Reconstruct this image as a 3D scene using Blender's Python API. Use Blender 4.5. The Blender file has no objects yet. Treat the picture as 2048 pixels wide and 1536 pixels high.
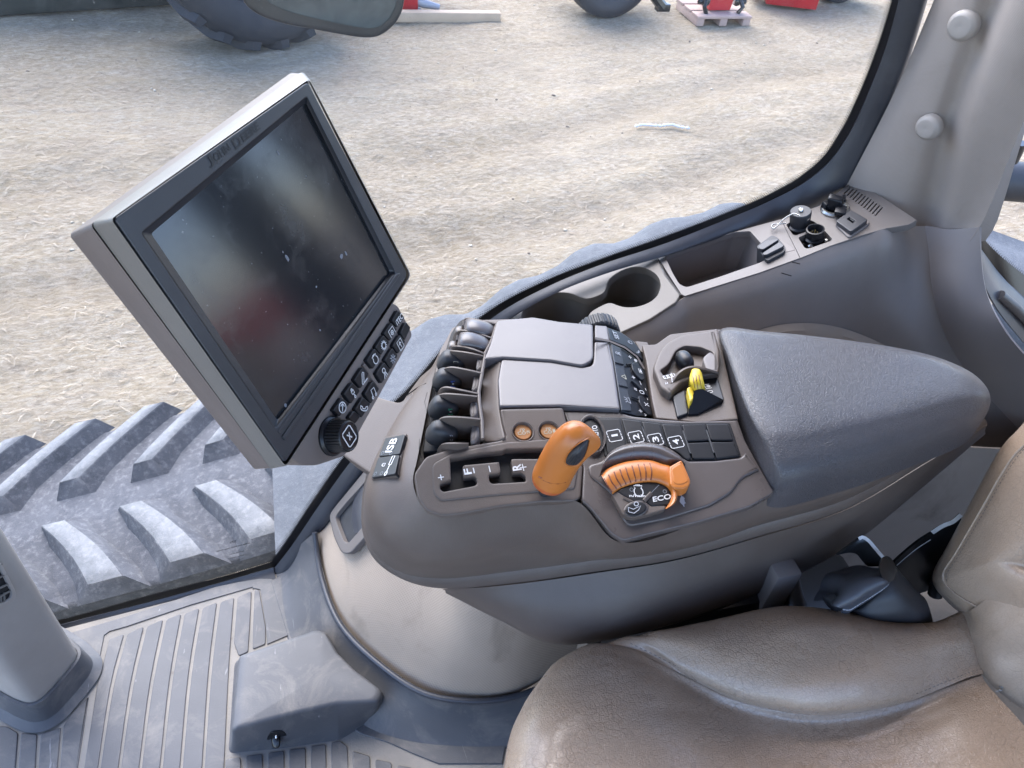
import bpy, bmesh, math, random
import numpy as np
from mathutils import Vector, Matrix
from mathutils.geometry import tessellate_polygon

random.seed(7)
rng = np.random.default_rng(7)
S = bpy.context.scene
COL = S.collection
R_ = math.radians

# ------------------------------------------------------------------ viewpoint
FPX, IMW, IMH = 1560.0, 2048.0, 1536.0
CAM = Vector((0, 0, 1.35))
_y, _p, _r = R_(18), R_(43), R_(6)
_h = Vector((math.sin(_y), math.cos(_y), 0)); _R0 = Vector((math.cos(_y), -math.sin(_y), 0))
FW = math.cos(_p) * _h - math.sin(_p) * Vector((0, 0, 1))
_U0 = _R0.cross(FW)
RT = math.cos(_r) * _R0 + math.sin(_r) * _U0
UP = RT.cross(FW)
UZ = Vector((0, 0, 1))

def ray(x, y): return FW + RT * ((x - IMW / 2) / FPX) - UP * ((y - IMH / 2) / FPX)

class Plane:
    def __init__(s, p, n):
        s.p = Vector(p); s.n = Vector(n).normalized()
        if s.n.dot(CAM - s.p) < 0: s.n = -s.n
    def at(s, x, y, up=0.0):
        v = ray(x, y); q = s.p + s.n * up
        return CAM + v * ((q - CAM).dot(s.n) / v.dot(s.n))
    def lift(s, d): return Plane(s.p + s.n * d, s.n)
def Zp(z): return Plane((0, 0, z), (0, 0, 1))
def Yp(y): return Plane((0, y, 0), (0, 1, 0))
def Xp(x): return Plane((x, 0, 0), (1, 0, 0))
def plane3(a, b, c):
    A, B, C = [Zp(q[2]).at(q[0], q[1]) for q in (a, b, c)]
    return Plane(A, (B - A).cross(C - A))
def P3(q):
    """point of the cab measured as (image x, image y, height) or (x, y, 'axis', value)"""
    if isinstance(q, Vector): return q
    if len(q) == 3: return Zp(q[2]).at(q[0], q[1])
    return {'x': Xp, 'y': Yp, 'z': Zp}[q[2]](q[3]).at(q[0], q[1])
def row(*q): return [P3(k) for k in q]
def zr(z, *q): return [Zp(z).at(*k) for k in q]
def V3(t): return Vector(t)

# ------------------------------------------------------------------ objects
def thing(name, label, cat, loc=(0, 0, 0), group=None):
    o = bpy.data.objects.new(name, None); COL.objects.link(o)
    o.location = loc; o.empty_display_size = .05
    o['label'] = label; o['category'] = cat
    if group: o['group'] = group
    return o
def tag(o, label, cat, group=None, kind=None):
    o['label'] = label; o['category'] = cat
    if group: o['group'] = group
    if kind: o['kind'] = kind
    return o
def wloc(o):
    v = Vector((0, 0, 0))
    while o is not None:
        v += o.location; o = o.parent
    return v
class MB:
    def __init__(s): s.v = []; s.f = []; s.m = []
    def add(s, v, f, mi=0):
        b = len(s.v); s.v += [tuple(k) for k in v]
        s.f += [tuple(i + b for i in k) for k in f]; s.m += [mi] * len(f); return s
    def obj(s, name, mats, parent=None, sharp=38, recalc=False, smooth=True):
        me = bpy.data.meshes.new(name)
        off = wloc(parent) if parent else Vector((0, 0, 0))
        me.from_pydata(s.v, [], s.f)
        if not isinstance(mats, (list, tuple)): mats = [mats]
        for m in mats: me.materials.append(m)
        if len(mats) > 1: me.polygons.foreach_set('material_index', s.m)
        if recalc:
            bm = bmesh.new(); bm.from_mesh(me)
            bmesh.ops.recalc_face_normals(bm, faces=bm.faces); bm.to_mesh(me); bm.free()
        me.polygons.foreach_set('use_smooth', [smooth] * len(me.polygons))
        me.update()
        if smooth and sharp: me.set_sharp_from_angle(angle=R_(sharp))
        o = bpy.data.objects.new(name, me); COL.objects.link(o)
        if parent: o.parent = parent; o.location = -off
        return o

# ------------------------------------------------------------------ shapes
def rounded(pts, r=6.0, n=4):
    out = []; N = len(pts); P = [np.array(p[:2], float) for p in pts]
    for i in range(N):
        a, b, c = P[i - 1], P[i], P[(i + 1) % N]
        ri = pts[i][2] if len(pts[i]) > 2 else r
        la, lc = np.linalg.norm(a - b), np.linalg.norm(c - b)
        d = min(ri, la * .48, lc * .48)
        if d < .3: out.append(b); continue
        p0 = b + (a - b) / la * d; p2 = b + (c - b) / lc * d
        for k in range(n + 1):
            t = k / n; out.append((1 - t) ** 2 * p0 + 2 * t * (1 - t) * b + t * t * p2)
    return [tuple(p) for p in out]
def smooth_poly(pts, n=6):
    """closed Catmull-Rom through pixel points"""
    P = [np.array(p, float) for p in pts]; N = len(P); out = []
    for i in range(N):
        a, b, c, d = P[i - 1], P[i], P[(i + 1) % N], P[(i + 2) % N]
        for k in range(n):
            t = k / n
            out.append(tuple(.5 * (2 * b + (c - a) * t + (2 * a - 5 * b + 4 * c - d) * t * t + (3 * b - a - 3 * c + d) * t ** 3)))
    return out
def offs(P, d):
    """inset a 2D polygon (any winding) by d; negative grows"""
    P = [np.array(p) for p in P]; N = len(P)
    A = .5 * sum(P[i][0] * P[(i + 1) % N][1] - P[(i + 1) % N][0] * P[i][1] for i in range(N))
    sg = 1 if A > 0 else -1; out = []
    for i in range(N):
        e1 = P[i] - P[i - 1]; e2 = P[(i + 1) % N] - P[i]
        e1 = e1 / (np.linalg.norm(e1) + 1e-12); e2 = e2 / (np.linalg.norm(e2) + 1e-12)
        n1 = np.array([-e1[1], e1[0]]) * sg; n2 = np.array([-e2[1], e2[0]]) * sg
        m = n1 + n2; L = m @ m
        m = m * (2 / L) if L > .5 else (n1 + n2)
        out.append(P[i] + m * d)
    return out
def plate(mb, poly, plane, h=.01, bev=.0015, holes=(), up=0.0, mi=0, hh=None, nb=3, mih=None, hb=.0012):
    """solid slab: outline in picture pixels on a plane; bevelled rim, real thickness h, through-holes"""
    bev = min(bev, max(.0008, bev * .5))
    n = plane.n; q = plane.p + n * up
    ex = (RT - n * RT.dot(n)).normalized(); ey = n.cross(ex)
    def to2(p): d = plane.at(p[0], p[1], up) - q; return np.array([d.dot(ex), d.dot(ey)])
    def to3(c, d): return q + ex * float(c[0]) + ey * float(c[1]) - n * d
    O = [to2(p) for p in poly]; H = [[to2(p) for p in k] for k in holes]
    rings = [offs(O, bev * 1.9)]; depths = [0]
    for k in range(nb + 1):
        a = k / nb * math.pi / 2
        rings.append(offs(O, bev * (1 - math.sin(a)))); depths.append(bev * (1 - math.cos(a)))
    rings.append(O); depths.append(h)
    b = len(mb.v); N = len(O)
    vs = [to3(c, d) for r, d in zip(rings, depths) for c in r]; fs = []
    for k in range(len(rings) - 1):
        for i in range(N):
            j = (i + 1) % N; fs.append((k * N + i, k * N + j, (k + 1) * N + j, (k + 1) * N + i))
    mb.add(vs, fs, mi)
    caps = [rings[0]]
    hh = h if hh is None else hh
    for K in H:
        g = min(bev, hb)
        rr = [offs(K, -g * 1.9), offs(K, -g), offs(K, -g * .3), K, K]; dd = [0, 0, g * .3, g, hh]
        M = len(K); vs = [to3(c, d) for r, d in zip(rr, dd) for c in r]; fs = []
        for k in range(len(rr) - 1):
            for i in range(M):
                j = (i + 1) % M; fs.append((k * M + i, (k + 1) * M + i, (k + 1) * M + j, k * M + j))
        mb.add(vs, fs, mi if mih is None else mih); caps.append(rr[0])
    flat = [c for r in caps for c in r]
    tri = tessellate_polygon([[Vector((c[0], c[1], 0)) for c in r] for r in caps])
    mb.add([to3(c, 0) for c in flat], [tuple(t) for t in tri], mi)
    if not holes: mb.add([to3(c, h) for c in O], [tuple(range(N - 1, -1, -1))], mi)
    return mb
def cr(P, n):
    """resample an open 3D polyline with a Hermite spline, n+1 points"""
    P = np.array([tuple(p) for p in P], float)
    if len(P) == 2: return np.array([P[0] + (P[1] - P[0]) * k / n for k in range(n + 1)])
    d = np.linalg.norm(np.diff(P, axis=0), axis=1) ** .5; d = np.maximum(d, 1e-6)
    t = np.concatenate([[0], np.cumsum(d)]); m = np.zeros_like(P)
    s = np.diff(P, axis=0) / d[:, None]
    m[1:-1] = (s[:-1] * d[1:, None] + s[1:] * d[:-1, None]) / (d[:-1] + d[1:])[:, None]
    m[0] = s[0]; m[-1] = s[-1]
    L = np.concatenate([[0], np.cumsum(np.linalg.norm(np.diff(P, axis=0), axis=1))])
    q = np.interp(np.linspace(0, L[-1], n + 1), L, t)
    i = np.clip(np.searchsorted(t, q, side='right') - 1, 0, len(d) - 1)
    u = ((q - t[i]) / d[i])[:, None]; D = d[i][:, None]
    return (2 * u**3 - 3 * u**2 + 1) * P[i] + (u**3 - 2 * u**2 + u) * D * m[i] + (-2 * u**3 + 3 * u**2) * P[i + 1] + (u**3 - u**2) * D * m[i + 1]
def grid(rows, nu=24, nv=16, byindex=False):
    if byindex:      # columns correspond by index
        L = [np.array([tuple(p) for p in r], float) for r in rows]
        k = len(L[0]); cols = [cr([r[i] for r in L], nv) for i in range(k)]
        G = np.stack(cols, 1)                       # (nv+1,k,3)
        return np.stack([cr(G[j], nu) for j in range(nv + 1)], 0)
    G = np.stack([cr(r, nu) for r in rows], 0)
    return np.stack([cr(G[:, i], nv) for i in range(nu + 1)], 1)
def set_uv(o, G):
    nv, nu = G.shape[:2]; me = o.data
    uu = np.concatenate([[0], np.cumsum(np.linalg.norm(np.diff(G[nv // 2], axis=0), axis=1))]); vv = np.concatenate([[0], np.cumsum(np.linalg.norm(np.diff(G[:, nu // 2], axis=0), axis=1))])
    lay = me.uv_layers.new(name='UVMap'); idx = np.zeros(len(me.loops), int); me.loops.foreach_get('vertex_index', idx); idx %= nu * nv
    lay.data.foreach_set('uv', np.stack([uu[idx % nu], vv[idx // nu]], 1).astype(np.float32).ravel())
def gnormals(G):
    du = np.gradient(G, axis=1); dv = np.gradient(G, axis=0)
    n = np.cross(du, dv); n /= (np.linalg.norm(n, axis=2, keepdims=True) + 1e-12)
    c = np.array(CAM) - G
    if np.sum(n * c) < 0: n = -n
    return n
def sheet(mb, G, thick=0.0, mi=0):
    nv, nu = G.shape[:2]
    F = [(j * nu + i, j * nu + i + 1, (j + 1) * nu + i + 1, (j + 1) * nu + i) for j in range(nv - 1) for i in range(nu - 1)]
    if not thick: return mb.add(G.reshape(-1, 3), F, mi)
    n = gnormals(G); B = G - n * thick; k = nu * nv
    edge = [j * nu for j in range(nv)] + [(nv - 1) * nu + i for i in range(1, nu)] + [j * nu + nu - 1 for j in range(nv - 2, -1, -1)] + [i for i in range(nu - 2, 0, -1)]
    F2 = [tuple(k + i for i in reversed(f)) for f in F]
    F3 = [(edge[i], k + edge[i], k + edge[(i + 1) % len(edge)], edge[(i + 1) % len(edge)]) for i in range(len(edge))]
    return mb.add(np.concatenate([G.reshape(-1, 3), B.reshape(-1, 3)]), F + F2 + F3, mi)
def tube(mb, path, r, n=10, mi=0, caps=True, flat=1.0):
    P = [Vector(p) for p in path]; N = len(P)
    rs = r if isinstance(r, (list, tuple, np.ndarray)) else [r] * N
    t0 = (P[1] - P[0]).normalized(); a = t0.orthogonal().normalized(); vs = []; fs = []
    for i in range(N):
        t = (P[min(i + 1, N - 1)] - P[max(i - 1, 0)]).normalized()
        a = (a - t * a.dot(t)).normalized(); b = t.cross(a)
        for k in range(n):
            w = 2 * math.pi * k / n; vs.append(P[i] + (a * math.cos(w) + b * math.sin(w) * flat) * rs[i])
    for i in range(N - 1):
        for k in range(n):
            l = (k + 1) % n; fs.append((i * n + k, i * n + l, (i + 1) * n + l, (i + 1) * n + k))
    if caps: fs += [tuple(range(n - 1, -1, -1)), tuple((N - 1) * n + k for k in range(n))]
    return mb.add(vs, fs, mi)
def lathe(mb, c, axis, prof, n=40, mi=0, ribs=0, amp=0.0, sx=None, ref=None, caps=True):
    """prof: (radius, height along the axis[, ribbed])"""
    c = Vector(c); ax = Vector(axis).normalized()
    a = (ref - ax * ref.dot(ax)).normalized() if ref is not None else ax.orthogonal().normalized()
    b = ax.cross(a); vs = []; fs = []
    for p in prof:
        rr = len(p) > 2 and p[2]
        for k in range(n):
            w = 2 * math.pi * k / n
            q = p[0]
            if rr and ribs: q -= amp * (1 if (k * ribs * 2 // n) % 2 else 0)
            vs.append(c + ax * p[1] + (a * math.cos(w) * (sx or 1) + b * math.sin(w)) * q)
    for i in range(len(prof) - 1):
        for k in range(n):
            l = (k + 1) % n; fs.append((i * n + k, i * n + l, (i + 1) * n + l, (i + 1) * n + k))
    if caps and prof[0][0] > 1e-6: fs.append(tuple(range(n - 1, -1, -1)))
    if caps and prof[-1][0] > 1e-6: fs.append(tuple((len(prof) - 1) * n + k for k in range(n)))
    return mb.add(vs, fs, mi)
def box(mb, c, s, ax=None, mi=0, bev=0.0):
    """bevelled box, centre c, half sizes s, optional 3 axis vectors"""
    c = Vector(c); ax = ax or (Vector((1, 0, 0)), Vector((0, 1, 0)), UZ)
    bm = bmesh.new(); bmesh.ops.create_cube(bm, size=2)
    for v in bm.verts: v.co = Vector((v.co.x * s[0], v.co.y * s[1], v.co.z * s[2]))
    if bev: bmesh.ops.bevel(bm, geom=bm.edges[:], offset=bev, segments=2, profile=.5, affect='EDGES')
    bm.verts.index_update()
    vs = [c + ax[0] * v.co.x + ax[1] * v.co.y + ax[2] * v.co.z for v in bm.verts]
    fs = [tuple(v.index for v in f.verts) for f in bm.faces]; bm.free()
    return mb.add(vs, fs, mi)
def sell(mb, c, s, ax=None, e=2.6, nu=24, nv=14, mi=0):
    """super-ellipsoid"""
    c = Vector(c); ax = ax or (Vector((1, 0, 0)), Vector((0, 1, 0)), UZ); vs = []; fs = []
    sp = lambda x: math.copysign(abs(x) ** (2 / e), x)
    for j in range(nv + 1):
        v = -math.pi / 2 + math.pi * j / nv
        for i in range(nu):
            u = 2 * math.pi * i / nu
            x, y, z = sp(math.cos(v)) * sp(math.cos(u)), sp(math.cos(v)) * sp(math.sin(u)), sp(math.sin(v))
            vs.append(c + ax[0] * x * s[0] + ax[1] * y * s[1] + ax[2] * z * s[2])
    for j in range(nv):
        for i in range(nu):
            k = (i + 1) % nu; fs.append((j * nu + i, j * nu + k, (j + 1) * nu + k, (j + 1) * nu + i))
    return mb.add(vs, fs, mi)
def ribbon(mb, pts, n, w, mi=0, closed=False):
    """flat stroke of width w along 3D points on a surface with normal n"""
    P = [Vector(p) for p in pts]; N = len(P); n = Vector(n).normalized(); vs = []; fs = []
    for i in range(N):
        a = P[i - 1] if (i or closed) else P[i]; b = P[(i + 1) % N] if (i < N - 1 or closed) else P[i]
        t = (b - a)
        if t.length < 1e-9: t = Vector((1, 0, 0))
        s = n.cross(t.normalized()) * (w / 2); vs += [P[i] - s, P[i] + s]
    for i in range(N if closed else N - 1):
        j = (i + 1) % N; fs.append((2 * i, 2 * j, 2 * j + 1, 2 * i + 1))
    return mb.add(vs, fs, mi)
_tc = {}
def textmesh(s, bold=.020):
    if s in _tc: return _tc[s]
    cu = bpy.data.curves.new('t', 'FONT'); cu.body = s; cu.offset = bold; cu.resolution_u = 3
    o = bpy.data.objects.new('t', cu); COL.objects.link(o)
    dg = bpy.context.evaluated_depsgraph_get(); me = bpy.data.meshes.new_from_object(o.evaluated_get(dg))
    v = np.array([tuple(k.co) for k in me.vertices]); f = [tuple(p.vertices) for p in me.polygons]
    bpy.data.objects.remove(o); bpy.data.curves.remove(cu); bpy.data.meshes.remove(me)
    lo, hi = v.min(0), v.max(0)
    v = (v - (lo + hi) / 2) / (hi - lo + 1e-9) * 2; v[:, 2] = 0
    _tc[s] = (v, f); return _tc[s]
YD, XD = Vector((0, 1, 0)), Vector((-1, 0, 0))
def arc(cx, cy, r, a0=0, a1=360, n=20, ry=None):
    return [(cx + r * math.cos(R_(a0 + (a1 - a0) * k / n)), cy + (ry or r) * math.sin(R_(a0 + (a1 - a0) * k / n))) for k in range(n + 1)]
ICON = {
 'sq': [[(-.8, -1), (.8, -1), (1, -.8), (1, .8), (.8, 1), (-.8, 1), (-1, .8), (-1, -.8), (-.8, -1)]],
 'engine': [arc(0, -.2, .75, -230, 50), [(-.5, .35), (-.75, .75), (.75, .75), (.48, .35)], [(-.4, .9), (.4, .9)]],
 'gear': [arc(0, 0, .6)] + [[(.7 * math.cos(a), .7 * math.sin(a)), (.95 * math.cos(a), .95 * math.sin(a))] for a in np.linspace(0, 6.283, 13)[:-1]],
 'sun': [arc(0, 0, .35)] + [[(.5 * math.cos(a), .5 * math.sin(a)), (.95 * math.cos(a), .95 * math.sin(a))] for a in np.linspace(0, 6.283, 9)[:-1]],
 'note': [[(-.6, -.6), (-.3, .8), (.7, .6), (.5, -.7)], arc(-.75, -.65, .22), arc(.35, -.75, .22)],
 'phone': [[(-.8, .6), (-.5, .9), (-.25, .4), (-.4, .1), (.1, -.45), (.45, -.3), (.9, -.55), (.6, -.9), (.1, -.9), (-.5, -.4), (-.85, .2), (-.8, .6)]],
 'lamp': [arc(.1, .45, .45), [(-.1, .05), (-.7, -.9)], [(.1, .0), (-.1, -.9)], [(.3, .05), (.5, -.9)]],
 'cyl': [[(-.3, -.1), (-.3, .5), (.35, .5), (.35, -.1), (-.3, -.1)], [(0, -.1), (0, -.6)], arc(0, -.8, .2), arc(0, .75, .2)],
 'pen': [[(-.9, -.9), (-.5, -.9), (.8, .6), (.5, .9), (.2, .7), (-.9, -.6), (-.9, -.9)], [(-.3, -.9), (.9, -.9)]],
 'arrow': [arc(0, 0, .95), [(-.5, -.5), (.45, .45)], [(-.2, .5), (.5, .5), (.5, -.2)]],
 'pto': [[(-.9, -.7), (-.9, .8), (.9, .8), (.9, -.7)], arc(0, -.1, .42), arc(0, -.1, .12)],
 'boxarrow': [[(-.8, -1), (.8, -1), (.8, 1), (-.8, 1), (-.8, -1)], [(0, -.6), (0, .6)], [(-.4, .1), (0, .65), (.4, .1)]],
 'tractor': [arc(-.45, -.4, .38), arc(.6, -.5, .25), [(-.8, .1), (-.7, .8), (0, .8), (.1, .2), (.9, .15), (.9, -.2)], [(-.1, -.4), (.3, -.45)]],
 'x': [[(-.6, -.8), (.6, .8)], [(-.6, .8), (.6, -.8)]], 'plus': [[(-.9, 0), (.9, 0)], [(0, -.9), (0, .9)]], 'minus': [[(-.9, 0), (.9, 0)]],
 'dia': [[(0, -1), (.85, 0), (0, 1), (-.85, 0), (0, -1)]],
 'lock': [[(-.5, -.8), (.5, -.8), (.5, .1), (-.5, .1), (-.5, -.8)], arc(0, .1, .38, 0, 180)],
 'beacon': [[(-.9, -.6), (.9, -.6), (.5, .2), (-.5, .2), (-.9, -.6)], [(0, .4), (0, .95)], [(-.5, .4), (-.8, .9)], [(.5, .4), (.8, .9)]],
 'tri': [[(-.9, -.7), (.9, -.7), (0, .9), (-.9, -.7)]],
 'hand': [[(-.9, -.4), (-.2, -.7), (.5, -.3), (.9, .3), (.3, .1), (-.2, -.1), (-.9, .3), (-.9, -.4)], arc(.3, .65, .3)],
 'wave': [[(-.9, -.4), (-.4, .4), (.2, -.3), (.9, .4)]],
 'pill': [[(-.4, -.9), (.4, -.9), (.4, .2), (-.4, .2), (-.4, -.9)], arc(0, .55, .38)],
 'dot': [arc(0, 0, .9)],
}
def mk(mb, cx, cy, plane, w, h, what, up=.0004, E=None, U=None, lw=.0011, mi=0, at=None):
    """put lettering ('T:..') or a symbol on a surface; w,h half sizes in metres; reads towards E, top towards U"""
    n = plane.n; E = E or YD; U = U or XD
    E = (E - n * E.dot(n)).normalized(); U = (U - n * U.dot(n)).normalized()
    o = (at if at is not None else plane.at(cx, cy, 0)) + n * up
    if what.startswith('T:'):
        v, f = textmesh(what[2:]); mb.add([o + E * (w * float(k[0])) + U * (h * float(k[1])) for k in v], f, mi)
    else:
        for pl in ICON[what]:
            ribbon(mb, [o + E * (w * a) + U * (h * b) for a, b in pl], n, lw, mi)
    return mb

# ------------------------------------------------------------------ materials
def newmat(name):
    m = bpy.data.materials.new(name); m.use_nodes = True
    return m, m.node_tree.nodes, m.node_tree.links, m.node_tree.nodes['Principled BSDF']
def NN(nt, kind, **kw):
    n = nt.new(kind)
    for k, v in kw.items():
        if k in n.inputs.keys(): n.inputs[k].default_value = v
        else: setattr(n, k, v)
    return n
def noise(nt, ln, vec, scale, detail=4, rough=.55, dist=0.0):
    n = nt.new('ShaderNodeTexNoise'); n.inputs['Scale'].default_value = scale; n.inputs['Detail'].default_value = detail
    n.inputs['Roughness'].default_value = rough; n.inputs['Distortion'].default_value = dist
    ln.new(vec, n.inputs['Vector']); return n.outputs['Fac']
def ramp(nt, ln, fac, a, b, ca=(0, 0, 0, 1), cb=(1, 1, 1, 1)):
    r = nt.new('ShaderNodeValToRGB'); e = r.color_ramp.elements
    e[0].position = a; e[1].position = b; e[0].color = ca; e[1].color = cb; ln.new(fac, r.inputs['Fac']); return r.outputs['Color']
KC = (.69, .678, .668)      # overall reflectance of the cab and yard surfaces; exposure is set to suit
def mixc(nt, ln, fac, a, b, mode='MIX'):
    n = nt.new('ShaderNodeMix'); n.data_type = 'RGBA'; n.blend_type = mode
    for i, v in ((0, fac), (6, a), (7, b)):
        if hasattr(v, 'links'): ln.new(v, n.inputs[i])
        elif i == 0: n.inputs[0].default_value = v
        else: n.inputs[i].default_value = (*[k * q for k, q in zip(v, KC)], 1)
    return n.outputs[2]
def mathn(nt, ln, op, a, b=None, clamp=False):
    n = nt.new('ShaderNodeMath'); n.operation = op; n.use_clamp = clamp
    for i, v in ((0, a), (1, b)):
        if v is None: continue
        if hasattr(v, 'links'): ln.new(v, n.inputs[i])
        else: n.inputs[i].default_value = v
    return n.outputs[0]
def bump(nt, ln, hgt, strength, dist, prev=None):
    b = nt.new('ShaderNodeBump'); b.inputs['Strength'].default_value = strength; b.inputs['Distance'].default_value = dist
    ln.new(hgt, b.inputs['Height'])
    if prev: ln.new(prev, b.inputs['Normal'])
    return b.outputs['Normal']
def objco(nt): return nt.new('ShaderNodeTexCoord').outputs['Object']

def plastic(name, col, rough=.5, grain=700, gs=.12, mott=.10, dust=.12, dcol=(.42, .39, .36), spec=.5, dscale=9, coat=0.0):
    m, nt, ln, b = newmat(name); v = objco(nt)
    base = mixc(nt, ln, ramp(nt, ln, noise(nt, ln, v, 5, 5), .3, .7), [c * (1 - mott) for c in col], [c * (1 + mott) for c in col])
    d = ramp(nt, ln, noise(nt, ln, v, dscale, 7, .65, .4), .48, .75)
    d2 = mathn(nt, ln, 'MULTIPLY', d, dust)
    c = mixc(nt, ln, d2, base, dcol)
    # faint scuffs
    sc = nt.new('ShaderNodeMapping'); sc.inputs['Scale'].default_value = (14, 90, 60); sc.inputs['Rotation'].default_value = (.3, .5, .9); ln.new(v, sc.inputs['Vector'])
    s = ramp(nt, ln, noise(nt, ln, sc.outputs[0], 3, 3, .6, .8), .70, .78)
    c = mixc(nt, ln, mathn(nt, ln, 'MULTIPLY', s, dust * .6), c, [min(1, k * 1.8 + .05) for k in col])
    ln.new(c, b.inputs['Base Color'])
    r = mathn(nt, ln, 'ADD', mathn(nt, ln, 'MULTIPLY', noise(nt, ln, v, 12, 5), .16), rough - .08)
    r = mathn(nt, ln, 'ADD', r, mathn(nt, ln, 'MULTIPLY', d2, .5)); ln.new(r, b.inputs['Roughness'])
    b.inputs['Specular IOR Level'].default_value = spec
    b.inputs['Coat Weight'].default_value = coat; b.inputs['Coat Roughness'].default_value = .12
    if gs: ln.new(bump(nt, ln, noise(nt, ln, v, grain, 2, .5), gs, .0012), b.inputs['Normal'])
    return m
def flatmat(name, col, rough=.5, metal=0.0, spec=.5):
    m, nt, ln, b = newmat(name); v = objco(nt)
    c = mixc(nt, ln, ramp(nt, ln, noise(nt, ln, v, 120, 4), .3, .7), [k * .85 for k in col], [min(1, k * 1.1) for k in col])
    ln.new(c, b.inputs['Base Color']); b.inputs['Roughness'].default_value = rough; b.inputs['Metallic'].default_value = metal
    b.inputs['Specular IOR Level'].default_value = spec
    return m
def leather(name, col, scale=330, crack=.55, rough=.42, gs=.5, wear=None, coat=.4):
    m, nt, ln, b = newmat(name); v = objco(nt)
    dn = nt.new('ShaderNodeTexNoise'); dn.inputs['Scale'].default_value = scale * .35; ln.new(v, dn.inputs['Vector'])
    mx = nt.new('ShaderNodeVectorMath'); mx.operation = 'MULTIPLY_ADD'; ln.new(dn.outputs['Color'], mx.inputs[0])
    mx.inputs[1].default_value = (.0045, .0045, .0045); ln.new(v, mx.inputs[2])
    vo = nt.new('ShaderNodeTexVoronoi'); vo.feature = 'DISTANCE_TO_EDGE'; vo.inputs['Scale'].default_value = scale; ln.new(mx.outputs[0], vo.inputs['Vector'])
    cell = ramp(nt, ln, vo.outputs['Distance'], .0, .16)
    vo2 = nt.new('ShaderNodeTexVoronoi'); vo2.feature = 'DISTANCE_TO_EDGE'; vo2.inputs['Scale'].default_value = scale * .42; ln.new(mx.outputs[0], vo2.inputs['Vector'])
    c2 = ramp(nt, ln, vo2.outputs['Distance'], .0, .07)
    patch_ = ramp(nt, ln, noise(nt, ln, v, 16, 4), .35, .65)
    c2m = mathn(nt, ln, 'MAXIMUM', c2, mathn(nt, ln, 'SUBTRACT', 1.0, patch_))
    hgt = mathn(nt, ln, 'ADD', mathn(nt, ln, 'MULTIPLY', cell, .7), mathn(nt, ln, 'MULTIPLY', c2m, .9))
    mot = mixc(nt, ln, ramp(nt, ln, noise(nt, ln, v, 7, 6), .3, .7), [k * .88 for k in col], [k * 1.1 for k in col])
    if wear: mot = mixc(nt, ln, mathn(nt, ln, 'MULTIPLY', ramp(nt, ln, noise(nt, ln, v, 11, 6, .6, .5), .52, .75), .35), mot, wear)
    dark = mixc(nt, ln, mathn(nt, ln, 'MULTIPLY', mathn(nt, ln, 'SUBTRACT', 1.0, mathn(nt, ln, 'MULTIPLY', c2m, ramp(nt, ln, cell, 0, .35))), crack), mot, [k * .42 for k in col])
    ln.new(dark, b.inputs['Base Color'])
    r = mathn(nt, ln, 'ADD', mathn(nt, ln, 'MULTIPLY', noise(nt, ln, v, 20, 5), .2), rough - .1); ln.new(r, b.inputs['Roughness'])
    b.inputs['Coat Weight'].default_value = coat; b.inputs['Coat Roughness'].default_value = .26
    nb = bump(nt, ln, noise(nt, ln, v, 28, 3), .25, .004)
    ln.new(bump(nt, ln, hgt, gs, .0006, nb), b.inputs['Normal'])
    return m

# ================================================================== materials in use
M = {}
TAUPE = (.112, .086, .072)
M['taupe'] = plastic('taupe_plastic', TAUPE, .50, 900, .18, dust=.10)
M['taupe_gloss'] = plastic('taupe_smooth', (.105, .088, .083), .28, 900, .05, dust=.05, mott=.05, dscale=16)
M['taupe_lid'] = plastic('taupe_lid', (.125, .114, .120), .32, 1200, .08, dust=.10, mott=.06, dscale=13)
M['taupe_side'] = plastic('grey_taupe_trim', (.200, .178, .172), .52, 800, .15, dust=.10)
M['taupe_pale_lit'] = plastic('pale_lit_trim', (.38, .35, .345), .48, 800, .12, dust=.12, mott=.07)  # window light on the corner trim put into this tone; roof shares it
M['wall_trim'] = plastic('wall_trim', (.275, .240, .218), .48, 800, .15, dust=.10)
M['ledge'] = plastic('ledge_trim', (.165, .147, .138), .5, 800, .15, dust=.12)
M['cup'] = plastic('cup_taupe', (.165, .147, .128), .55, 800, .15, dust=.12)
M['frame'] = plastic('monitor_rim', (.19, .18, .163), .45, 1000, .12, dust=.15)
M['shell'] = plastic('monitor_shell', (.190, .155, .140), .5, 1000, .12, dust=.12)
M['bezel'] = plastic('bezel_black', (.030, .033, .042), .42, 1500, .14, dust=.07, dcol=(.25, .26, .3))
M['black'] = plastic('black_key', (.010, .011, .015), .36, 1200, .05, dust=.05, dcol=(.2, .2, .24), spec=.35)
M['blacksoft'] = plastic('black_soft', (.022, .024, .030), .5, 900, .15, dust=.10, dcol=(.2, .21, .25))
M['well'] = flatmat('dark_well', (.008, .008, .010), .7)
M['orange'] = plastic('orange_plastic', (.60, .195, .035), .34, 1200, .06, mott=.05, dust=.05, dcol=(.5, .35, .22))
M['orange_deep'] = plastic('orange_ring', (.56, .125, .03), .38, 1200, .06, mott=.05, dust=.04)
M['orange_key'] = plastic('orange_key', (.55, .25, .085), .45, 1200, .1, mott=.06, dust=.05)
M['yellow'] = plastic('yellow_plastic', (.78, .58, .04), .36, 1200, .05, mott=.06, dust=.10, dcol=(.3, .24, .05))
M['white'] = flatmat('white_print', (.80, .81, .83), .5)
M['grey_print'] = flatmat('grey_print', (.45, .47, .52), .5)
M['dim_print'] = flatmat('worn_print', (.20, .22, .26), .5)
M['emboss'] = flatmat('sunk_black', (.008, .009, .011), .5)
M['line'] = flatmat('dark_seam', (.022, .019, .018), .7)
M['rib_line'] = flatmat('brown_groove', (.16, .035, .015), .6)
M['green'] = flatmat('green_print', (.03, .33, .19), .5)
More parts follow.
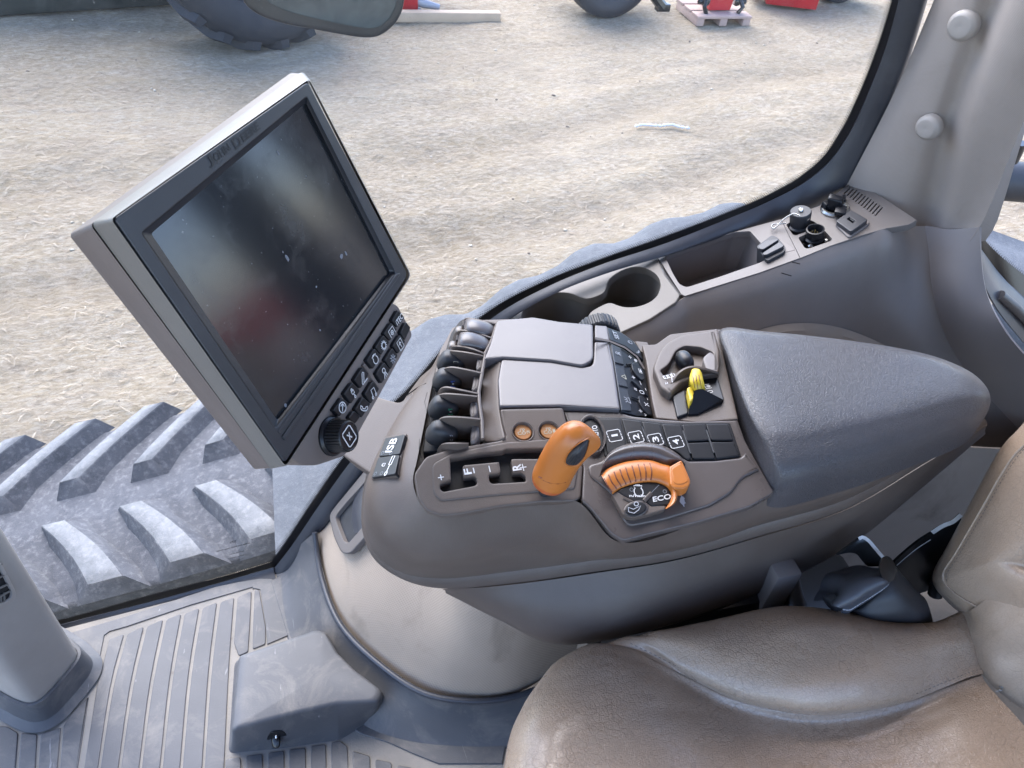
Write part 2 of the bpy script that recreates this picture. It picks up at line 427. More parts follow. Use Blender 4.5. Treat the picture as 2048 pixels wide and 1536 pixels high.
M['blue'] = flatmat('blue_print', (.05, .12, .55), .5)
M['cream'] = flatmat('cream_print', (.6, .58, .45), .5)
M['rubber'] = plastic('seal_rubber', (.055, .060, .075), .38, 500, .15, dust=.22, dcol=(.17, .18, .2))
M['frit'] = flatmat('black_frit', (.012, .012, .014), .35)
M['metal'] = flatmat('zinc_metal', (.66, .66, .64), .28, 1.0)
M['steel'] = flatmat('painted_steel', (.014, .015, .017), .28)
M['edge'] = flatmat('bare_edge', (.62, .62, .63), .4)
M['brass'] = flatmat('brass_pin', (.75, .55, .22), .3, 1.0)
M['leather'] = leather('seat_leather', (.50, .365, .260), 300, .45, .29, .5, wear=(.56, .45, .36))
M['leather2'] = leather('back_leather', (.46, .342, .248), 330, .28, .34, .30, wear=(.56, .45, .36))
M['armpad'] = leather('arm_pad_skin', (.074, .072, .082), 440, .25, .40, .68, coat=.12)
M['thread'] = flatmat('thread', (.20, .16, .13), .8)

def _fabric(name, col, scale, stain, amt):
    m, nt, ln, b = newmat(name); v = objco(nt)
    rot = nt.new('ShaderNodeMapping'); rot.inputs['Rotation'].default_value = (0, 0, .785); ln.new(nt.new('ShaderNodeTexCoord').outputs['UV'], rot.inputs['Vector'])
    vo = nt.new('ShaderNodeTexVoronoi'); vo.voronoi_dimensions = '2D'; vo.inputs['Scale'].default_value = scale; vo.inputs['Randomness'].default_value = .05; ln.new(rot.outputs[0], vo.inputs['Vector'])
    dot = ramp(nt, ln, vo.outputs['Distance'], .25, .42)
    c = mixc(nt, ln, ramp(nt, ln, noise(nt, ln, v, 6, 5), .3, .7), [k * .92 for k in col], [k * 1.07 for k in col])
    c = mixc(nt, ln, mathn(nt, ln, 'MULTIPLY', mathn(nt, ln, 'SUBTRACT', 1.0, dot), .30), c, [k * .5 for k in col])
    st = ramp(nt, ln, noise(nt, ln, v, 9, 7, .62, .6), .54, .74)
    c = mixc(nt, ln, mathn(nt, ln, 'MULTIPLY', st, amt), c, stain)
    ln.new(c, b.inputs['Base Color']); b.inputs['Roughness'].default_value = .78; b.inputs['Specular IOR Level'].default_value = .25
    ln.new(bump(nt, ln, dot, .25, .0008), b.inputs['Normal'])
    return m
M['column'] = _fabric('perforated_beige', (.53, .435, .345), 240, (.20, .16, .12), .55)
M['pillar'] = _fabric('pillar_cloth', (.46, .41, .375), 600, (.22, .19, .17), .25)
M['pillar_cap'] = plastic('cap_plastic', (.42, .39, .365), .5, 900, .1, dust=.12)
M['post'] = plastic('post_beige', (.43, .395, .355), .50, 900, .12, dust=.16, dcol=(.25, .2, .17))

def _mat(name):
    """worn rubber floor mat, dirt gathers in low places by its own noise"""
    m, nt, ln, b = newmat(name); v = objco(nt)
    c = mixc(nt, ln, ramp(nt, ln, noise(nt, ln, v, 4, 6), .3, .7), (.085, .088, .097), (.152, .155, .166))
    s = ramp(nt, ln, noise(nt, ln, v, 13, 8, .68, .7), .50, .75)
    c = mixc(nt, ln, mathn(nt, ln, 'MULTIPLY', s, .55), c, (.34, .31, .275))
    s2 = ramp(nt, ln, noise(nt, ln, v, 26, 7, .7, 1.2), .66, .74)
    c = mixc(nt, ln, mathn(nt, ln, 'MULTIPLY', s2, .5), c, (.33, .27, .21))
    mp = nt.new('ShaderNodeMapping'); mp.inputs['Scale'].default_value = (30, 5, 10); mp.inputs['Rotation'].default_value = (0, 0, .5); ln.new(v, mp.inputs['Vector'])
    s3 = ramp(nt, ln, noise(nt, ln, mp.outputs[0], 2.2, 4, .6, 1.0), .69, .74)
    c = mixc(nt, ln, mathn(nt, ln, 'MULTIPLY', s3, .5), c, (.48, .48, .49))
    ln.new(c, b.inputs['Base Color']); b.inputs['Roughness'].default_value = .55; b.inputs['Specular IOR Level'].default_value = .4
    ln.new(bump(nt, ln, noise(nt, ln, v, 350, 3), .2, .0012), b.inputs['Normal'])
    return m
M['mat'] = _mat('floor_rubber')
def _dirt():
    m, nt, ln, b = newmat('packed_dirt'); v = objco(nt)
    c = mixc(nt, ln, ramp(nt, ln, noise(nt, ln, v, 9, 7, .65), .35, .65), (.27, .258, .24), (.37, .34, .30))
    s = ramp(nt, ln, noise(nt, ln, v, 17, 5), .66, .72)
    c = mixc(nt, ln, mathn(nt, ln, 'MULTIPLY', s, .7), c, (.12, .08, .055))
    ln.new(c, b.inputs['Base Color']); b.inputs['Roughness'].default_value = .9
    ln.new(bump(nt, ln, noise(nt, ln, v, 240, 4), .4, .002), b.inputs['Normal'])
    return m
M['dirt'] = _dirt()

def _track(name, a, b_, spk, dustc, amt, sc=9):
    m, nt, ln, b = newmat(name); v = objco(nt)
    c = mixc(nt, ln, ramp(nt, ln, noise(nt, ln, v, sc, 8, .68, .5), .32, .66), a, b_)
    s = ramp(nt, ln, noise(nt, ln, v, 60, 6, .75), .50, .68)
    c = mixc(nt, ln, mathn(nt, ln, 'MULTIPLY', s, amt), c, dustc)
    s2 = ramp(nt, ln, noise(nt, ln, v, 95, 5, .6), .64, .74)
    c = mixc(nt, ln, mathn(nt, ln, 'MULTIPLY', s2, .45), c, spk)
    s3 = ramp(nt, ln, noise(nt, ln, v, 7, 4), .70, .76)
    c = mixc(nt, ln, mathn(nt, ln, 'MULTIPLY', s3, .35), c, (.24, .19, .14))
    ln.new(c, b.inputs['Base Color']); b.inputs['Roughness'].default_value = .75; b.inputs['Specular IOR Level'].default_value = .3
    ln.new(bump(nt, ln, noise(nt, ln, v, 130, 5, .7), .5, .004), b.inputs['Normal'])
    return m
M['belt'] = _track('dusty_rubber', (.070, .074, .086), (.138, .143, .158), (.07, .07, .08), (.30, .30, .31), .55)
M['lugtop'] = _track('worn_lug', (.165, .172, .18), (.265, .272, .28), (.10, .10, .105), (.36, .36, .35), .6, 22)
M['tyre'] = plastic('tyre_black', (.024, .026, .033), .7, 60, .4, dust=.14, dcol=(.13, .12, .115), dscale=3)
M['tyre_smooth'] = plastic('tyre_smooth', (.026, .028, .036), .6, 60, .2, dust=.14, dcol=(.11, .11, .115), dscale=3)
M['redpaint'] = plastic('red_paint', (.62, .012, .022), .35, 60, .05, dust=.10, dscale=3, mott=.12)
M['greenpaint'] = plastic('dark_machine', (.022, .03, .026), .5, 60, .1, dust=.25, dscale=2)
M['wood'] = plastic('raw_lumber', (.62, .47, .33), .75, 90, .25, dust=.2, dcol=(.45, .36, .27), dscale=4)
M['palletwood'] = plastic('pallet_wood', (.55, .40, .34), .8, 90, .25, dust=.2, dcol=(.4, .3, .27), dscale=4)
M['fender'] = _track('dusty_fender', (.092, .102, .118), (.150, .163, .182), (.08, .085, .095), (.22, .23, .24), .5, 6)

# ================================================================== ground
def vnoise(x, y, seed):
    xi = np.floor(x).astype(int); yi = np.floor(y).astype(int); fx = x - xi; fy = y - yi
    fx = fx * fx * (3 - 2 * fx); fy = fy * fy * (3 - 2 * fy)
    def h(a, b):
        n = (a * 374761393 + b * 668265263 + seed * 974711) & 0x7fffffff
        n = ((n ^ (n >> 13)) * 1274126177) & 0x7fffffff
        return ((n ^ (n >> 16)) & 0xffff) / 65535.0
    return (h(xi, yi) * (1 - fx) + h(xi + 1, yi) * fx) * (1 - fy) + (h(xi, yi + 1) * (1 - fx) + h(xi + 1, yi + 1) * fx) * fy
def fbm(x, y, seed, o=5, g=.5):
    s = 0; a = 1; t = 0
    for k in range(o):
        s = s + a * vnoise(x * 2 ** k + 17.3 * k, y * 2 ** k + 5.1 * k, seed + k); t += a; a *= g
    return s / t
GZ = -1.60
def gheight(x, y):
    c, s = math.cos(.22), math.sin(.22)
    u, w = x * c + y * s, -x * s + y * c
    h = .10 * (fbm(x * .45, y * .45, 3) - .5) + .035 * (fbm(u * 1.6, w * 4.5, 11, 5, .6) - .5) + .035 * (fbm(x * 9, y * 9, 23, 4, .6) - .5)
    for y0, k in ((4.4, 1.0), (5.6, .8), (2.9, .6)):      # old wheel ruts
        d = (w - y0 + .25 * np.sin(u * .7)) / .22
        h = h - .045 * k * np.exp(-d * d) + .015 * k * np.exp(-(np.abs(d) - 1.6) ** 2 * 2) + .020 * k * np.exp(-d * d) * np.sin(u * 26 + w * 6 + 5 * vnoise(u * 1.3, w * 1.3, 77)) * vnoise(u * .9, w * .9, 78)
    return h
def rutmask(x, y):
    c, s = math.cos(.22), math.sin(.22); u, w = x * c + y * s, -x * s + y * c; r = 0
    for y0, k in ((4.4, 1.0), (5.6, .8), (2.9, .6), (7.2, .7)):
        d = (w - y0 + .25 * np.sin(u * .7)) / .26; r = np.maximum(r, k * np.exp(-d * d) * (.35 + .65 * fbm(u * .8, w * 2.5, 61, 4)))
    return r
def axisv(lo, hi, step, far):
    a = list(np.arange(lo, hi, step)); b = []; d = step
    x = hi
    while x < far: b.append(x); d *= 1.35; x += d
    b.append(far); e = []; d = step; x = lo - step
    while x > -far: e.append(x); d *= 1.35; x -= d
    e.append(-far)
    return np.array(e[::-1] + a + b)
gx = axisv(-4.0, 7.6, .032, 160); gy = axisv(1.0, 10.6, .034, 160)
X, Y = np.meshgrid(gx, gy); inb = ((X > -8) & (X < 12) & (Y > -6) & (Y < 16))
Zg = GZ + np.where(inb, gheight(X, Y), 0)
mb = MB(); sheet(mb, np.stack([X, Y, Zg], 2))
def _ground():
    m, nt, ln, b = newmat('dry_field'); v = objco(nt)
    mp = nt.new('ShaderNodeMapping'); mp.inputs['Scale'].default_value = (1.0, 2.6, 1); mp.inputs['Rotation'].default_value = (0, 0, -.2); ln.new(v, mp.inputs['Vector']); w = mp.outputs[0]
    big = ramp(nt, ln, noise(nt, ln, v, .55, 5, .6), .35, .68)
    c = mixc(nt, ln, big, (.45, .365, .24), (.62, .515, .36))
    mid = ramp(nt, ln, noise(nt, ln, w, 2.4, 9, .72, .4), .42, .64)
    c = mixc(nt, ln, mathn(nt, ln, 'MULTIPLY', mid, .6), c, (.42, .35, .27))
    fine = ramp(nt, ln, noise(nt, ln, w, 15, 10, .80, .3), .46, .58)
    c = mixc(nt, ln, mathn(nt, ln, 'MULTIPLY', fine, .65), c, (.76, .68, .55))
    dk = ramp(nt, ln, noise(nt, ln, w, 22, 9, .78, .3), .54, .64)
    c = mixc(nt, ln, mathn(nt, ln, 'MULTIPLY', dk, .7), c, (.25, .19, .14))
    ra = nt.new('ShaderNodeAttribute'); ra.attribute_name = 'rut'
    c = mixc(nt, ln, mathn(nt, ln, 'MULTIPLY', ra.outputs['Fac'], .38), c, (.30, .24, .165))
    pt = ramp(nt, ln, noise(nt, ln, v, 1.3, 6, .62, .5), .50, .66)
    c = mixc(nt, ln, mathn(nt, ln, 'MULTIPLY', pt, .35), c, (.36, .30, .215))
    vf = ramp(nt, ln, noise(nt, ln, v, 90, 3, .7), .62, .72)
    c = mixc(nt, ln, mathn(nt, ln, 'MULTIPLY', vf, .5), c, (.86, .80, .70))
    ln.new(c, b.inputs['Base Color']); b.inputs['Roughness'].default_value = .95; b.inputs['Specular IOR Level'].default_value = .1
    n1 = bump(nt, ln, noise(nt, ln, w, 14, 11, .76, .3), .9, .045)
    ln.new(bump(nt, ln, noise(nt, ln, v, 80, 7, .75), .7, .014, n1), b.inputs['Normal'])
    return m
g = mb.obj('ground', _ground(), sharp=0)
at = g.data.attributes.new('rut', 'FLOAT', 'POINT'); at.data.foreach_set('value', rutmask(X, Y).ravel().astype(np.float32)); g['kind'] = 'structure'; g['label'] = 'pale dry trampled grass and dirt of the yard outside'

# dry straw lying on the ground: far too many to count
N = 26000
sx = rng.uniform(-4.2, 7.8, N); sy = rng.uniform(1.4, 10.6, N)
keep = fbm(sx * .8, sy * 1.4, 51, 4) > .40
sx, sy = sx[keep], sy[keep]; N = len(sx)
sl = rng.uniform(.02, .10, N) * rng.uniform(.5, 1, N); sw = rng.uniform(.0010, .0024, N)
sa = rng.normal(.1, .75, N); tilt = rng.normal(0, .14, N)
dx, dy = np.cos(sa) * sl / 2, np.sin(sa) * sl / 2
nx, ny = -np.sin(sa) * sw, np.cos(sa) * sw
z0 = GZ + gheight(sx, sy) + .008 + np.abs(tilt) * sl * .5
dz = tilt * sl / 2
bend = rng.normal(0, .10, N) * sl
V = np.stack([np.stack([sx - dx - nx, sy - dy - ny, z0 - dz], 1), np.stack([sx - dx + nx, sy - dy + ny, z0 - dz], 1),
              np.stack([sx + nx * 1.3 - np.sin(sa) * bend, sy + ny * 1.3 + np.cos(sa) * bend, z0 + .006], 1), np.stack([sx - nx * 1.3 - np.sin(sa) * bend, sy - ny * 1.3 + np.cos(sa) * bend, z0 + .006], 1),
              np.stack([sx + dx + nx * .5, sy + dy + ny * .5, z0 + dz], 1), np.stack([sx + dx - nx * .5, sy + dy - ny * .5, z0 + dz], 1)], 1).reshape(-1, 3)
base = (np.arange(N) * 6)[:, None]
F = np.concatenate([base + np.array([[0, 3, 2, 1]]), base + np.array([[3, 5, 4, 2]])]).tolist()
me = bpy.data.meshes.new('dry_straw'); me.from_pydata(V.tolist(), [], F)
at = me.attributes.new('tone', 'FLOAT', 'POINT'); at.data.foreach_set('value', np.repeat(rng.random(N), 6).astype(np.float32))
def _straw():
    m, nt, ln, b = newmat('straw')
    a = nt.new('ShaderNodeAttribute'); a.attribute_name = 'tone'
    ln.new(ramp(nt, ln, a.outputs['Fac'], 0, 1, (.25, .195, .135, 1), (.40, .34, .255, 1)), b.inputs['Base Color'])
    b.inputs['Roughness'].default_value = .7; b.inputs['Specular IOR Level'].default_value = .2
    return m
me.materials.append(_straw()); so = bpy.data.objects.new('dry_straw', me); COL.objects.link(so)
tag(so, 'loose dry straw strewn thickly over the pale yard ground', 'straw', kind='stuff')

# white strip of twine on the ground
gp = Zp(GZ + .05); mb = MB()
pts = [gp.at(*q) for q in ((1270, 250), (1290, 247), (1318, 251), (1345, 249), (1380, 255))]
c = cr([p + Vector((0, 0, .02)) for p in pts], 26)
c[:, 2] = GZ + gheight(c[:, 0], c[:, 1]) + .03
tube(mb, c, [.004 + .012 * abs(math.sin(k * 1.7)) for k in range(27)], 6)
tag(mb.obj('plastic_strip', M['white']), 'thin white strip of plastic lying on the open ground', 'litter')

# ================================================================== machines across the yard
def tyre(parent, c, axis, R, W, lugs=22, lugh=.05, smooth=False, name='tyre'):
    ax = Vector(axis).normalized(); a = (UZ - ax * UZ.dot(ax)).normalized(); b = ax.cross(a); mb = MB(); h = W / 2
    prof = [(R * .56, -h * .55), (R * .60, -h * .8), (R * .75, -h), (R * .9, -h * .97), (R * .975, -h * .82), (R, -h * .45), (R, h * .45), (R * .975, h * .82), (R * .9, h * .97), (R * .75, h), (R * .60, h * .8), (R * .56, h * .55)]
    lathe(mb, c, ax, prof, 72, ref=UZ)
    if not smooth:
        for k in range(lugs):
            for sd in (-1, 1):
                w0 = 2 * math.pi * (k + (.5 if sd > 0 else 0)) / lugs; pts = []
                for t in np.linspace(0, 1, 6):
                    w = w0 + t * .26; off = sd * h * (.05 + .97 * t); rr = R * (1.0 - .05 * max(0, t - .6) / .4)
                    pts.append((w, off, rr))
                vs = []; fs = []
                for (w, off, rr) in pts:
                    for dw, dr in ((-.05, -.02), (-.036, lugh), (.036, lugh), (.05, -.02)):
                        q = Vector(c) + ax * off + (a * math.cos(w + dw) + b * math.sin(w + dw)) * (rr + dr); vs.append(q)
                for i in range(5):
                    for j in range(3): fs.append((4 * i + j, 4 * i + j + 1, 4 * i + 5 + j, 4 * i + 4 + j))
                fs += [(0, 1, 2, 3), (23, 22, 21, 20)]
                mb.add(vs, fs)
    t = mb.obj(name, M['tyre_smooth'] if smooth else M['tyre'], parent, recalc=True)
    mb = MB(); lathe(mb, c, ax, [(R * .2, -h * .3), (R * .56, -h * .2), (R * .585, -h * .6), (R * .585, h * .6), (R * .56, h * .2), (R * .2, h * .3)], 40)
    mb.obj('rim', M['greenpaint'], t, recalc=True)
    return t
def gpt(x, y, dz=0.0): return Zp(GZ + dz).at(x, y)
# dark tractor, far left
c0 = gpt(535, 84)
root = thing('parked_tractor', 'dark tractor with big lugged black tyres parked across the yard behind the mirror', 'tractor', (c0.x - 1.5, c0.y + .7, GZ))
tyre(root, (c0.x - .02, c0.y + .10, GZ + .93), (.35, -1, 0), .92, .62, 20, .06)
c1 = gpt(20, 24)
tyre(root, (c1.x - .25, c1.y + .75, GZ + 1.02), (.10, -1, 0), 1.0, .9, 20, .06)
mb = MB(); box(mb, (c0.x - 2.0, c0.y + 1.15, GZ + .95), (2.3, .42, .5), bev=.08); mb.obj('chassis', M['greenpaint'], root)
h0, h1 = gpt(-150, 56), gpt(372, 20); hd = (h1 - h0).normalized(); hm = (h0 + h1) / 2 + UZ.cross(hd) * .45
mb = MB(); box(mb, (hm.x, hm.y, GZ + .40), ((h1 - h0).length / 2, .42, .38), (hd, UZ.cross(hd), UZ), bev=.10); mb.obj('dark_hull', M['greenpaint'], root)  # hull and the shadow beneath it made as one dark box
mb = MB(); box(mb, (c0.x - .9, c0.y + 1.3, GZ + 1.75), (1.3, .5, .45), bev=.12); mb.obj('hood', M['greenpaint'], root)
# lumber on the ground under a red implement foot
a, b_ = gpt(806, 46), gpt(1001, 47)
d = (b_ - a).normalized(); a = a - d * .55; mid = (a + b_) / 2; mb = MB()
box(mb, (mid.x, mid.y + .05, GZ + .055), ((b_ - a).length / 2, .05, .05), (d, UZ.cross(d), UZ), bev=.004)
tag(mb.obj('lumber_beam', M['wood']), 'long pale raw lumber beam lying on the ground right of the mirror', 'lumber', )
p = gpt(815, 32)
root = thing('red_implement', 'red implement jack stand with grey foot beside the lumber beam', 'implement', (p.x, p.y, GZ))
mb = MB(); box(mb, (p.x + .03, p.y + .10, GZ + .42), (.09, .07, .38), bev=.01); mb.obj('jack_post', M['redpaint'], root)
mb = MB(); box(mb, (p.x - .2, p.y + .55, GZ + .75), (.7, .3, .12), bev=.02); mb.obj('frame', M['redpaint'], root)
mb = MB(); tube(mb, [(p.x + .10, p.y + .12, GZ + .12), (p.x + .2, p.y + .08, GZ + .10), (p.x + .36, p.y + .06, GZ + .07)], [.05, .045, .03], 10); lathe(mb, (p.x + .03, p.y + .16, GZ + .02), UZ, [(.14, 0), (.14, .03), (.08, .06), (.06, .09)], 24); mb.obj('foot', M['grey_print'], root)
# row of red implement units on the right
p = gpt(1212, 36)
root = thing('implement_wheel', 'smooth black implement wheel standing left of the red pallet machine', 'wheel', (p.x, p.y, GZ))
tyre(root, (p.x, p.y + .1, GZ + .52), (.1, -1, 0), .52, .34, smooth=True)
mb = MB(); box(mb, (p.x + .1, p.y + .55, GZ + .62), (.7, .16, .1), bev=.02); mb.obj('axle_arm', M['greenpaint'], root)
p = gpt(1440, 52)
root = thing('pallet', 'worn pale wooden pallet under the red and black machine unit', 'pallet', (p.x, p.y, GZ))
for k, o in enumerate((-.26, 0, .26)):
    mb = MB(); box(mb, (p.x, p.y + .24 + o * .85, GZ + .115), (.34, .09, .014), bev=.003); mb.obj('board', M['palletwood'], root)
for o in (-.29, 0, .29):
    mb = MB(); box(mb, (p.x + o, p.y + .24, GZ + .06), (.045, .30, .04), bev=.003); mb.obj('runner', M['palletwood'], root)
root = thing('red_machine_unit', 'red machine unit with shiny black fittings standing on the pallet', 'implement', (p.x, p.y + .2, GZ + .13))
pr = [(-.13, 0), (.13, 0), (.15, .12), (.10, .42), (.10, .8), (-.10, .8), (-.10, .42), (-.15, .12)]
mb = MB(); vs = [(p.x + u, p.y + .10, GZ + .14 + w) for u, w in pr] + [(p.x + u, p.y + .38, GZ + .14 + w) for u, w in pr]
mb.add(vs, [tuple(range(8)), tuple(range(15, 7, -1))] + [(i, 8 + i, 8 + (i + 1) % 8, (i + 1) % 8) for i in range(8)]); mb.obj('body', M['redpaint'], root, recalc=True, sharp=20)
for s in (-1, 1):
    mb = MB()
    for zz in (.10, .21, .31): lathe(mb, (p.x + s * .17, p.y + .12, GZ + .14 + zz), (s, -.35, 0), [(.05, 0), (.06, .03), (.05, .06), (.03, .07), (.03, .13), (.015, .14)], 16)
    tube(mb, [(p.x + s * .2, p.y + .1, GZ + .3), (p.x + s * .24, p.y + .02, GZ + .2), (p.x + s * .2, p.y + .03, GZ + .13)], .025, 8)
    mb.obj('fitting', M['steel'], root)
mb = MB(); lathe(mb, (p.x - .31, p.y + .07, GZ + .35), (-1, -.3, 0), [(.02, 0), (.025, .02), (.0, .03)], 12); mb.obj('cap', M['cream'], root)
p = gpt(1580, 24)
root = thing('red_box_unit', 'red sheet metal machine box with dark side right of the pallet', 'implement', (p.x, p.y, GZ))
ax = (Vector((.93, -.36, 0)), Vector((.36, .93, 0)), UZ)
mb = MB(); box(mb, (p.x + .08, p.y + .22, GZ + .50), (.31, .22, .45), ax, bev=.012); mb.obj('body', M['redpaint'], root)
mb = MB(); box(mb, (p.x - .30, p.y + .30, GZ + .52), (.10, .2, .40), ax, bev=.02); mb.obj('side_frame', M['tyre_smooth'], root)
for bx_, by_, bz_ in ((-.25, .14, .40), (0, .10, .10)):
    mb = MB(); lathe(mb, (p.x + bx_, p.y + by_, GZ + bz_), (-.2, -1, 0), [(.05, 0), (.05, .03), (.02, .045)], 14); mb.obj('bolt', M['metal'], root)
p = gpt(1672, 10)
root = thing('transport_wheel', 'black transport wheel partly cut off at the top right beside the red box', 'wheel', (p.x, p.y, GZ))
tyre(root, (p.x, p.y + .1, GZ + .48), (.2, -1, 0), .46, .3, smooth=True)
# dark bar hanging outside (mirror strut) near the top edge
q0, q1 = Yp(1.75).at(1325, 14), Yp(1.75).at(1270, -60)
mb = MB(); tube(mb, [q0, q0 + (q1 - q0) * .5, q1], .012, 8); box(mb, q0, (.016, .01, .008), bev=.002)
tag(mb.obj('lamp_bracket', M['steel']), 'short dark metal bracket end hanging at the top edge outside the window', 'bracket')

# mirror outside the right window
mpl = Plane((.10, 1.60, .9), (-.10, -1, .12))
root = thing('side_mirror', 'dark rounded rear view mirror hanging outside the window at the top', 'mirror', mpl.at(700, 20))
mo = smooth_poly([(470, -40), (486, 2), (512, 27), (560, 46), (625, 59), (690, 71), (728, 76), (756, 73), (780, 58), (798, 36), (808, 4), (818, -90), (790, -330), (500, -330), (462, -160)], 5)
mb = MB(); plate(mb, mo, mpl, .05, .008, nb=4); mb.obj('housing', M['steel'], root)
mi_ = smooth_poly([(500, -40), (522, -8), (556, 15), (597, 29), (648, 41), (702, 52), (734, 57), (757, 54), (775, 41), (787, 22), (793, 0), (798, -90), (780, -320), (510, -320), (482, -160)], 5)
m, nt, ln, bs = newmat('mirror_glass'); v = objco(nt)
ln.new(mixc(nt, ln, ramp(nt, ln, noise(nt, ln, v, 14, 4, .6, .8), .35, .65), (.040, .058, .062), (.085, .110, .112)), bs.inputs['Base Color'])  # dark blotchy base colour stands in for what the mirror reflects
bs.inputs['Roughness'].default_value = .07; bs.inputs['Specular IOR Level'].default_value = .6
mb = MB(); plate(mb, mi_, mpl, .004, .002, up=.003); mb.obj('glass', m, root)

# ================================================================== rubber track of the tractor
TY0, TY1 = 1.145, 1.705
loop = [(-2.35, -.62), (-.9, -.378), (-.4, -.285), (0, -.185), (.25, -.095), (.5, .02), (.75, .135), (1.0, .205), (1.25, .225), (1.5, .19), (1.75, .06), (1.95, -.20), (2.02, -.55), (1.9, -.95), (1.6, -1.3), (1.2, -1.52), (.6, -1.56), (-1.8, -1.56), (-2.3, -1.5), (-2.62, -1.3), (-2.75, -1.05), (-2.65, -.78), (-2.5, -.67), (-2.35, -.62)]
Lp = cr([(x, 0, z + (.010 if z > -.7 else 0)) for x, z in loop], 220)[:-1]
NL = len(Lp)
def tn(i):
    t = Lp[(i + 1) % NL] - Lp[i - 1]; t /= np.linalg.norm(t); return t, np.array([-t[2], 0, t[0]])
root = thing('rubber_track', 'wide dusty rubber crawler track with pale worn chevron lugs under the window', 'track', (0, 1.42, GZ))
mb = MB(); vs = []; fs = []
prof = [(TY0, -.045), (TY0, -.012), (TY0 + .012, 0), (TY1 - .012, 0), (TY1, -.012), (TY1, -.045)]
for i in range(NL):
    t, n = tn(i)
    for yy, dn in prof: vs.append((Lp[i][0] + n[0] * dn, yy, Lp[i][2] + n[2] * dn))
k = len(prof)
for i in range(NL):
    j = (i + 1) % NL
    for a in range(k):
        c = (a + 1) % k; fs.append((i * k + a, j * k + a, j * k + c, i * k + c))
mb.add(vs, fs, 0)
cum = np.concatenate([[0], np.cumsum(np.linalg.norm(np.diff(np.vstack([Lp, Lp[:1]]), axis=0), axis=1))])
TOT = cum[-1]; NLUG = round(TOT / .187); PITCH = TOT / NLUG
def onloop(s):
    s = s % TOT; i = min(np.searchsorted(cum, s, side='right') - 1, NL - 1); u = (s - cum[i]) / (cum[i + 1] - cum[i])
    p = Lp[i] * (1 - u) + Lp[(i + 1) % NL] * u; t, n = tn(i); t2, n2 = tn((i + 1) % NL); n = n * (1 - u) + n2 * u
    return p, n / np.linalg.norm(n)
s_ref = cum[np.argmin(np.abs(Lp[:100, 0] + .71))]          # arc length at x = -0.71
LH = .040
for q in range(NLUG):
    for (u0, y0, u1, y1, wd) in ((-.170, 1.505, .030, 1.715, .052), (0.0, 1.372, .152, 1.160, .058)):
        st = s_ref + q * PITCH; secs = []
        pc, _n = onloop(st)
        if -.05 < pc[0] < 1.9 and pc[2] > -.5: continue        # under the fender
        for t in np.linspace(0, 1, 6):
            # inner bars flare and curve toward the belt edge
            fl = 1 + (.45 * t if y1 < y0 else .15 * t); cu = .012 * math.sin(t * math.pi) * (1 if y1 < y0 else -1)
            secs.append((st + u0 + (u1 - u0) * t + cu, y0 + (y1 - y0) * t, wd / 2 * fl))
        vs = []
        for (s, yy, hw) in secs:
            for du, dn in ((-hw * 1.9, -.004), (-hw * 1.05, LH * .86), (-hw * .92, LH), (hw * .92, LH), (hw * 1.05, LH * .86), (hw * 2.1, -.004)):
                p, n = onloop(s + du); vs.append((p[0] + n[0] * dn, yy, p[2] + n[2] * dn))
        # sloping end faces
        dy = .03 if y1 > y0 else -.03
        for i in range(6):
            if i in (0, 5): vs[i] = (vs[i][0], vs[i][1] - dy, vs[i][2])
            if i in (0, 5): vs[30 + i] = (vs[30 + i][0], min(max(vs[30 + i][1] + dy, TY0 - .004), TY1 + .004), vs[30 + i][2])
        fs0 = []; fs1 = []
        for i in range(5):
            for j in range(5):
                (fs1 if j == 2 else fs0).append((6 * i + j, 6 * i + j + 1, 6 * i + 7 + j, 6 * i + 6 + j))
        fs0 += [(0, 1, 2, 3, 4, 5), (35, 34, 33, 32, 31, 30)]
        b = len(mb.v); mb.add(vs, fs0, 0); mb.f += [tuple(x + b for x in f) for f in fs1]; mb.m += [1] * len(fs1)
mb.obj('belt', [M['belt'], M['lugtop']], root, sharp=66, recalc=True)
for (cx, cz, rr, nm) in ((1.2, -.62, .78, 'drive_wheel'), (-2.25, -1.05, .46, 'idler_wheel'), (-.9, -1.3, .22, 'roller'), (0, -1.3, .22, 'roller')):
    mb = MB(); lathe(mb, (cx, 1.42, cz), (0, 1, 0), [(rr * .3, -.2), (rr * .9, -.18), (rr, -.2), (rr, .2), (rr * .9, .18), (rr * .3, .2)], 48); mb.obj(nm, M['tyre'], root, recalc=True)

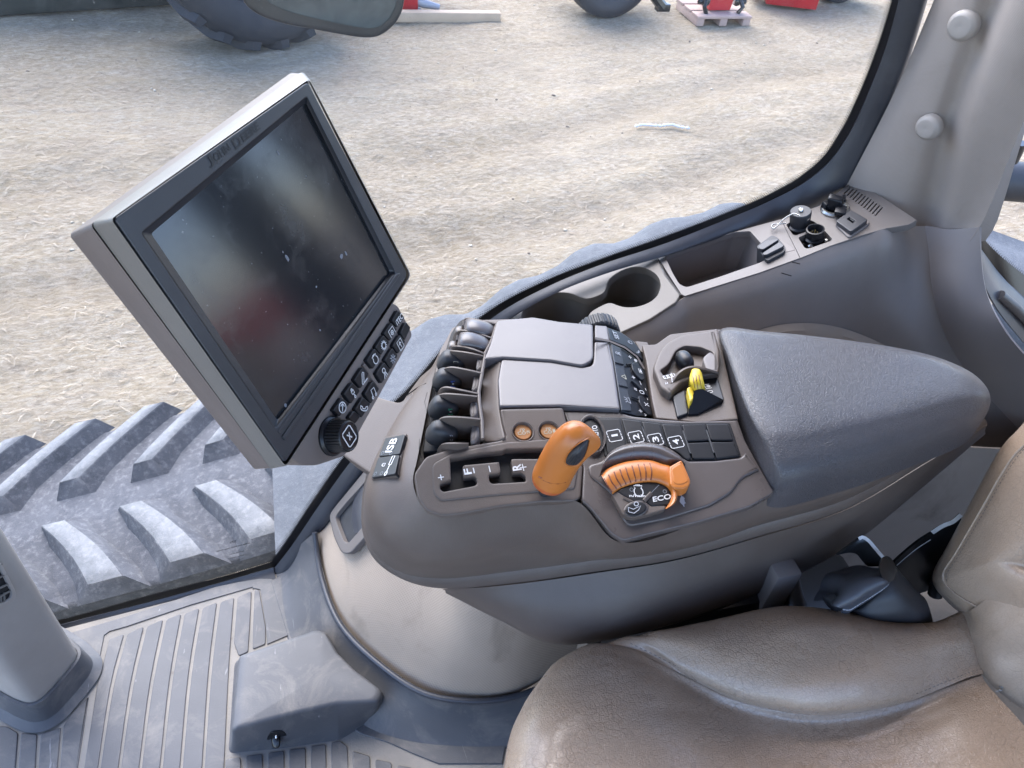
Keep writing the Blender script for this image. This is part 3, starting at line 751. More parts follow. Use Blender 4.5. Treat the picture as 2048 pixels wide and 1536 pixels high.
# moulded fender over the rear run of the track
root = thing('track_fender', 'dusty blue grey moulded fender over the track, behind the monitor and the cup holders', 'fender', (.5, 1.4, 0))
fx = np.linspace(-.16, 1.75, 150); fz = np.interp(fx, [-.16, 0, .24, .37, .49, .72, 1.0, 1.14, 1.35, 1.6, 1.75], [-.165, -.10, -.012, .018, .092, .205, .300, .312, .27, .12, -.05])
k3 = np.ones(9) / 9; fz = np.convolve(np.pad(fz, 4, 'edge'), k3, 'valid')
fy = [1.00, 1.03, 1.08, 1.2, 1.35, 1.5, 1.60, 1.655, 1.675, 1.68, 1.66]; dzf = [-.20, -.02, -.004, .004, .006, .004, .0, -.006, -.020, -.05, -.16]
Gf = np.zeros((len(fy), 150, 3))
for j, (yy, dz_) in enumerate(zip(fy, dzf)):
    e = math.exp(-((yy - 1.66) / .14) ** 2)
    wv = np.clip(np.sin((fx - .06) * 2 * np.pi / .20), -.8, .8) * .007 * e + np.clip(np.sin((fx + .05 + (yy - 1.3) * .5) * 2 * np.pi / .4), -.5, .5) * .005
    Gf[j, :, 0] = fx; Gf[j, :, 1] = yy + (.008 * np.clip(np.sin((fx - .06) * 2 * np.pi / .20), -.75, .75) if yy > 1.6 else 0); Gf[j, :, 2] = fz + dz_ + wv
Gf = np.stack([cr(Gf[:, i], 40) for i in range(150)], 1)
mb = MB(); sheet(mb, Gf, .012); mb.obj('shell', M['fender'], root, sharp=60)
for x in (.66, .22):
    mb = MB(); lathe(mb, (x, 1.13, float(np.interp(x, fx, fz)) + .006), UZ, [(.008, 0), (.008, .004), (.004, .006), (0, .006)], 12)
    mb.obj('rivet', M['metal'], root)

# red trailer behind the tractor: seen only as the red band reflected low in the monitor screen
root = thing('red_trailer', 'red trailer behind the tractor, seen as a red reflection in the monitor', 'trailer', (13, .2, GZ))
mb = MB(); box(mb, (13, .1, .48), (1.0, 1.5, .36), bev=.04); mb.obj('bed', M['redpaint'], root)
for yy in (-1.0, 1.2): tyre(root, (13, yy, GZ + .5), (0, 1, 0), .5, .3, smooth=True)
for yy in (-1.0, 1.2):
    mb = MB(); box(mb, (13, yy * .8, -.55), (.05, .05, .75)); mb.obj('bed_post', M['redpaint'], root)

# clods and little stones on the yard
N = 600; mb = MB(); bmi = bmesh.new(); bmesh.ops.create_icosphere(bmi, subdivisions=1, radius=1); iv = np.array([tuple(v.co) for v in bmi.verts]); ifc = [tuple(v.index for v in f.verts) for f in bmi.faces]; bmi.free()
for _i in range(N):
    x, y = rng.uniform(-4, 7.5), rng.uniform(1.6, 10.2); r = .004 + .011 * rng.random() ** 4
    v = iv * (1 + rng.normal(0, .18, (len(iv), 1))) * np.array([r * rng.uniform(.8, 1.6), r * rng.uniform(.8, 1.3), r * .6]); a = rng.uniform(0, 6.3)
    v = np.stack([v[:, 0] * math.cos(a) - v[:, 1] * math.sin(a), v[:, 0] * math.sin(a) + v[:, 1] * math.cos(a), v[:, 2]], 1)
    mb.add(v + np.array([x, y, GZ + float(gheight(np.array([x]), np.array([y]))[0]) + r * .3]), ifc, int(rng.random() < .45))
tag(mb.obj('gravel', [flatmat('pale_clod', (.62, .55, .43), .9), flatmat('dark_clod', (.26, .21, .16), .9)], sharp=0), 'small pale and brown clods and stones scattered over the yard', 'gravel', kind='stuff')

# ================================================================== cab floor
FL = Zp(0)
mb = MB(); pl = [Vector((-1.6, -1.2, -.012)), Vector((1.5, -1.2, -.012)), Vector((1.5, .98, -.012)), Vector((-.12, .925, -.012)), Vector((-.60, .868, -.012)), Vector((-1.6, .75, -.012))]
n_ = len(pl); mb.add([tuple(p + Vector((0, 0, .012))) for p in pl] + [tuple(p - Vector((0, 0, .03))) for p in pl], [tuple(range(n_)), tuple(range(2 * n_ - 1, n_ - 1, -1))] + [(i, n_ + i, n_ + (i + 1) % n_, (i + 1) % n_) for i in range(n_)])
fo = mb.obj('cab_floor', M['dirt'], sharp=20); fo['kind'] = 'structure'; fo['label'] = 'dirty floor of the tractor cab, seen in the grooves of the mat'

root = thing('floor_mat', 'ribbed dark grey rubber floor mat, dusty, with dirt packed in its grooves', 'floor mat', (-.3, .6, 0))
C1 = lambda x, y: (x / 3.938, 1100 + y / 3.938)
C2 = lambda x, y: (420 + x / 3.938, 1146 + y / 3.938)
gr = [[(845, 700), (770, 1010), (600, 1850)], [(990, 660), (890, 1030), (760, 1850)], [(1145, 600), (1040, 1050), (922, 1850)], [(1297, 545), (1195, 1040), (1088, 1850)], [(1440, 500), (1350, 1000), (1255, 1850)],
      [(1582, 455), (1500, 950), (1415, 1850)], [(1722, 410), (1660, 900), (1592, 1850)], [(1857, 370), (1820, 850), (1768, 1850)], [(1995, 320), (1982, 560), (1962, 830)]]
def edge(g, s):          # shifted groove edge as picture points, resampled
    P = np.array(g, float); Q = cr([(a, b, 0) for a, b in P], 8)[:, :2]
    w = 14.5 - 3.5 * np.linspace(0, 1, 9)
    return [(x + s * ww, y) for (x, y), ww in zip(Q, w)]
HM = .0022
for i in range(len(gr) - 1):
    a = edge(gr[i], 1); b = edge(gr[i + 1], -1)
    if i == 0: a = [(x, y) for x, y in a if y < 1000] + [(765, 1060), (640, 1850)]
    if i == len(gr) - 2: a = [(x, y) for x, y in a if y < 800] + [(1880, 835)]; b = [(x, y) for x, y in b if y < 790] + [(1955, 800)]
    top = [(a[0][0], a[0][1] + 2), (b[0][0], b[0][1] - 4)]
    poly = [C1(x, y) for x, y in a[::-1]] + [C1(x, y) for x, y in b]
    n_a = len(a)
    poly = [p + ((1.5,) if 0 < k < len(poly) - 1 and k not in (n_a - 1, n_a) else (5,)) for k, p in enumerate(poly)]
    mb = MB(); plate(mb, rounded(poly, 5, 3), FL, .010, .0025, up=HM); mb.obj('rib', M['mat'], root)
for poly in ([C1(700, 1150), C1(560, 1290), C1(500, 1380), C1(462, 1850), C1(588, 1850)], [C1(478, 1395), C1(320, 1450), C1(295, 1850), C1(438, 1850)], [C1(290, 1450), C1(165, 1440), C1(135, 1850), C1(270, 1850)], [C1(140, 1440), C1(60, 1390), C1(-60, 1380), C1(-60, 1850), C1(110, 1850)]):
    mb = MB(); plate(mb, rounded(poly, 4, 3), FL, .010, .0025, up=HM); mb.obj('rib', M['mat'], root)
# border strip along the window sill and the bevelled rib against the riser
brd = [C1(520, 662), C1(1000, 520), C1(1480, 360), C1(1900, 222), C2(480, 45), C2(520, 60), C2(540, 200), C2(615, 490), C2(450, 560), C2(440, 420), C2(395, 130), C2(345, 118), C2(335, 128)] + [C1(1990, 290), C1(1500, 432), C1(1000, 600), C1(860, 640)] + [C1(820, 670), C1(755, 990), C1(700, 1100), C1(640, 1150), C1(705, 940), C1(690, 880), C1(600, 760)]
mb = MB(); plate(mb, [p[:2] for p in brd], FL, .010, .0012, up=.0022); mb.obj('border', M['mat'], root)
for poly in ([C2(352, 130), C2(388, 132), C2(438, 430), C2(436, 560), C2(335, 600), C2(340, 400)],):
    mb = MB(); plate(mb, rounded(poly, 4, 3), FL, .010, .0025, up=HM); mb.obj('rib', M['mat'], root)
xs = [(120, 240, 1465, 1448), (282, 412, 1440, 1420), (455, 582, 1415, 1395), (622, 752, 1388, 1372), (792, 912, 1362, 1345), (952, 1082, 1330, 1330), (1122, 1260, 1400, 1440), (1302, 1430, 1465, 1490), (1475, 1590, 1510, 1530)]
for a, b, ya, yb in xs:
    if a == 952: poly = [C2(960, 1700), C2(952, 1335), C2(1020, 1318), C2(1082, 1362), C2(1095, 1700)]
    else: poly = [C2(a + 8, 1760), C2(a, ya), C2(b, yb), C2(b + 10, 1760)]
    mb = MB(); plate(mb, rounded(poly, 5, 3), FL, .010, .0025, up=HM); mb.obj('rib', M['mat'], root)
# coved riser of the mat up to the fabric column
rim = [(632, 1062), (636, 1092), (646, 1152), (682, 1244), (757, 1322), (850, 1383), (935, 1399), (1020, 1393), (1110, 1365), (1210, 1345)]
RZ = .075; RIMZ = [.122, .100, .082] + [.075] * 7
R0 = zr(0.0, (545, 1125), (556, 1165), (560, 1215), (580, 1290), (640, 1375), (715, 1452), (800, 1485), (920, 1498), (1060, 1495), (1230, 1480))
R1 = zr(.012, (566, 1115), (577, 1160), (584, 1212), (606, 1284), (665, 1362), (735, 1430), (815, 1464), (925, 1478), (1055, 1474), (1225, 1455))
R2 = [Zp(z - .012).at(x - 14, y + 12) for (x, y), z in zip(rim, RIMZ)]; R3 = [Zp(z).at(x - 5, y + 4) for (x, y), z in zip(rim, RIMZ)]
mb = MB(); sheet(mb, grid([R0, R1, R2, R3], 60, 14), .004); mb.obj('riser', M['mat'], root)
mb = MB(); tube(mb, cr([Zp(z + .004).at(x - 3, y + 3) for (x, y), z in zip(rim, RIMZ)], 60), .0052, 10); mb.obj('rim_bead', M['rubber'], root)
# base apron below riser
mb = MB(); plate(mb, [C2(480, 60), C2(620, 520), C2(900, 900), C2(1150, 1240), C2(1200, 1270), C2(1400, 1330), C2(1600, 1420), C2(1800, 1500), C2(2300, 1500), C2(2400, 1000), C2(1700, 1300), C2(1100, 1000), C2(700, 400), C2(560, 20)], FL, .010, .002, up=HM + .001); mb.obj('apron', M['mat'], root)

# raised foot block
root = thing('foot_block', 'raised wedge shaped grey rubber footrest block on the cab floor', 'footrest', (-.1, .65, 0))
top = [C2(226, 640, ) + (5,), C2(835, 436) + (7,), C2(905, 450) + (9,), C2(1000, 615) + (3,), C2(1150, 765) + (3,), C2(1365, 925) + (16,), C2(1330, 1010) + (10,), C2(1000, 1030) + (3,), C2(600, 1120) + (3,), C2(166, 1235) + (9,)]
bot = [C2(210, 690), C2(835, 470), C2(915, 470), C2(1010, 640), C2(1160, 790), C2(1392, 975), C2(1310, 1120), C2(1010, 1285), C2(600, 1352), C2(165, 1400)]
TZ = .085
tp = [Zp(TZ).at(*p) for p in rounded(top, 6, 5)]
ctr = sum(tp, Vector()) / len(tp)
b2 = []
bt = rounded([bot[k] + ((12,) if k in (0, 5, 6, 9) else (4,)) for k in range(10)], 6, 5)
bp = [Zp(.004).at(*p) for p in bt]
rings = [[ctr + (p - ctr) * .05 + UZ * .001 for p in tp], [ctr + (p - ctr) * .88 + UZ * .0005 for p in tp], [ctr + (p - ctr) * .965 - UZ * .001 for p in tp], [p - UZ * .007 for p in tp]]
def lp(t): return [a * (1 - t) + b * t for a, b in zip(rings[3], bp)]
rings += [lp(.12), lp(.5), lp(.92), [b + (b - Vector((ctr.x, ctr.y, b.z))).normalized() * .006 - UZ * .006 for b in bp]]
k = len(tp); mb = MB(); mb.add([p for r in rings for p in r], [(j * k + i, j * k + (i + 1) % k, (j + 1) * k + (i + 1) % k, (j + 1) * k + i) for j in range(len(rings) - 1) for i in range(k)] + [tuple(range(k))])
mb.obj('block', M['mat'], root, sharp=60)
fp = Plane(Zp(0).at(461, 1499), (Zp(0).at(712, 1461) - Zp(0).at(461, 1499)).cross(Zp(TZ).at(461, 1451) - Zp(0).at(461, 1499)))
lo = rounded([(533, 1498, 2), (533, 1478, 8), (541, 1464, 9), (568, 1463, 9), (578, 1478, 7), (580, 1490, 3)], 5, 4)
mb = MB(); plate(mb, lo, fp, .010, .0015, up=.004); latch = mb.obj('latch', M['steel'], root)
mb = MB(); sell(mb, fp.at(552, 1482, .008), (.0075, .0075, .009), (fp.n, RT, UP)); mb.obj('latch_knob', M['steel'], latch)
mb = MB(); sell(mb, fp.at(552, 1474, .016), (.0012, .0016, .0025), (fp.n, RT, UP)); mb.obj('pin', M['metal'], latch)

# ================================================================== fabric covered column behind the mat
root = thing('column_panel', 'curved beige perforated panel below the armrest console, stained along its foot', 'panel', (.1, .6, 0))
GPc = Plane((0, .936, 0), (-.12, 1, 0))
base = [Zp(z - .008).at(x + 2, y - 2) for (x, y), z in zip(rim[:8], RIMZ)] + [Vector(q) for q in ((.36, .60, RZ), (.5, .655, RZ), (.75, .69, RZ), (1.0, .66, RZ), (1.4, .58, RZ))]
sh_ = lambda p, z: UZ * (z if p.x < .62 else z * max(.62, 1 - (p.x - .62) * 1.2))
topr = [GPc.at(*q) for q in ((640, 1066), (656, 1046), (686, 1006), (728, 946), (790, 870), (860, 800))] + [base[6] + Vector((.0, .20, .50)), base[7] + Vector((.02, .12, .53))] + [p + sh_(p, .54) + Vector((.02, .03, 0)) for p in base[8:]]
def colrow(t):
    out = []
    for p, q in zip(base, topr):
        m = p * (1 - t) + q * t; k = math.sin(math.pi * t) * .16
        out.append(m + Vector((-(q.x - p.x) * k, -(q.y - p.y) * k, (q.z - p.z) * k * .35)))
    return out
rows = [colrow(t) for t in (0, .25, .5, .75, 1)]
mb = MB(); Gc = grid(rows, 70, 20, byindex=True); sheet(mb, Gc, .004); o = mb.obj('cover', M['column'], root); set_uv(o, Gc)
# grab pocket set in the column
q = Zp(.30).at(690, 1100); ppl = Plane(Gc[10, 12], gnormals(Gc)[10, 12])
from mathutils.bvhtree import BVHTree
_bv = BVHTree.FromPolygons([tuple(v) for v in Gc.reshape(-1, 3)], [(j * 71 + i, j * 71 + i + 1, (j + 1) * 71 + i + 1, (j + 1) * 71 + i) for j in range(20) for i in range(70)])
def hit(x, y):
    d = ray(x, y).normalized(); return _bv.ray_cast(CAM, d)
h0, h1, h2 = [hit(*k)[0] for k in ((672, 1060), (705, 1090), (722, 985))]
ppl = Plane(h0, (h1 - h0).cross(h2 - h0))
po = rounded([(657, 1030, 12), (672, 1010, 6), (738, 930, 8), (800, 900, 5), (800, 1010, 5), (735, 1068, 5), (699, 1108, 12), (683, 1106, 8), (668, 1075, 10)], 8, 4)
pi = rounded([(669, 1034, 9), (690, 1008, 6), (742, 950, 8), (790, 930, 5), (785, 1000, 5), (728, 1050, 5), (697, 1086, 9), (688, 1084, 6), (679, 1062, 8)], 6, 4)
mb = MB(); plate(mb, po, ppl, .010, .004, holes=[pi], up=.013, hh=.03); pk = mb.obj('grab_pocket', M['ledge'], root)
mb = MB(); plate(mb, po, ppl.lift(.0045), .004, .001); mb.obj('pocket_floor', M['blacksoft'], pk)
mb = MB(); sheet(mb, grid([[ppl.at(708, 1068, .004), ppl.at(703, 1030, .007), ppl.at(712, 985, .007), ppl.at(735, 950, .004)], [ppl.at(725, 1062, .007), ppl.at(720, 1020, .012), ppl.at(730, 975, .011), ppl.at(745, 940, .007)], [ppl.at(760, 1040, -.012), ppl.at(760, 1000, .0), ppl.at(760, 960, 0), ppl.at(770, 930, -.006)]], 16, 10), .003); mb.obj('pocket_cloth', M['rubber'], pk)

# ================================================================== side window
GP = Plane((0, .948, 0), (-.12, 1, 0))
GL = Plane(GP.p + Vector((-.12, 1, 0)).normalized() * .010, GP.n)
S_in = [(545, 1141), (583, 1092), (640, 1008), (700, 925), (760, 852), (830, 786), (910, 700), (1000, 625), (1100, 571), (1200, 530), (1330, 487), (1450, 440), (1540, 402), (1610, 365), (1660, 323), (1700, 265), (1735, 190), (1770, 100), (1790, 30), (1812, -60)]
S_out = [(560, 1158), (603, 1112), (668, 1028), (728, 942), (790, 866), (856, 800), (930, 712), (1012, 634), (1110, 576), (1215, 537), (1330, 505), (1450, 468), (1560, 438), (1640, 410), (1690, 376), (1732, 305), (1772, 220), (1812, 120), (1840, 30), (1866, -60)]
F_in0 = [(541, 1118), (566, 1080), (622, 995), (680, 912), (742, 838), (812, 772), (890, 684), (985, 610), (1088, 557), (1192, 517), (1326, 468), (1448, 422), (1538, 383), (1598, 347), (1642, 307), (1680, 250), (1714, 180), (1746, 98), (1769, 30), (1792, -60)]
F_in = [(a + (c - a) * .30, b + (d - b) * .30) for (a, b), (c, d) in zip(F_in0, S_in)]
root = thing('side_window', 'large right side window pane with black dotted edge, looking out on the yard', 'window', GP.at(560, 1140))
corner = [GL.at(*p) for p in [(-700, 1470), (130, 1252)] + [tuple(a) for a in S_in]]
last = corner[-1]; topz = 1.72
corner += [Vector((last.x - .04, 0, topz)), Vector((-1.1, 0, topz))]
for p in corner: p.y = GL.p.y + .12 * p.x
nG = GL.n; mb = MB(); k = len(corner)
tri = tessellate_polygon([corner])
mb.add([p - nG * .004 for p in corner], [tuple(t) for t in tri])
m, nt, ln, bs = newmat('window_glass'); nt.remove(bs); v = objco(nt)
tr = nt.new('ShaderNodeBsdfTransparent'); tr.inputs['Color'].default_value = (.95, .965, .96, 1)
gl = nt.new('ShaderNodeBsdfGlossy'); gl.inputs['Roughness'].default_value = .02
df = nt.new('ShaderNodeBsdfDiffuse'); df.inputs['Color'].default_value = (.62, .62, .63, 1)
fr = nt.new('ShaderNodeFresnel'); fr.inputs['IOR'].default_value = 1.5
mx = nt.new('ShaderNodeMixShader'); mx2 = nt.new('ShaderNodeMixShader')
ln.new(mathn(nt, ln, 'MULTIPLY', fr.outputs[0], .55), mx.inputs[0]); ln.new(tr.outputs[0], mx.inputs[1]); ln.new(gl.outputs[0], mx.inputs[2])
dust = mathn(nt, ln, 'ADD', mathn(nt, ln, 'MULTIPLY', ramp(nt, ln, noise(nt, ln, v, 420, 2, .5), .70, .74), .28), mathn(nt, ln, 'ADD', .015, mathn(nt, ln, 'MULTIPLY', ramp(nt, ln, noise(nt, ln, v, 5, 7, .66, .8), .40, .75), .07)))
ln.new(dust, mx2.inputs[0]); ln.new(mx.outputs[0], mx2.inputs[1]); ln.new(df.outputs[0], mx2.inputs[2])
ln.new(mx2.outputs[0], nt['Material Output'].inputs[0])
mb.obj('pane', m, root, sharp=0, smooth=False)
# black printed border with its dot rows
gp_ = lambda p, d=.0: GL.at(p[0], p[1], d)
mb = MB()
ci = cr([gp_(p, .002) for p in F_in], 260); co_ = cr([gp_((p[0] + (q[0] - p[0]) * 1.02, p[1] + (q[1] - p[1]) * 1.02), .002) for p, q in zip(F_in, S_in)], 260)
G = np.stack([ci, co_], 0); sheet(mb, G)
tot = np.linalg.norm(np.diff(ci, axis=0), axis=1).sum(); nd = int(tot / .0036); cd = cr([Vector(c) for c in ci[::8]], nd)
inward = []
for i in range(nd + 1):
    t = cd[min(i + 1, nd)] - cd[max(i - 1, 0)]; w = np.cross(t, np.array(nG)); w /= np.linalg.norm(w)
    if w @ (np.array(GL.at(1000, 400)) - cd[i]) < 0: w = -w
    t = t / np.linalg.norm(t)
    for r_, (of, sz) in enumerate(((.0012, .0017), (.0044, .0013), (.0074, .0009))):
        c = cd[i] + w * of + t * (.0018 if r_ % 2 else 0)
        mb.add([c + t * sz, c + w * sz * 1.15, c - t * sz, c - w * sz * 1.15], [(0, 1, 2, 3)])
# border along the sill
sl0 = [gp_(p, .002) for p in ((-700, 1455), (130, 1238), (330, 1183), (470, 1146), (548, 1122))]; sl1 = [gp_(p, .002) for p in ((-700, 1480), (130, 1256), (330, 1202), (470, 1165), (552, 1142))]
a_ = cr(sl0, 100); sheet(mb, np.stack([a_, cr(sl1, 100)], 0))
nd = int(np.linalg.norm(np.diff(a_, axis=0), axis=1).sum() / .0036); cd = cr(sl0, nd)
for i in range(nd):
    t = (cd[i + 1] - cd[i]); t /= np.linalg.norm(t); w = np.array([0, 0, 1.0]); c = cd[i] + w * .0014
    mb.add([c + t * .0016, c + w * .002, c - t * .0016, c - w * .0016], [(0, 1, 2, 3)])
mb.obj('printed_border', M['frit'], root, sharp=0, smooth=False)
# etched lettering block of the pane
mb = MB(); gE = (GL.at(500, 1086) - GL.at(430, 1104)); gU = UZ
GLm = GL.lift(.002)
for i, (y, x0, x1, hh) in enumerate(((1100, 425, 508, 3.0),)):
    mk(mb, (x0 + x1) / 2, y - 6, GLm, .030, .0018, 'T:0M43R 00341 00345 D0T M3208', E=gE, U=gU)
for y, w, s in ((1105, .013, 'T:LAM M8845'), (1113, .017, 'T:TEMP 88M7'), (1120, .012, 'T:43R-0056')):
    mk(mb, 474, y, GLm, w, .0012, s, E=gE, U=gU)
mk(mb, 466, 1083, GLm, .005, .003, 'sq', E=gE, U=gU, lw=.0007); mk(mb, 466, 1083, GLm, .003, .002, 'T:43', E=gE, U=gU)
mb.obj('pane_marking', M['frit'], root, sharp=0, smooth=False)
# rubber seal
GPi = GP.lift(.0)
a = [GP.at(*p) for p in S_in]; c = [GP.at(*p) for p in S_out]
mid1 = [(p * .75 + q * .25) + GP.n * .010 for p, q in zip(a, c)]; mid2 = [(p * .35 + q * .65) + GP.n * .016 for p, q in zip(a, c)]
mb = MB(); sheet(mb, grid([a, mid1, mid2, [q + GP.n * .006 for q in c]], 120, 10), .004); mb.obj('seal', M['rubber'], root)
# sill gutter at the floor
a = [GP.at(*p) for p in ((-700, 1478), (130, 1254), (340, 1200), (548, 1141))]
mb = MB(); sheet(mb, grid([[p + UZ * .010 for p in a], [p + GP.n * .006 + UZ * .004 for p in a], [p + GP.n * .014 + UZ * .001 for p in a], [p + GP.n * .03 - UZ * .004 for p in a]], 60, 8), .004); mb.obj('sill_seal', M['rubber'], root)

# ================================================================== side console (ledge with cup holders)
LP = Plane((0, 0, .455), (-.29, 0, 1))
root = thing('side_console', 'grey taupe side console under the window with sockets, storage tray and vent slots', 'console', LP.at(1500, 560))
far = [(905, 745), (955, 690), (1018, 633), (1115, 574), (1218, 537), (1332, 506), (1452, 468), (1562, 438), (1640, 411), (1682, 380), (1712, 360)]
near = [(1712, 360), (1780, 404), (1842, 446), (1770, 455), (1725, 468), (1660, 492), (1600, 516), (1520, 545), (1440, 570), (1368, 592), (1352, 606), (1300, 640), (1235, 668), (1150, 700), (1000, 770)]
S4 = lambda x, y: (1480 + x / 6.4, 340 + y / 6.4)
tray = rounded([(1330, 512, 6), (1400, 486, 3), (1470, 464, 4), (1500, 462, 3), (1545, 512, 5), (1520, 525, 3), (1440, 553, 4), (1372, 575, 9), (1358, 567, 4), (1345, 545, 4)], 4, 3)
dsub = rounded([S4(590, 700) + (3,), S4(750, 600) + (3,), S4(930, 650) + (5,), S4(1010, 700) + (4,), S4(1000, 730) + (3,), S4(720, 835) + (4,), S4(680, 830) + (3,)], 3, 3)
dsq = rounded([S4(745, 865) + (3,), S4(1010, 745) + (5,), S4(1060, 750) + (4,), S4(1180, 880) + (3,), S4(1170, 905) + (3,), S4(880, 1005) + (4,), S4(830, 1000) + (4,)], 3, 3)
slots = []
for k in range(12):
    x0, y0 = 1425 + 36.4 * k, 208 + 24.2 * k
    x1, y1 = x0 - 92 - .4 * k, y0 + 95 + 1.5 * k
    slots.append([S4(x0 - 8, y0 - 3), S4(x0 + 8, y0 + 3), S4(x1 + 9, y1 + 3), S4(x1 - 7, y1 - 3)])
ledge = far + near[1:]
# cup holder piece is separate; main ledge starts right of it
ml = [(1312, 520), (1332, 511), (1452, 468), (1562, 438), (1640, 411), (1682, 380), (1712, 360), (1780, 404), (1834, 440), (1818, 449), (1772, 457), (1725, 470), (1660, 492), (1600, 516), (1520, 545), (1440, 570), (1370, 592), (1362, 588)]
mlA = [(1312, 509), (1332, 504), (1452, 468), (1562, 438), (1600, 516), (1520, 545), (1440, 570), (1370, 592), (1362, 588)]
mlB = [(1562.6, 438), (1640, 411), (1682, 380), (1712, 360), (1780, 404), (1834, 440), (1818, 449), (1772, 457), (1725, 470), (1660, 492), (1600.6, 516)]
mb = MB(); plate(mb, mlA, LP, .012, .0006, holes=[tray], hh=.012, hb=.0006); plate(mb, mlB, LP, .012, .0006, holes=[dsub, dsq] + slots, hh=.012, hb=.0003); mb.obj('ledge', M['ledge'], root)
mb = MB()
for hole, d in ((slots, .011),):
    for s in hole: mb.add([LP.at(x, y, -.010) for x, y in s], [(0, 1, 2, 3)])
mb.obj('vent_void', M['well'], root, smooth=False)
# tray bin
mb = MB(); top = [LP.at(x, y, -.010) for x, y in tray]; cc = sum(top, Vector()) / len(top)
bot = [Vector((cc.x + (p.x - cc.x) * .93, cc.y + (p.y - cc.y) * .9, p.z - .075)) for p in top]; k = len(top)
mb.add(top + bot, [(i, (i + 1) % k, k + (i + 1) % k, k + i) for i in range(k)] + [tuple(range(k, 2 * k))]); mb.obj('storage_tray', M['taupe_side'], root, sharp=40)
# pockets for connectors
for s, d in ((dsub, .02), (dsq, .014)):
    mb = MB(); top = [LP.at(x, y, -.009) for x, y in s]; k = len(top); mb.add(top + [p - LP.n * d for p in top], [(i, (i + 1) % k, k + (i + 1) % k, k + i) for i in range(k)] + [tuple(range(k, 2 * k))]); mb.obj('socket_recess', M['taupe_side'], root, sharp=40)
# cup holder piece
cp = [(905, 745), (955, 690), (1018, 631), (1115, 572), (1218, 535), (1310, 508), (1330, 550), (1360, 590), (1352, 604), (1300, 638), (1235, 668), (1150, 700), (1000, 770)]
K7 = lambda x, y: (1000 + x / 2.56, 360 + y / 2.56)
def ell(cx, cy, rx, ry, a, a0=0, a1=360, n=26):
    ca, sa = math.cos(R_(a)), math.sin(R_(a)); return [(cx + rx * math.cos(R_(t)) * ca - ry * math.sin(R_(t)) * sa, cy + rx * math.cos(R_(t)) * sa + ry * math.sin(R_(t)) * ca) for t in np.linspace(a0, a1, n, endpoint=False)]
cA = [K7(*p) for p in ((535, 570), (560, 510), (620, 465), (690, 445), (755, 455), (805, 490), (822, 540), (805, 590), (765, 625), (700, 648), (640, 650), (600, 640), (572, 630), (540, 634), (480, 665), (455, 690), (450, 720), (430, 750), (380, 775), (300, 790), (200, 780), (130, 750), (110, 700), (130, 650), (190, 605), (270, 578), (350, 578), (410, 600), (450, 606), (495, 594))]
cA = smooth_poly(cA, 3)
mb = MB(); plate(mb, rounded(cp, 4, 3), LP, .014, .003, holes=[cA], up=.0025, hh=.014); ch = mb.obj('cup_holder', M['cup'], root)
mb = MB(); top = [LP.at(x, y, -.010) for x, y in cA]; k = len(top); cc = sum(top, Vector()) / k
mb.add(top + [Vector((p.x * .97 + cc.x * .03, p.y * .97 + cc.y * .03, p.z - .07)) for p in top], [(i, (i + 1) % k, k + (i + 1) % k, k + i) for i in range(k)] + [tuple(range(k, 2 * k))]); mb.obj('cup_well', M['cup'], ch, sharp=50)
mb = MB(); ribbon(mb, [LP.at(x, y, .0012) for x, y in ((1311, 508), (1331, 549), (1361, 590))], LP.n, .002); mb.obj('joint_line', M['line'], root)
# inner wall
nearw = [(940, 800), (1000, 772), (1150, 702), (1235, 670), (1300, 641), (1352, 607), (1370, 594), (1440, 572), (1520, 547), (1600, 518), (1660, 494), (1725, 470), (1775, 457)]
W0 = [LP.at(x, y, -.002) for x, y in nearw]; W1 = [p + Vector((.002, -.012, -.012)) for p in W0]
W2 = [p + Vector((.01, -.035, -.10)) for p in W0]; W3 = [p + Vector((.02, -.05, -.25)) for p in W0]; W4 = [p + Vector((.03, -.03, -.62)) for p in W0]
cr_e = row((1850, 452, 'y', .93), (1857, 500, 'y', .905), (1866, 590, 'y', .862), (1908, 705, 'y', .815), (2075, 900, 'y', .735))
pre = row((1815, 452, 'y', .945), (1822, 492, 'y', .915), (1825, 590, 'y', .868), (1845, 710, 'y', .82), (1960, 930, 'y', .75))
Ws = [W0, W1, W2, W3, W4]
rows_ = [w + [pre[i], cr_e[i]] for i, w in enumerate(Ws)]
mb = MB(); sheet(mb, grid(rows_, 90, 30), .004); mb.obj('inner_wall', M['wall_trim'], root)
# rear corner trim, light from the rear window put into its paler colour
T = [row((1850, 452, 'y', .93), (1905, 459, 'y', .888), (1960, 454, 'y', .85)), row((1857, 500, 'y', .905), (1908, 505, 'y', .865), (1961, 500, 'y', .835)), row((1866, 590, 'y', .862), (1915, 590, 'y', .825), (1973, 585, 'y', .80)), row((1908, 705, 'y', .815), (1952, 690, 'y', .782), (2006, 656, 'y', .755)), row((2075, 900, 'y', .735), (2100, 850, 'y', .715), (2125, 790, 'y', .70))]
mb = MB(); sheet(mb, grid(T, 20, 30), .004); mb.obj('corner_trim', M['taupe_pale_lit'], root)
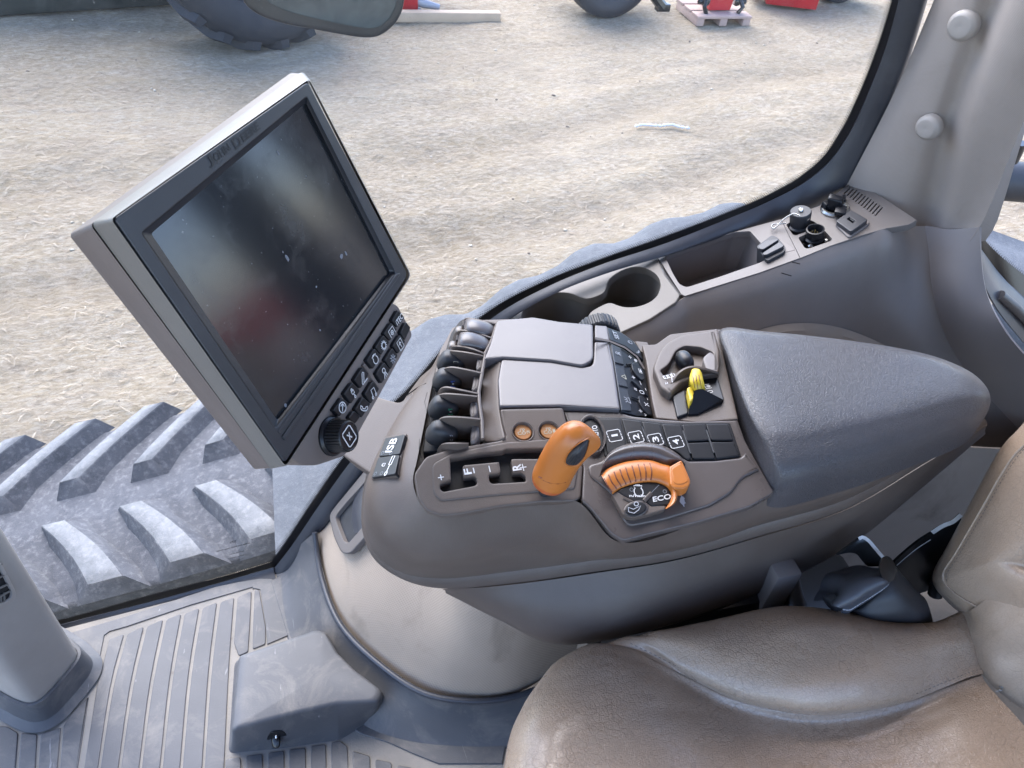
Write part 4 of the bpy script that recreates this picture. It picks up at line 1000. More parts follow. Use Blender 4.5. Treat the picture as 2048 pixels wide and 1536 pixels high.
# fabric wheel arch peeking above the arm rest
wb = BVHTree.FromPolygons([tuple(v) for v in grid(rows_, 90, 30).reshape(-1, 3)], [(j * 91 + i, j * 91 + i + 1, (j + 1) * 91 + i + 1, (j + 1) * 91 + i) for j in range(30) for i in range(90)])
def onwall(x, y, d): h = wb.ray_cast(CAM, ray(x, y).normalized()); return (h[0] if h[0] is not None else Yp(.9).at(x, y)) - ray(x, y).normalized() * d
topc = [(1490, 672), (1530, 656), (1570, 648), (1620, 646), (1680, 655), (1740, 676), (1800, 706)]
mb = MB(); sheet(mb, grid([[onwall(x, y, .002) for x, y in topc], [onwall(x, y + 8, .012) for x, y in topc], [onwall(x, y + 60, .016) for x, y in topc], [onwall(x, y + 160, .016) for x, y in topc]], 30, 10)); mb.obj('arch_fabric', M['column'], root)
# scuffs
mb = MB()
for x, y, dx_, dy_ in ((1592, 526, 8, 2), (1573, 549, 10, 3)):
    ribbon(mb, [onwall(x - dx_, y - dy_, .0012), onwall(x, y, .0012), onwall(x + dx_, y + dy_, .0012)], (0, -1, .1), .0016)
mb.obj('scuff_mark', M['line'], root)
# --- fittings on the ledge
mb = MB(); plate(mb, rounded([S4(210, 975) + (4,), S4(400, 835) + (3,), S4(470, 850) + (4,), S4(585, 985) + (4,), S4(580, 1040) + (4,), S4(350, 1165) + (4,), S4(300, 1110) + (3,)], 3, 3), LP, .03, .002, up=.006); so_ = mb.obj('socket_cover', M['blacksoft'], root)
mb = MB()
for pts in (((235, 975), (330, 905), (480, 880), (500, 890), (300, 1015), (250, 1010)), ((290, 1060), (500, 920), (570, 960), (550, 980), (340, 1085), (300, 1085))):
    plate(mb, rounded([S4(*p) + (2,) for p in pts], 2, 2), LP, .006, .0015, up=.012)
mb.obj('cover_flap', M['bezel'], so_)
mb = MB(); plate(mb, rounded([(1556, 508), (1590, 500), (1588, 497), (1552, 474), (1546, 478)], 2, 2), LP, .002, .0005, up=.0005); mb.obj('tray_step', M['taupe_side'], root)
o = LP.at(*S4(760, 740), -.012)
mb = MB(); lathe(mb, o, LP.n, [(.019, 0), (.019, .006), (.0155, .008), (.0165, .012), (.0175, .030), (.0172, .033), (.016, .0345), (0.0, .035)], 36); cp_ = mb.obj('capped_connector', M['blacksoft'], root)
mb = MB(); lathe(mb, o + LP.n * .035, LP.n, [(.0035, 0), (.0042, .0015), (.003, .004), (0, .0045)], 16)
bp_ = [LP.at(*S4(*p), u) for p, u in (((765, 585), .028), ((690, 560), .027), ((620, 590), .022), ((550, 640), .014), ((500, 690), .008), ((430, 750), .007), ((405, 720), .007), ((430, 690), .007), ((520, 690), .008), ((580, 680), .008))]
for c in cr(bp_, 44): sell(mb, c, (.0013, .0013, .0013), e=2, nu=8, nv=6)
mb.obj('bead_chain', M['metal'], cp_)
mb = MB(); plate(mb, [S4(860, 640), S4(890, 615), S4(895, 622), S4(865, 648)], LP.lift(.0231), .001, .0002); mb.obj('cap_notch', M['well'], cp_)
o = LP.at(*S4(950, 905), -.014)
mb = MB(); lathe(mb, o, LP.n, [(.0165, 0), (.0165, .007), (.0135, .009), (.0145, .013), (.0145, .024), (.0125, .0245), (.0115, .022), (.0110, .012), (0, .012)], 36); dc = mb.obj('open_connector', M['black'], root)
mb = MB()
for x, y in ((-4, 2), (3, -2), (3, 4), (-3, -4), (0, 1)): lathe(mb, o + LP.n * .012 + Vector((x, y, 0)) * .001, LP.n, [(.0009, 0), (.0009, .007), (0, .008)], 8)
mb.obj('contact_pin', M['brass'], dc)
mb = MB()
for p in ((785, 885), (1105, 920), (900, 985)): lathe(mb, LP.at(*S4(*p), -.012), LP.n, [(.0042, 0), (.0042, .003), (.002, .005), (0, .005)], 14)
mb.obj('screw', M['metal'], dc)
o = LP.at(*S4(1215, 505), 0)
mb = MB(); lathe(mb, o, LP.n, [(.0235, 0), (.0235, .003), (.021, .006), (.0175, .006), (.016, .0)], 36); tg = mb.obj('chrome_socket', M['metal'], root)
mb = MB(); sell(mb, o + LP.n * .013 + Vector((-.001, .0, 0)), (.013, .0085, .013), (Vector((.8, -.6, 0)), Vector((.6, .8, .2)), LP.n), e=5)
box(mb, LP.at(*S4(1290, 525), .009), (.009, .012, .005), (Vector((.8, -.6, .1)), Vector((.6, .8, .1)), LP.n), bev=.002); box(mb, LP.at(*S4(1330, 370), .006), (.008, .003, .004), (Vector((.5, .85, .1)), Vector((.85, -.5, .1)), LP.n), bev=.001); box(mb, LP.at(*S4(1110, 455), .008), (.007, .006, .006), bev=.0015)
mb.obj('socket_lid', M['black'], tg)
mb = MB(); plate(mb, rounded([S4(1215, 690) + (3,), S4(1415, 545) + (2,), S4(1660, 650) + (4,), S4(1650, 690) + (4,), S4(1410, 855) + (5,), S4(1380, 850) + (4,)], 3, 3), LP, .01, .003, up=.0035); mb.obj('port_base', M['taupe_side'], root)
ph = [S4(1370, 625), S4(1400, 598), S4(1475, 648), S4(1445, 680)]
mb = MB(); plate(mb, rounded([S4(1228, 650) + (3,), S4(1420, 508) + (3,), S4(1640, 635) + (4,), S4(1420, 790) + (4,)], 3, 3), LP, .008, .0012, up=.011, holes=[ph], hh=.008); us = mb.obj('charge_port', M['bezel'], root)
mb = MB(); mb.add([LP.at(x, y, .0045) for x, y in ph], [(0, 1, 2, 3)]); plate(mb, [S4(1405, 625), S4(1412, 618), S4(1462, 650), S4(1455, 657)], LP, .003, .0003, up=.0095, mi=1); mb.obj('port_slot', [M['well'], M['bezel']], us, smooth=False)

# ================================================================== rear pillar
root = thing('rear_pillar', 'pale beige cloth covered cab corner pillar with two round bolt caps', 'pillar', (.95, .95, .7))
Q0 = row((1704, 350, 'y', 1.04), (1740, 374, 'y', 1.008), (1800, 416, 'y', .968), (1850, 447, 'y', .952), (1890, 455, 'y', .905), (1930, 455, 'y', .875), (1961, 452, 'y', .85))
Q1 = row((1790, 182, 'y', 1.04), (1820, 195, 'y', 1.006), (1870, 212, 'y', .968), (1905, 222, 'y', .954), (1945, 232, 'y', .906), (2000, 238, 'y', .87), (2052, 232, 'y', .845))
Q2 = row((1868, 0, 'y', 1.04), (1898, 0, 'y', 1.004), (1948, 0, 'y', .968), (1988, 0, 'y', .956), (2030, 0, 'y', .908), (2090, 0, 'y', .87), (2150, 0, 'y', .845))
Q3 = [p + Vector((.0, 0, .4)) for p in Q2]; Qm = [p - UZ * .03 + Vector((0, .004, 0)) for p in Q0]
mb = MB(); Gq = grid([Qm, Q0, Q1, Q2, Q3], 90, 40, byindex=True); sheet(mb, Gq, .03); set_uv(mb.obj('cover', M['pillar'], root), Gq)
cpl = Plane(Q1[1], (Q1[2] - Q1[1]).cross(Q2[1] - Q1[1]))
for x, y, r_ in ((1929, 47, .0205), (1860, 250, .0188)):
    o = cpl.at(x + 2, y + 2, .001)
    mb = MB(); lathe(mb, o, cpl.n, [(r_ * 1.04, 0), (r_ * 1.02, .010), (r_ * .98, .012), (r_ * .74, .0165), (r_ * .70, .0167), (r_ * .2, .0165), (0, .0160)], 44); mb.obj('bolt_cap', M['pillar_cap'], root)
# rear corner glimpse: seal, printed edge and fender
root = thing('rear_window_edge', 'black rear window seal with dotted border right of the corner pillar', 'window seal', P3((1980, 540, 'y', .97)))
a = row((1935, 470, 'y', .95), (1955, 535, 'y', .94), (1990, 610, 'y', .92), (2060, 700, 'y', .90)); b = row((1964, 500, 'y', .99), (1998, 545, 'y', .98), (2040, 590, 'y', .96), (2100, 640, 'y', .94))
mb = MB(); sheet(mb, grid([a, [(p + q) / 2 + Vector((-.008, -.012, 0)) for p, q in zip(a, b)], b], 30, 8), .004); mb.obj('seal', M['rubber'], root)
mb = MB(); tube(mb, row((2000, 590, 'y', .93), (2030, 615, 'y', .92), (2090, 675, 'y', .90)), .010, 12); mb.obj('hose_clip', M['bezel'], root)
mb = MB()
a = row((1955, 462, 'y', 1.0), (1978, 490, 'y', 1.0), (2010, 520, 'y', .99), (2100, 590, 'y', .97)); b = row((1958, 500, 'y', 1.0), (1990, 540, 'y', .99), (2030, 578, 'y', .97), (2100, 640, 'y', .95))
sheet(mb, grid([a, b], 40, 3)); cd = cr(a, 46); w = np.array(a[1] - b[1]); w /= np.linalg.norm(w)
for i in range(46):
    t = cd[i + 1] - cd[i]; t /= np.linalg.norm(t)
    for of, sz in ((.001, .0022), (.0052, .0018), (.009, .0013), (.0125, .0008)):
        c = cd[i] + w * of + t * (.002 if of in (.0052, .0125) else 0); mb.add([c + t * sz, c + w * sz, c - t * sz, c - w * sz], [(0, 1, 2, 3)])
mb.obj('printed_border', M['frit'], root, smooth=False)
root = thing('rear_fender', 'dusty blue grey rear fender seen past the corner pillar', 'fender', P3((2000, 520, 'y', 1.35)))
a = row((1900, 440, 'y', 1.42), (1960, 452, 'y', 1.4), (2005, 468, 'y', 1.38), (2150, 520, 'y', 1.34)); 
mb = MB(); sheet(mb, grid([a, [p + Vector((.0, -.03, -.012)) for p in a], [p + Vector((0, -.08, -.015)) for p in a], [p + Vector((0, -.22, -.06)) for p in a], [p + Vector((0, -.3, -.3)) for p in a]], 24, 14), .01); mb.obj('shell', M['fender'], root)
root = thing('roll_bar', 'thick dark blue black tube outside, right of the corner pillar', 'tube', P3((2040, 365, 'y', 1.6)))
mb = MB(); tube(mb, row((1900, 352, 'y', 1.75), (2050, 365, 'y', 1.72), (2300, 392, 'y', 1.68)), .060, 28); mb.obj('tube', M['tyre_smooth'], root)
mb = MB(); tube(mb, row((2020, 322, 'y', 1.68), (2038, 285, 'y', 1.68)), .022, 12); mb.obj('clamp', M['steel'], root)

# ================================================================== front post
root = thing('front_post', 'pale beige front post with air vent standing in a dark rubber boot', 'post', Zp(0).at(60, 1380))
PB = .055
out = [(157, 1306), (152, 1322), (128, 1352), (92, 1392), (74, 1405), (56, 1408), (30, 1399), (0, 1382), (-60, 1345), (-130, 1290), (-120, 1230), (-40, 1190), (60, 1235), (130, 1278)]
bs_ = [Zp(PB).at(*p) for p in rounded(out, 10, 4)]; cc = sum(bs_, Vector()) / len(bs_); k = len(bs_)
rings = [[p + UZ * z for p in bs_] for z in (-.03, 0, .3, .7, 1.3)]
mb = MB(); mb.add([p for r in rings for p in r], [(j * k + i, j * k + (i + 1) % k, (j + 1) * k + (i + 1) % k, (j + 1) * k + i) for j in range(4) for i in range(k)]); mb.obj('shaft', M['post'], root, recalc=True)
def grow(P, d):
    c = sum(P, Vector()) / len(P); Q = offs([(p.x, p.y) for p in P], -d); return [Vector((q[0], q[1], p.z)) for q, p in zip(Q, P)]
g0 = [[p + UZ * .004 for p in grow(bs_, .001)], [p + UZ * .004 for p in grow(bs_, .006)], [p - UZ * .008 for p in grow(bs_, .0075)], [p - UZ * .040 for p in grow(bs_, .013)], [Vector((p.x, p.y, .006)) for p in grow(bs_, .026)]]
mb = MB(); mb.add([p for r in g0 for p in r], [(j * k + i, j * k + (i + 1) % k, (j + 1) * k + (i + 1) % k, (j + 1) * k + i) for j in range(4) for i in range(k)]); mb.obj('boot', M['mat'], root, recalc=True)
# vent on the post face
i0, i1 = bs_[22], bs_[32]
A0, A1 = Zp(PB).at(92, 1392), Zp(PB).at(157, 1306)
B0, B1 = Zp(PB).at(30, 1399), Zp(PB).at(-60, 1345)
vp = Plane(A0, (A1 - A0).cross(UZ))
vo_ = rounded([(-30, 1080, 8), (8, 1135, 8), (33, 1185, 8), (31, 1200, 6), (14, 1213, 8), (-8, 1218, 8), (-50, 1180, 8)], 8, 4)
vi_ = rounded([(-30, 1090, 8), (3, 1142, 8), (25, 1185, 7), (22, 1197, 6), (10, 1205, 6), (-6, 1208, 8), (-50, 1175, 8)], 8, 4)
mb = MB(); plate(mb, vo_, vp, .02, .003, holes=[vi_], up=.011, hh=.02); vt = mb.obj('vent', M['post'], root)
mb = MB(); mb.add([vp.at(x, y, .0075) for x, y in vi_], [tuple(range(len(vi_)))]); mb.obj('vent_void', M['well'], vt, smooth=False)
mb = MB()
for a, b in (((-10, 1160), (12, 1148)), ((-4, 1178), (16, 1168)), ((-5, 1196), (20, 1182)), ((2, 1203), (2, 1190)), ((-22, 1140), (4, 1128)), ((9, 1202), (8, 1186))):
    tube(mb, [vp.at(*a, .0095), vp.at(*b, .0095)], .0016, 6)
mb.obj('vent_fin', M['frame'], vt)

# ================================================================== rest of the cab shell
mb = MB(); box(mb, (.18, .06, 1.76), (1.18, 1.0, .03), bev=.01); box(mb, (-1.0, .06, 1.70), (.05, 1.0, .06), bev=.01)
o = mb.obj('cab_roof', M['taupe_pale_lit']); o['kind'] = 'structure'; o['label'] = 'pale cloth roof lining of the cab overhead'
mb = MB(); box(mb, (1.30, -.10, .36), (.03, .86, .36), bev=.01)
o = mb.obj('cab_rear_wall', M['taupe_side']); o['kind'] = 'structure'; o['label'] = 'grey lower rear wall of the cab behind the seat'

root = thing('reflection_post', 'unseen dark post added beyond the right edge to darken the monitor reflection', 'post', (1.24, .73, .72))
mb = MB(); box(mb, (1.24, .74, 1.22), (.035, .085, .50), bev=.01); mb.obj('shaft', M['rubber'], root)  # unseen post added to put a dark band in the screen's reflection

mb = MB(); box(mb, (.15, -.99, .30), (1.15, .03, .30), bev=.01)  # unseen wall added to keep ground bounce off the console side
o = mb.obj('bounce_wall', M['taupe_side']); o['kind'] = 'structure'; o['label'] = 'low wall added behind the viewer to block light bounced off the ground'

# ================================================================== armrest control console
con = thing('armrest_console', 'taupe armrest control console with orange lever, black keys and padded arm rest beside the seat', 'armrest console', Zp(.6).at(1300, 900))
A = row((880, 700, .715), (866, 760, .712), (846, 860, .708), (833, 925, .704), (826, 958, .702), (833, 992, .700), (852, 1021, .699), (882, 1032, .699), (980, 1014, .702), (1150, 1001, .704), (1235, 1083, .694), (1400, 1045, .699), (1540, 986, .704), (1700, 950, .708), (1850, 893, .713), (1968, 836, .715))
B = row((868, 728, .697), (820, 795, .690), (777, 880, .683), (750, 950, .676), (742, 1000, .665), (752, 1046, .652), (786, 1085, .645), (850, 1112, .640), (960, 1105, .640), (1120, 1085, .642), (1240, 1112, .650), (1400, 1086, .655), (1550, 1031, .665), (1710, 976, .682), (1860, 906, .693), (1973, 842, .700))
Cc = row((840, 755, .665), (808, 800, .645), (766, 878, .625), (737, 940, .605), (727, 1005, .588), (729, 1060, .575), (752, 1110, .565), (806, 1146, .558), (880, 1157, .554), (1030, 1142, .556), (1180, 1122, .565), (1350, 1097, .580), (1520, 1050, .600), (1690, 1000, .630), (1850, 914, .660), (1974, 846, .682))
mb = MB(); G = grid([A, B, Cc], 150, 20, byindex=True); sheet(mb, G)
# lip under the ridge
Cl = G[-1]; Cv = [Vector(p) for p in Cl]
D = row((841, 760, .655), (806, 806, .635), (763, 886, .613), (733, 950, .592), (723, 1012, .574), (726, 1068, .560), (750, 1120, .549), (808, 1160, .542), (884, 1177, .536), (1030, 1166, .537), (1180, 1145, .546), (1350, 1119, .561), (1520, 1072, .582), (1690, 1019, .612), (1850, 926, .645), (1974, 852, .672))
Dg = grid([D, D], 150, 1, byindex=True)[0]
mb.add(np.concatenate([Cl, [tuple(Vector(a) * .6 + Vector(b) * .4 + (Vector((-.0015, -.0025, 0)))) for a, b in zip(Cl, Dg)], Dg]), [(r * 151 + i, r * 151 + i + 1, (r + 1) * 151 + i + 1, (r + 1) * 151 + i) for r in range(2) for i in range(150)])
# closing underside
inner = [Vector((p[0] * .8 + .30 * .2 + .04, .60 + .1 * (i / 150), p[2] - .01)) for i, p in enumerate(Dg)]
mb.add(np.concatenate([Dg, [tuple(p) for p in inner]]), [(i, i + 1, 152 + i, 151 + i) for i in range(150)])
mb.obj('shell', M['taupe'], con, sharp=50)
# lower body
E0 = row((884, 1178, .536), (960, 1175, .536), (1060, 1165, .538), (1200, 1145, .548), (1350, 1121, .562), (1520, 1074, .583), (1690, 1021, .613), (1850, 928, .646), (1972, 853, .672))
E1 = row((890, 1181, 0.518), (985, 1212, 0.508), (1085, 1225, 0.506), (1215, 1220, 0.508), (1370, 1185, 0.513), (1530, 1130, 0.523), (1690, 1060, 0.553), (1850, 950, 0.598), (1970, 860, 0.648))
E2 = row((893, 1184, 0.490), (1000, 1240, 0.465), (1100, 1287, 0.453), (1200, 1283, 0.451), (1400, 1232, 0.451), (1560, 1166, 0.455), (1700, 1090, 0.490), (1852, 966, 0.545), (1968, 866, 0.615))
E3 = [p + Vector((.02, .05, -.012)) for p in E2]; E4 = [p + Vector((.02, .13, .0)) for p in E2]
mb = MB(); sheet(mb, grid([E0, E1, E2, E3, E4], 60, 30)); mb.obj('lower_body', M['taupe'], con, sharp=50)
# deck that carries the controls
deck = [(880, 700), (905, 655), (940, 640), (1066, 636), (1119, 645), (1187, 652), (1215, 655), (1262, 680), (1295, 692), (1330, 690), (1400, 668), (1438, 658), (1520, 670), (1700, 690), (1860, 720), (1960, 760), (1968, 830), (1850, 890), (1700, 946), (1540, 982), (1400, 1040), (1240, 1078), (1180, 1010), (1150, 998), (1000, 1010), (880, 1026), (850, 1016), (830, 985), (826, 955), (836, 915), (848, 860), (866, 760)]
mb = MB(); plate(mb, deck, Zp(.688), .006, .003); mb.obj('deck', M['taupe'], con)
# rear body under the pad so that the pad rests on something
DP = Zp(.705)

# ---- shift gate
PG = plane3((880, 900, .722), (1130, 885, .722), (1000, 1012, .704))
G6 = lambda x, y: (840 + x / 6.4, 830 + y / 6.4)
go = [(828, 948, 8), (852, 913, 8), (905, 896, 8), (1000, 881, 4), (1012, 873, 4), (1006, 850, 2), (1000, 818, 5), (1126, 815, 5), (1140, 868, 3), (1166, 935, 4), (1162, 995, 5), (1150, 1002, 3), (1080, 1004, 3), (1000, 1013, 3), (930, 1027, 3), (884, 1032, 10), (853, 1021, 8), (836, 994, 6)]
sl = [(385, 555, 14), (800, 490, 3), (1060, 465, 5), (1100, 440, 8), (1540, 430, 3), (1720, 425, 8), (1720, 560, 8), (1180, 560, 10), (1165, 580, 8), (1188, 742, 8), (1300, 740, 12), (1348, 775, 25), (1358, 852, 16), (920, 878, 25), (888, 845, 20), (882, 765, 14), (1020, 745, 10), (1032, 715, 18), (1012, 598, 10), (560, 640, 14), (545, 670, 10), (556, 795, 18), (690, 778, 20), (722, 810, 25), (732, 880, 16), (700, 905, 18), (300, 982, 25), (258, 950, 20), (256, 885, 22), (398, 830, 16), (392, 700, 5)]
slot = rounded([(840 + x / 6.4, 830 + y / 6.4, r / 6.4 * 1.2) for x, y, r in sl], 2, 3)
k1 = ell(1046, 864, 19.5, 16, 18); k2 = ell(1098, 862, 19.5, 16, 18)
mb = MB(); plate(mb, rounded(go, 5, 4), PG, .012, .004, holes=[slot, k1, k2], hh=.012, nb=4); mb.obj('shift_gate', M['taupe'], con)
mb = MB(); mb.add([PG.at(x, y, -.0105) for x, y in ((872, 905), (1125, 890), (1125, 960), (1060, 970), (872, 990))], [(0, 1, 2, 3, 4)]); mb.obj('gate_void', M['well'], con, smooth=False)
# raised plate round the slots
mb = MB(); plate(mb, rounded([(864, 928, 10), (905, 905, 8), (1012, 884, 6), (1120, 876, 6), (1138, 878, 4), (1158, 930, 4), (1150, 978, 6), (1100, 982, 3), (1000, 990, 3), (880, 1002, 10), (866, 985, 8)], 6, 4), PG, .004, .003, holes=[slot], up=.0012, hh=.004); mb.obj('gate_frame', M['taupe'], con)
mb = MB(); PGm = PG.lift(.0013)
mk(mb, *G6(268, 800), PGm, .0035, .0035, 'plus', lw=.0011)
mk(mb, *G6(610, 725), PGm, .0034, .0040, 'T:F', lw=.001); mk(mb, *G6(688, 712), PGm, .0035, .003, 'minus', lw=.0012); mk(mb, *G6(890, 692), PGm, .0042, .003, 'minus', lw=.0011)
mk(mb, *G6(1238, 672), PGm, .0036, .0048, 'T:R'); mk(mb, *G6(1318, 672), PGm, .0045, .0042, 'plus', lw=.0011)
mb.obj('gate_marking', M['white'], con, smooth=False)
for (cx, cy), num in (((1046, 864), True), ((1098, 862), False)):
    mb = MB(); lathe(mb, PG.at(cx, cy, -.0035), PG.n, [(.0098, -.008), (.0098, 0), (.0090, .0008), (0, .001)], 36); kb = mb.obj('memory_key', M['orange_key'], con)
    mb = MB(); lathe(mb, PG.at(cx, cy, 0), PG.n, [(.0106, -.008), (.0112, .0004), (.0122, .0014), (.0128, .0004)], 40, caps=False); mb.obj('key_ring', M['taupe'], kb)
    mb = MB(); mk(mb, cx - 3, cy, PG.lift(-.0025), .004, .0052, 'tractor', lw=.0009)
    if num: mk(mb, cx + 10, cy, PG.lift(-.0025), .0022, .0016, 'T:2')
    else: mk(mb, cx + 10, cy, PG.lift(-.0025), .0022, .0014, 'T:1')
    mb.obj('symbol', M['cream'], kb, smooth=False)

# ---- orange gear lever
top = Zp(.80).at(1148, 868); foot = Zp(.724).at(1098, 957)
axl = (top - foot).normalized()
# cross frames: knob is a rounded stub, wide below, with a beak to the rear at the top
sd = axl.cross(Vector((0, 1, 0))).normalized()
lev = []
def kx(x, y, z): return Zp(z).at(x, y)
secs_ = [(.0, .0262), (.004, .0275), (.009, .0275), (.014, .0268), (.030, .0262), (.046, .0258), (.058, .0262), (.068, .0268), (.078, .0255), (.086, .0215), (.0915, .014), (.0935, .006)]
u_ = (RT - axl * RT.dot(axl)).normalized(); w_ = axl.cross(u_)
f0 = kx(1102, 956, .730); f1 = kx(1142, 873, .797); axl = (f1 - f0).normalized(); u_ = (RT - axl * RT.dot(axl)).normalized(); w_ = axl.cross(u_)
LL = (f1 - f0).length; n = 40; vs = []; fs = []
prof = [(-.13, .0195, -.001), (-.10, .0215, -.001), (.0, .0240, .0), (.10, .0243, .0), (.13, .0238, .0), (.35, .0240, .0005), (.55, .0240, .002), (.75, .0238, .005), (.9, .0232, .008), (1.02, .0212, .010), (1.12, .0175, .010), (1.19, .0125, .009), (1.235, .006, .008), (1.245, .0, .008)]
for t, r, sh in prof:
    for k in range(n):
        a = 2 * math.pi * k / n
        ca, sa = math.cos(a), math.sin(a)
        beak = max(0, ca) ** 4 * .013 * math.exp(-((t - .95) / .17) ** 2)
        vs.append(f0 + axl * (LL * t) + u_ * (ca * r * .85 + beak * .85 + sh * .4) + w_ * sa * r * .84)
m_ = len(prof)
fs = [(j * n + k, j * n + (k + 1) % n, (j + 1) * n + (k + 1) % n, (j + 1) * n + k) for j in range(m_ - 1) for k in range(n)] + [tuple(range(n - 1, -1, -1))]
mb = MB(); mb.add(vs, fs); mb.m = [1 if i < 2 * n else 0 for i in range(len(fs))]
o = mb.obj('gear_lever', [M['orange'], M['orange_deep']], con, sharp=70)
md = o.modifiers.new('s', 'SUBSURF'); md.levels = 1; md.render_levels = 2
# thumb switch set into the side of the knob
kb = BVHTree.FromPolygons([tuple(v) for v in vs], fs)
def onknob(x, y, d=0.0):
    r = ray(x, y).normalized(); h = kb.ray_cast(CAM, r)
    return (h[0] if h[0] is not None else f1) - r * d
G5 = lambda x, y: (820 + x / 3.012, 600 + y / 3.012)
oval = [G5(*p) for p in ((1078, 838), (1045, 850), (1000, 880), (960, 920), (938, 960), (938, 985), (960, 998), (1000, 998), (1030, 975), (1055, 935), (1072, 885))]
sw = smooth_poly(oval, 4); c0 = (sum(p[0] for p in sw) / len(sw), sum(p[1] for p in sw) / len(sw)); vs2 = []; ns = len(sw); fs2 = []
for sc, d in ((1.12, .0004), (1.04, .0014), (.97, -.0002), (.8, .0012), (.45, .0042), (.02, .0052)):
    vs2 += [onknob(c0[0] + (x - c0[0]) * sc, c0[1] + (y - c0[1]) * sc, d) for x, y in sw]
fs2 = [(j * ns + k, j * ns + (k + 1) % ns, (j + 1) * ns + (k + 1) % ns, (j + 1) * ns + k) for j in range(2, 5) for k in range(ns)]
fs3 = [(j * ns + k, j * ns + (k + 1) % ns, (j + 1) * ns + (k + 1) % ns, (j + 1) * ns + k) for j in range(0, 2) for k in range(ns)]
mb = MB(); mb.add(vs2, fs2); ts = mb.obj('thumb_switch', M['blacksoft'], o, sharp=60)
mb = MB(); mb.add(vs2, fs3); mb.obj('switch_rim', M['orange'], o, sharp=80)
mb = MB()
for a, b in (((948, 975), (985, 930)), ((958, 985), (998, 935)), ((970, 990), (1010, 940)), ((982, 993), (1020, 945))):
    ribbon(mb, [onknob(*G5(*a), .0035), onknob(*G5((a[0] + b[0]) / 2, (a[1] + b[1]) / 2), .0062), onknob(*G5(*b), .0052)], ray(1150, 900) * -1, .0009)
mb.obj('ring_mark', M['well'], o, smooth=False)
mb = MB(); ribbon(mb, [onknob(*G5(775, 1062), .0005), onknob(*G5(795, 1072), .0005)], ray(1080, 950) * -1, .0026); ribbon(mb, [onknob(*G5(x, y), .0004) for x, y in ((800, 1085), (840, 1102), (890, 1108), (940, 1098))], ray(1080, 950) * -1, .0007); mb.obj('index_mark', M['rib_line'], o, smooth=False)
mb = MB(); tube(mb, [f0 - axl * .006, f0 - axl * .03], .007, 16); mb.obj('lever_stem', M['blacksoft'], con)

# ---- control panel with black keys and the throttle dial
PCp = plane3((1140, 832, .726), (1472, 845, .732), (1245, 1076, .701))
po_ = [(1127, 822, 4), (1235, 822, 6), (1262, 832, 10), (1330, 839, 8), (1380, 842, 5), (1476, 840, 2), (1490, 880, 3), (1520, 935, 3), (1549, 985, 6), (1500, 1013, 4), (1400, 1043, 4), (1300, 1067, 4), (1247, 1081, 8), (1222, 1066, 8), (1180, 1014, 8), (1164, 1000, 3), (1167, 935, 3), (1144, 870, 3)]
mb = MB(); plate(mb, rounded(po_, 4, 3), PCp, .009, .0035, nb=4); mb.obj('control_panel', M['taupe_gloss'], con)
P12 = lambda x, y: (1120 + x / 5.12, 800 + y / 5.12)
ro_ = [(1176, 930, 8), (1205, 922, 8), (1222, 900, 3), (1360, 912, 3), (1378, 922, 4), (1430, 921, 4), (1482, 915, 4), (1492, 905, 3), (1519, 938, 3), (1484, 955, 10), (1462, 985, 8), (1420, 1010, 8), (1330, 1038, 8), (1258, 1052, 12), (1244, 1035, 8), (1222, 985, 8), (1198, 965, 8), (1180, 952, 8)]
mb = MB(); plate(mb, rounded(ro_, 6, 4), PCp, .006, .004, up=.0025, nb=4); mb.obj('dial_mount', M['taupe_gloss'], con)
# black key strip
keys = [('key', [(1196, 837), (1240, 837), (1253, 888), (1240, 898), (1216, 908), (1210, 880)], 'T:1', (1229, 871)), ('key', [(1244, 837), (1282, 842), (1294, 886), (1272, 884), (1257, 887)], 'T:2', (1272, 874)), ('key', [(1284, 842.5), (1320, 847), (1334, 893), (1320, 888), (1296, 886)], 'T:3', (1311, 879)),
        ('key', [(1324, 848), (1362, 849), (1383, 917), (1372, 919), (1357, 905), (1338, 894)], 'T:4', (1352, 884)),
        ('key', [(1364, 849), (1410, 848), (1420, 880), (1374, 882)], None, 0), ('key', [(1412, 848), (1457, 848), (1467, 880), (1422, 880)], None, 0), ('key', [(1375, 886), (1421, 884), (1431, 917), (1386, 917)], None, 0), ('key', [(1423, 884), (1468, 884), (1479, 911), (1433, 917)], None, 0)]
KP = PCp.lift(.003)
mb = MB(); plate(mb, rounded([(1190, 834, 4), (1245, 834, 3), (1330, 845, 3), (1460, 845, 3), (1483, 913, 4), (1430, 921, 4), (1376, 922, 3), (1350, 905, 4), (1320, 892, 4), (1255, 892, 4), (1210, 914, 4)], 3, 2), PCp, .004, .001, up=.0012); mb.obj('key_bed', M['black'], con)
for nm, poly, s, c in keys:
    mb = MB(); plate(mb, rounded([p + (3,) for p in poly], 3, 3), PCp, .004, .0011, up=.0034); kk = mb.obj(nm, M['black'], con)
    if s:
        mb = MB(); mk(mb, *c, KP.lift(.0005), .0036 if s != 'T:1' else .0014, .0036, s, E=YD * 1 + Vector((.1, 0, 0)))
        for seg in ([(-.35, -1), (-.8, -1), (-1, -.8), (-1, .8), (-.8, 1), (-.35, 1)], [(.35, 1), (.8, 1), (1, .8), (1, -.8), (.8, -1), (.35, -1)], [(-.2, 1), (.2, 1)], [(-.2, -1), (.2, -1)]):
            n = KP.n; E_ = (YD - n * YD.dot(n)).normalized(); U_ = n.cross(E_) * 1; o_ = KP.at(*c, .0009)
            ribbon(mb, [o_ + E_ * (.0072 * a) + U_ * (.0076 * b) for a, b in seg], n, .0009)
        mb.obj('number', M['white'], kk, smooth=False)
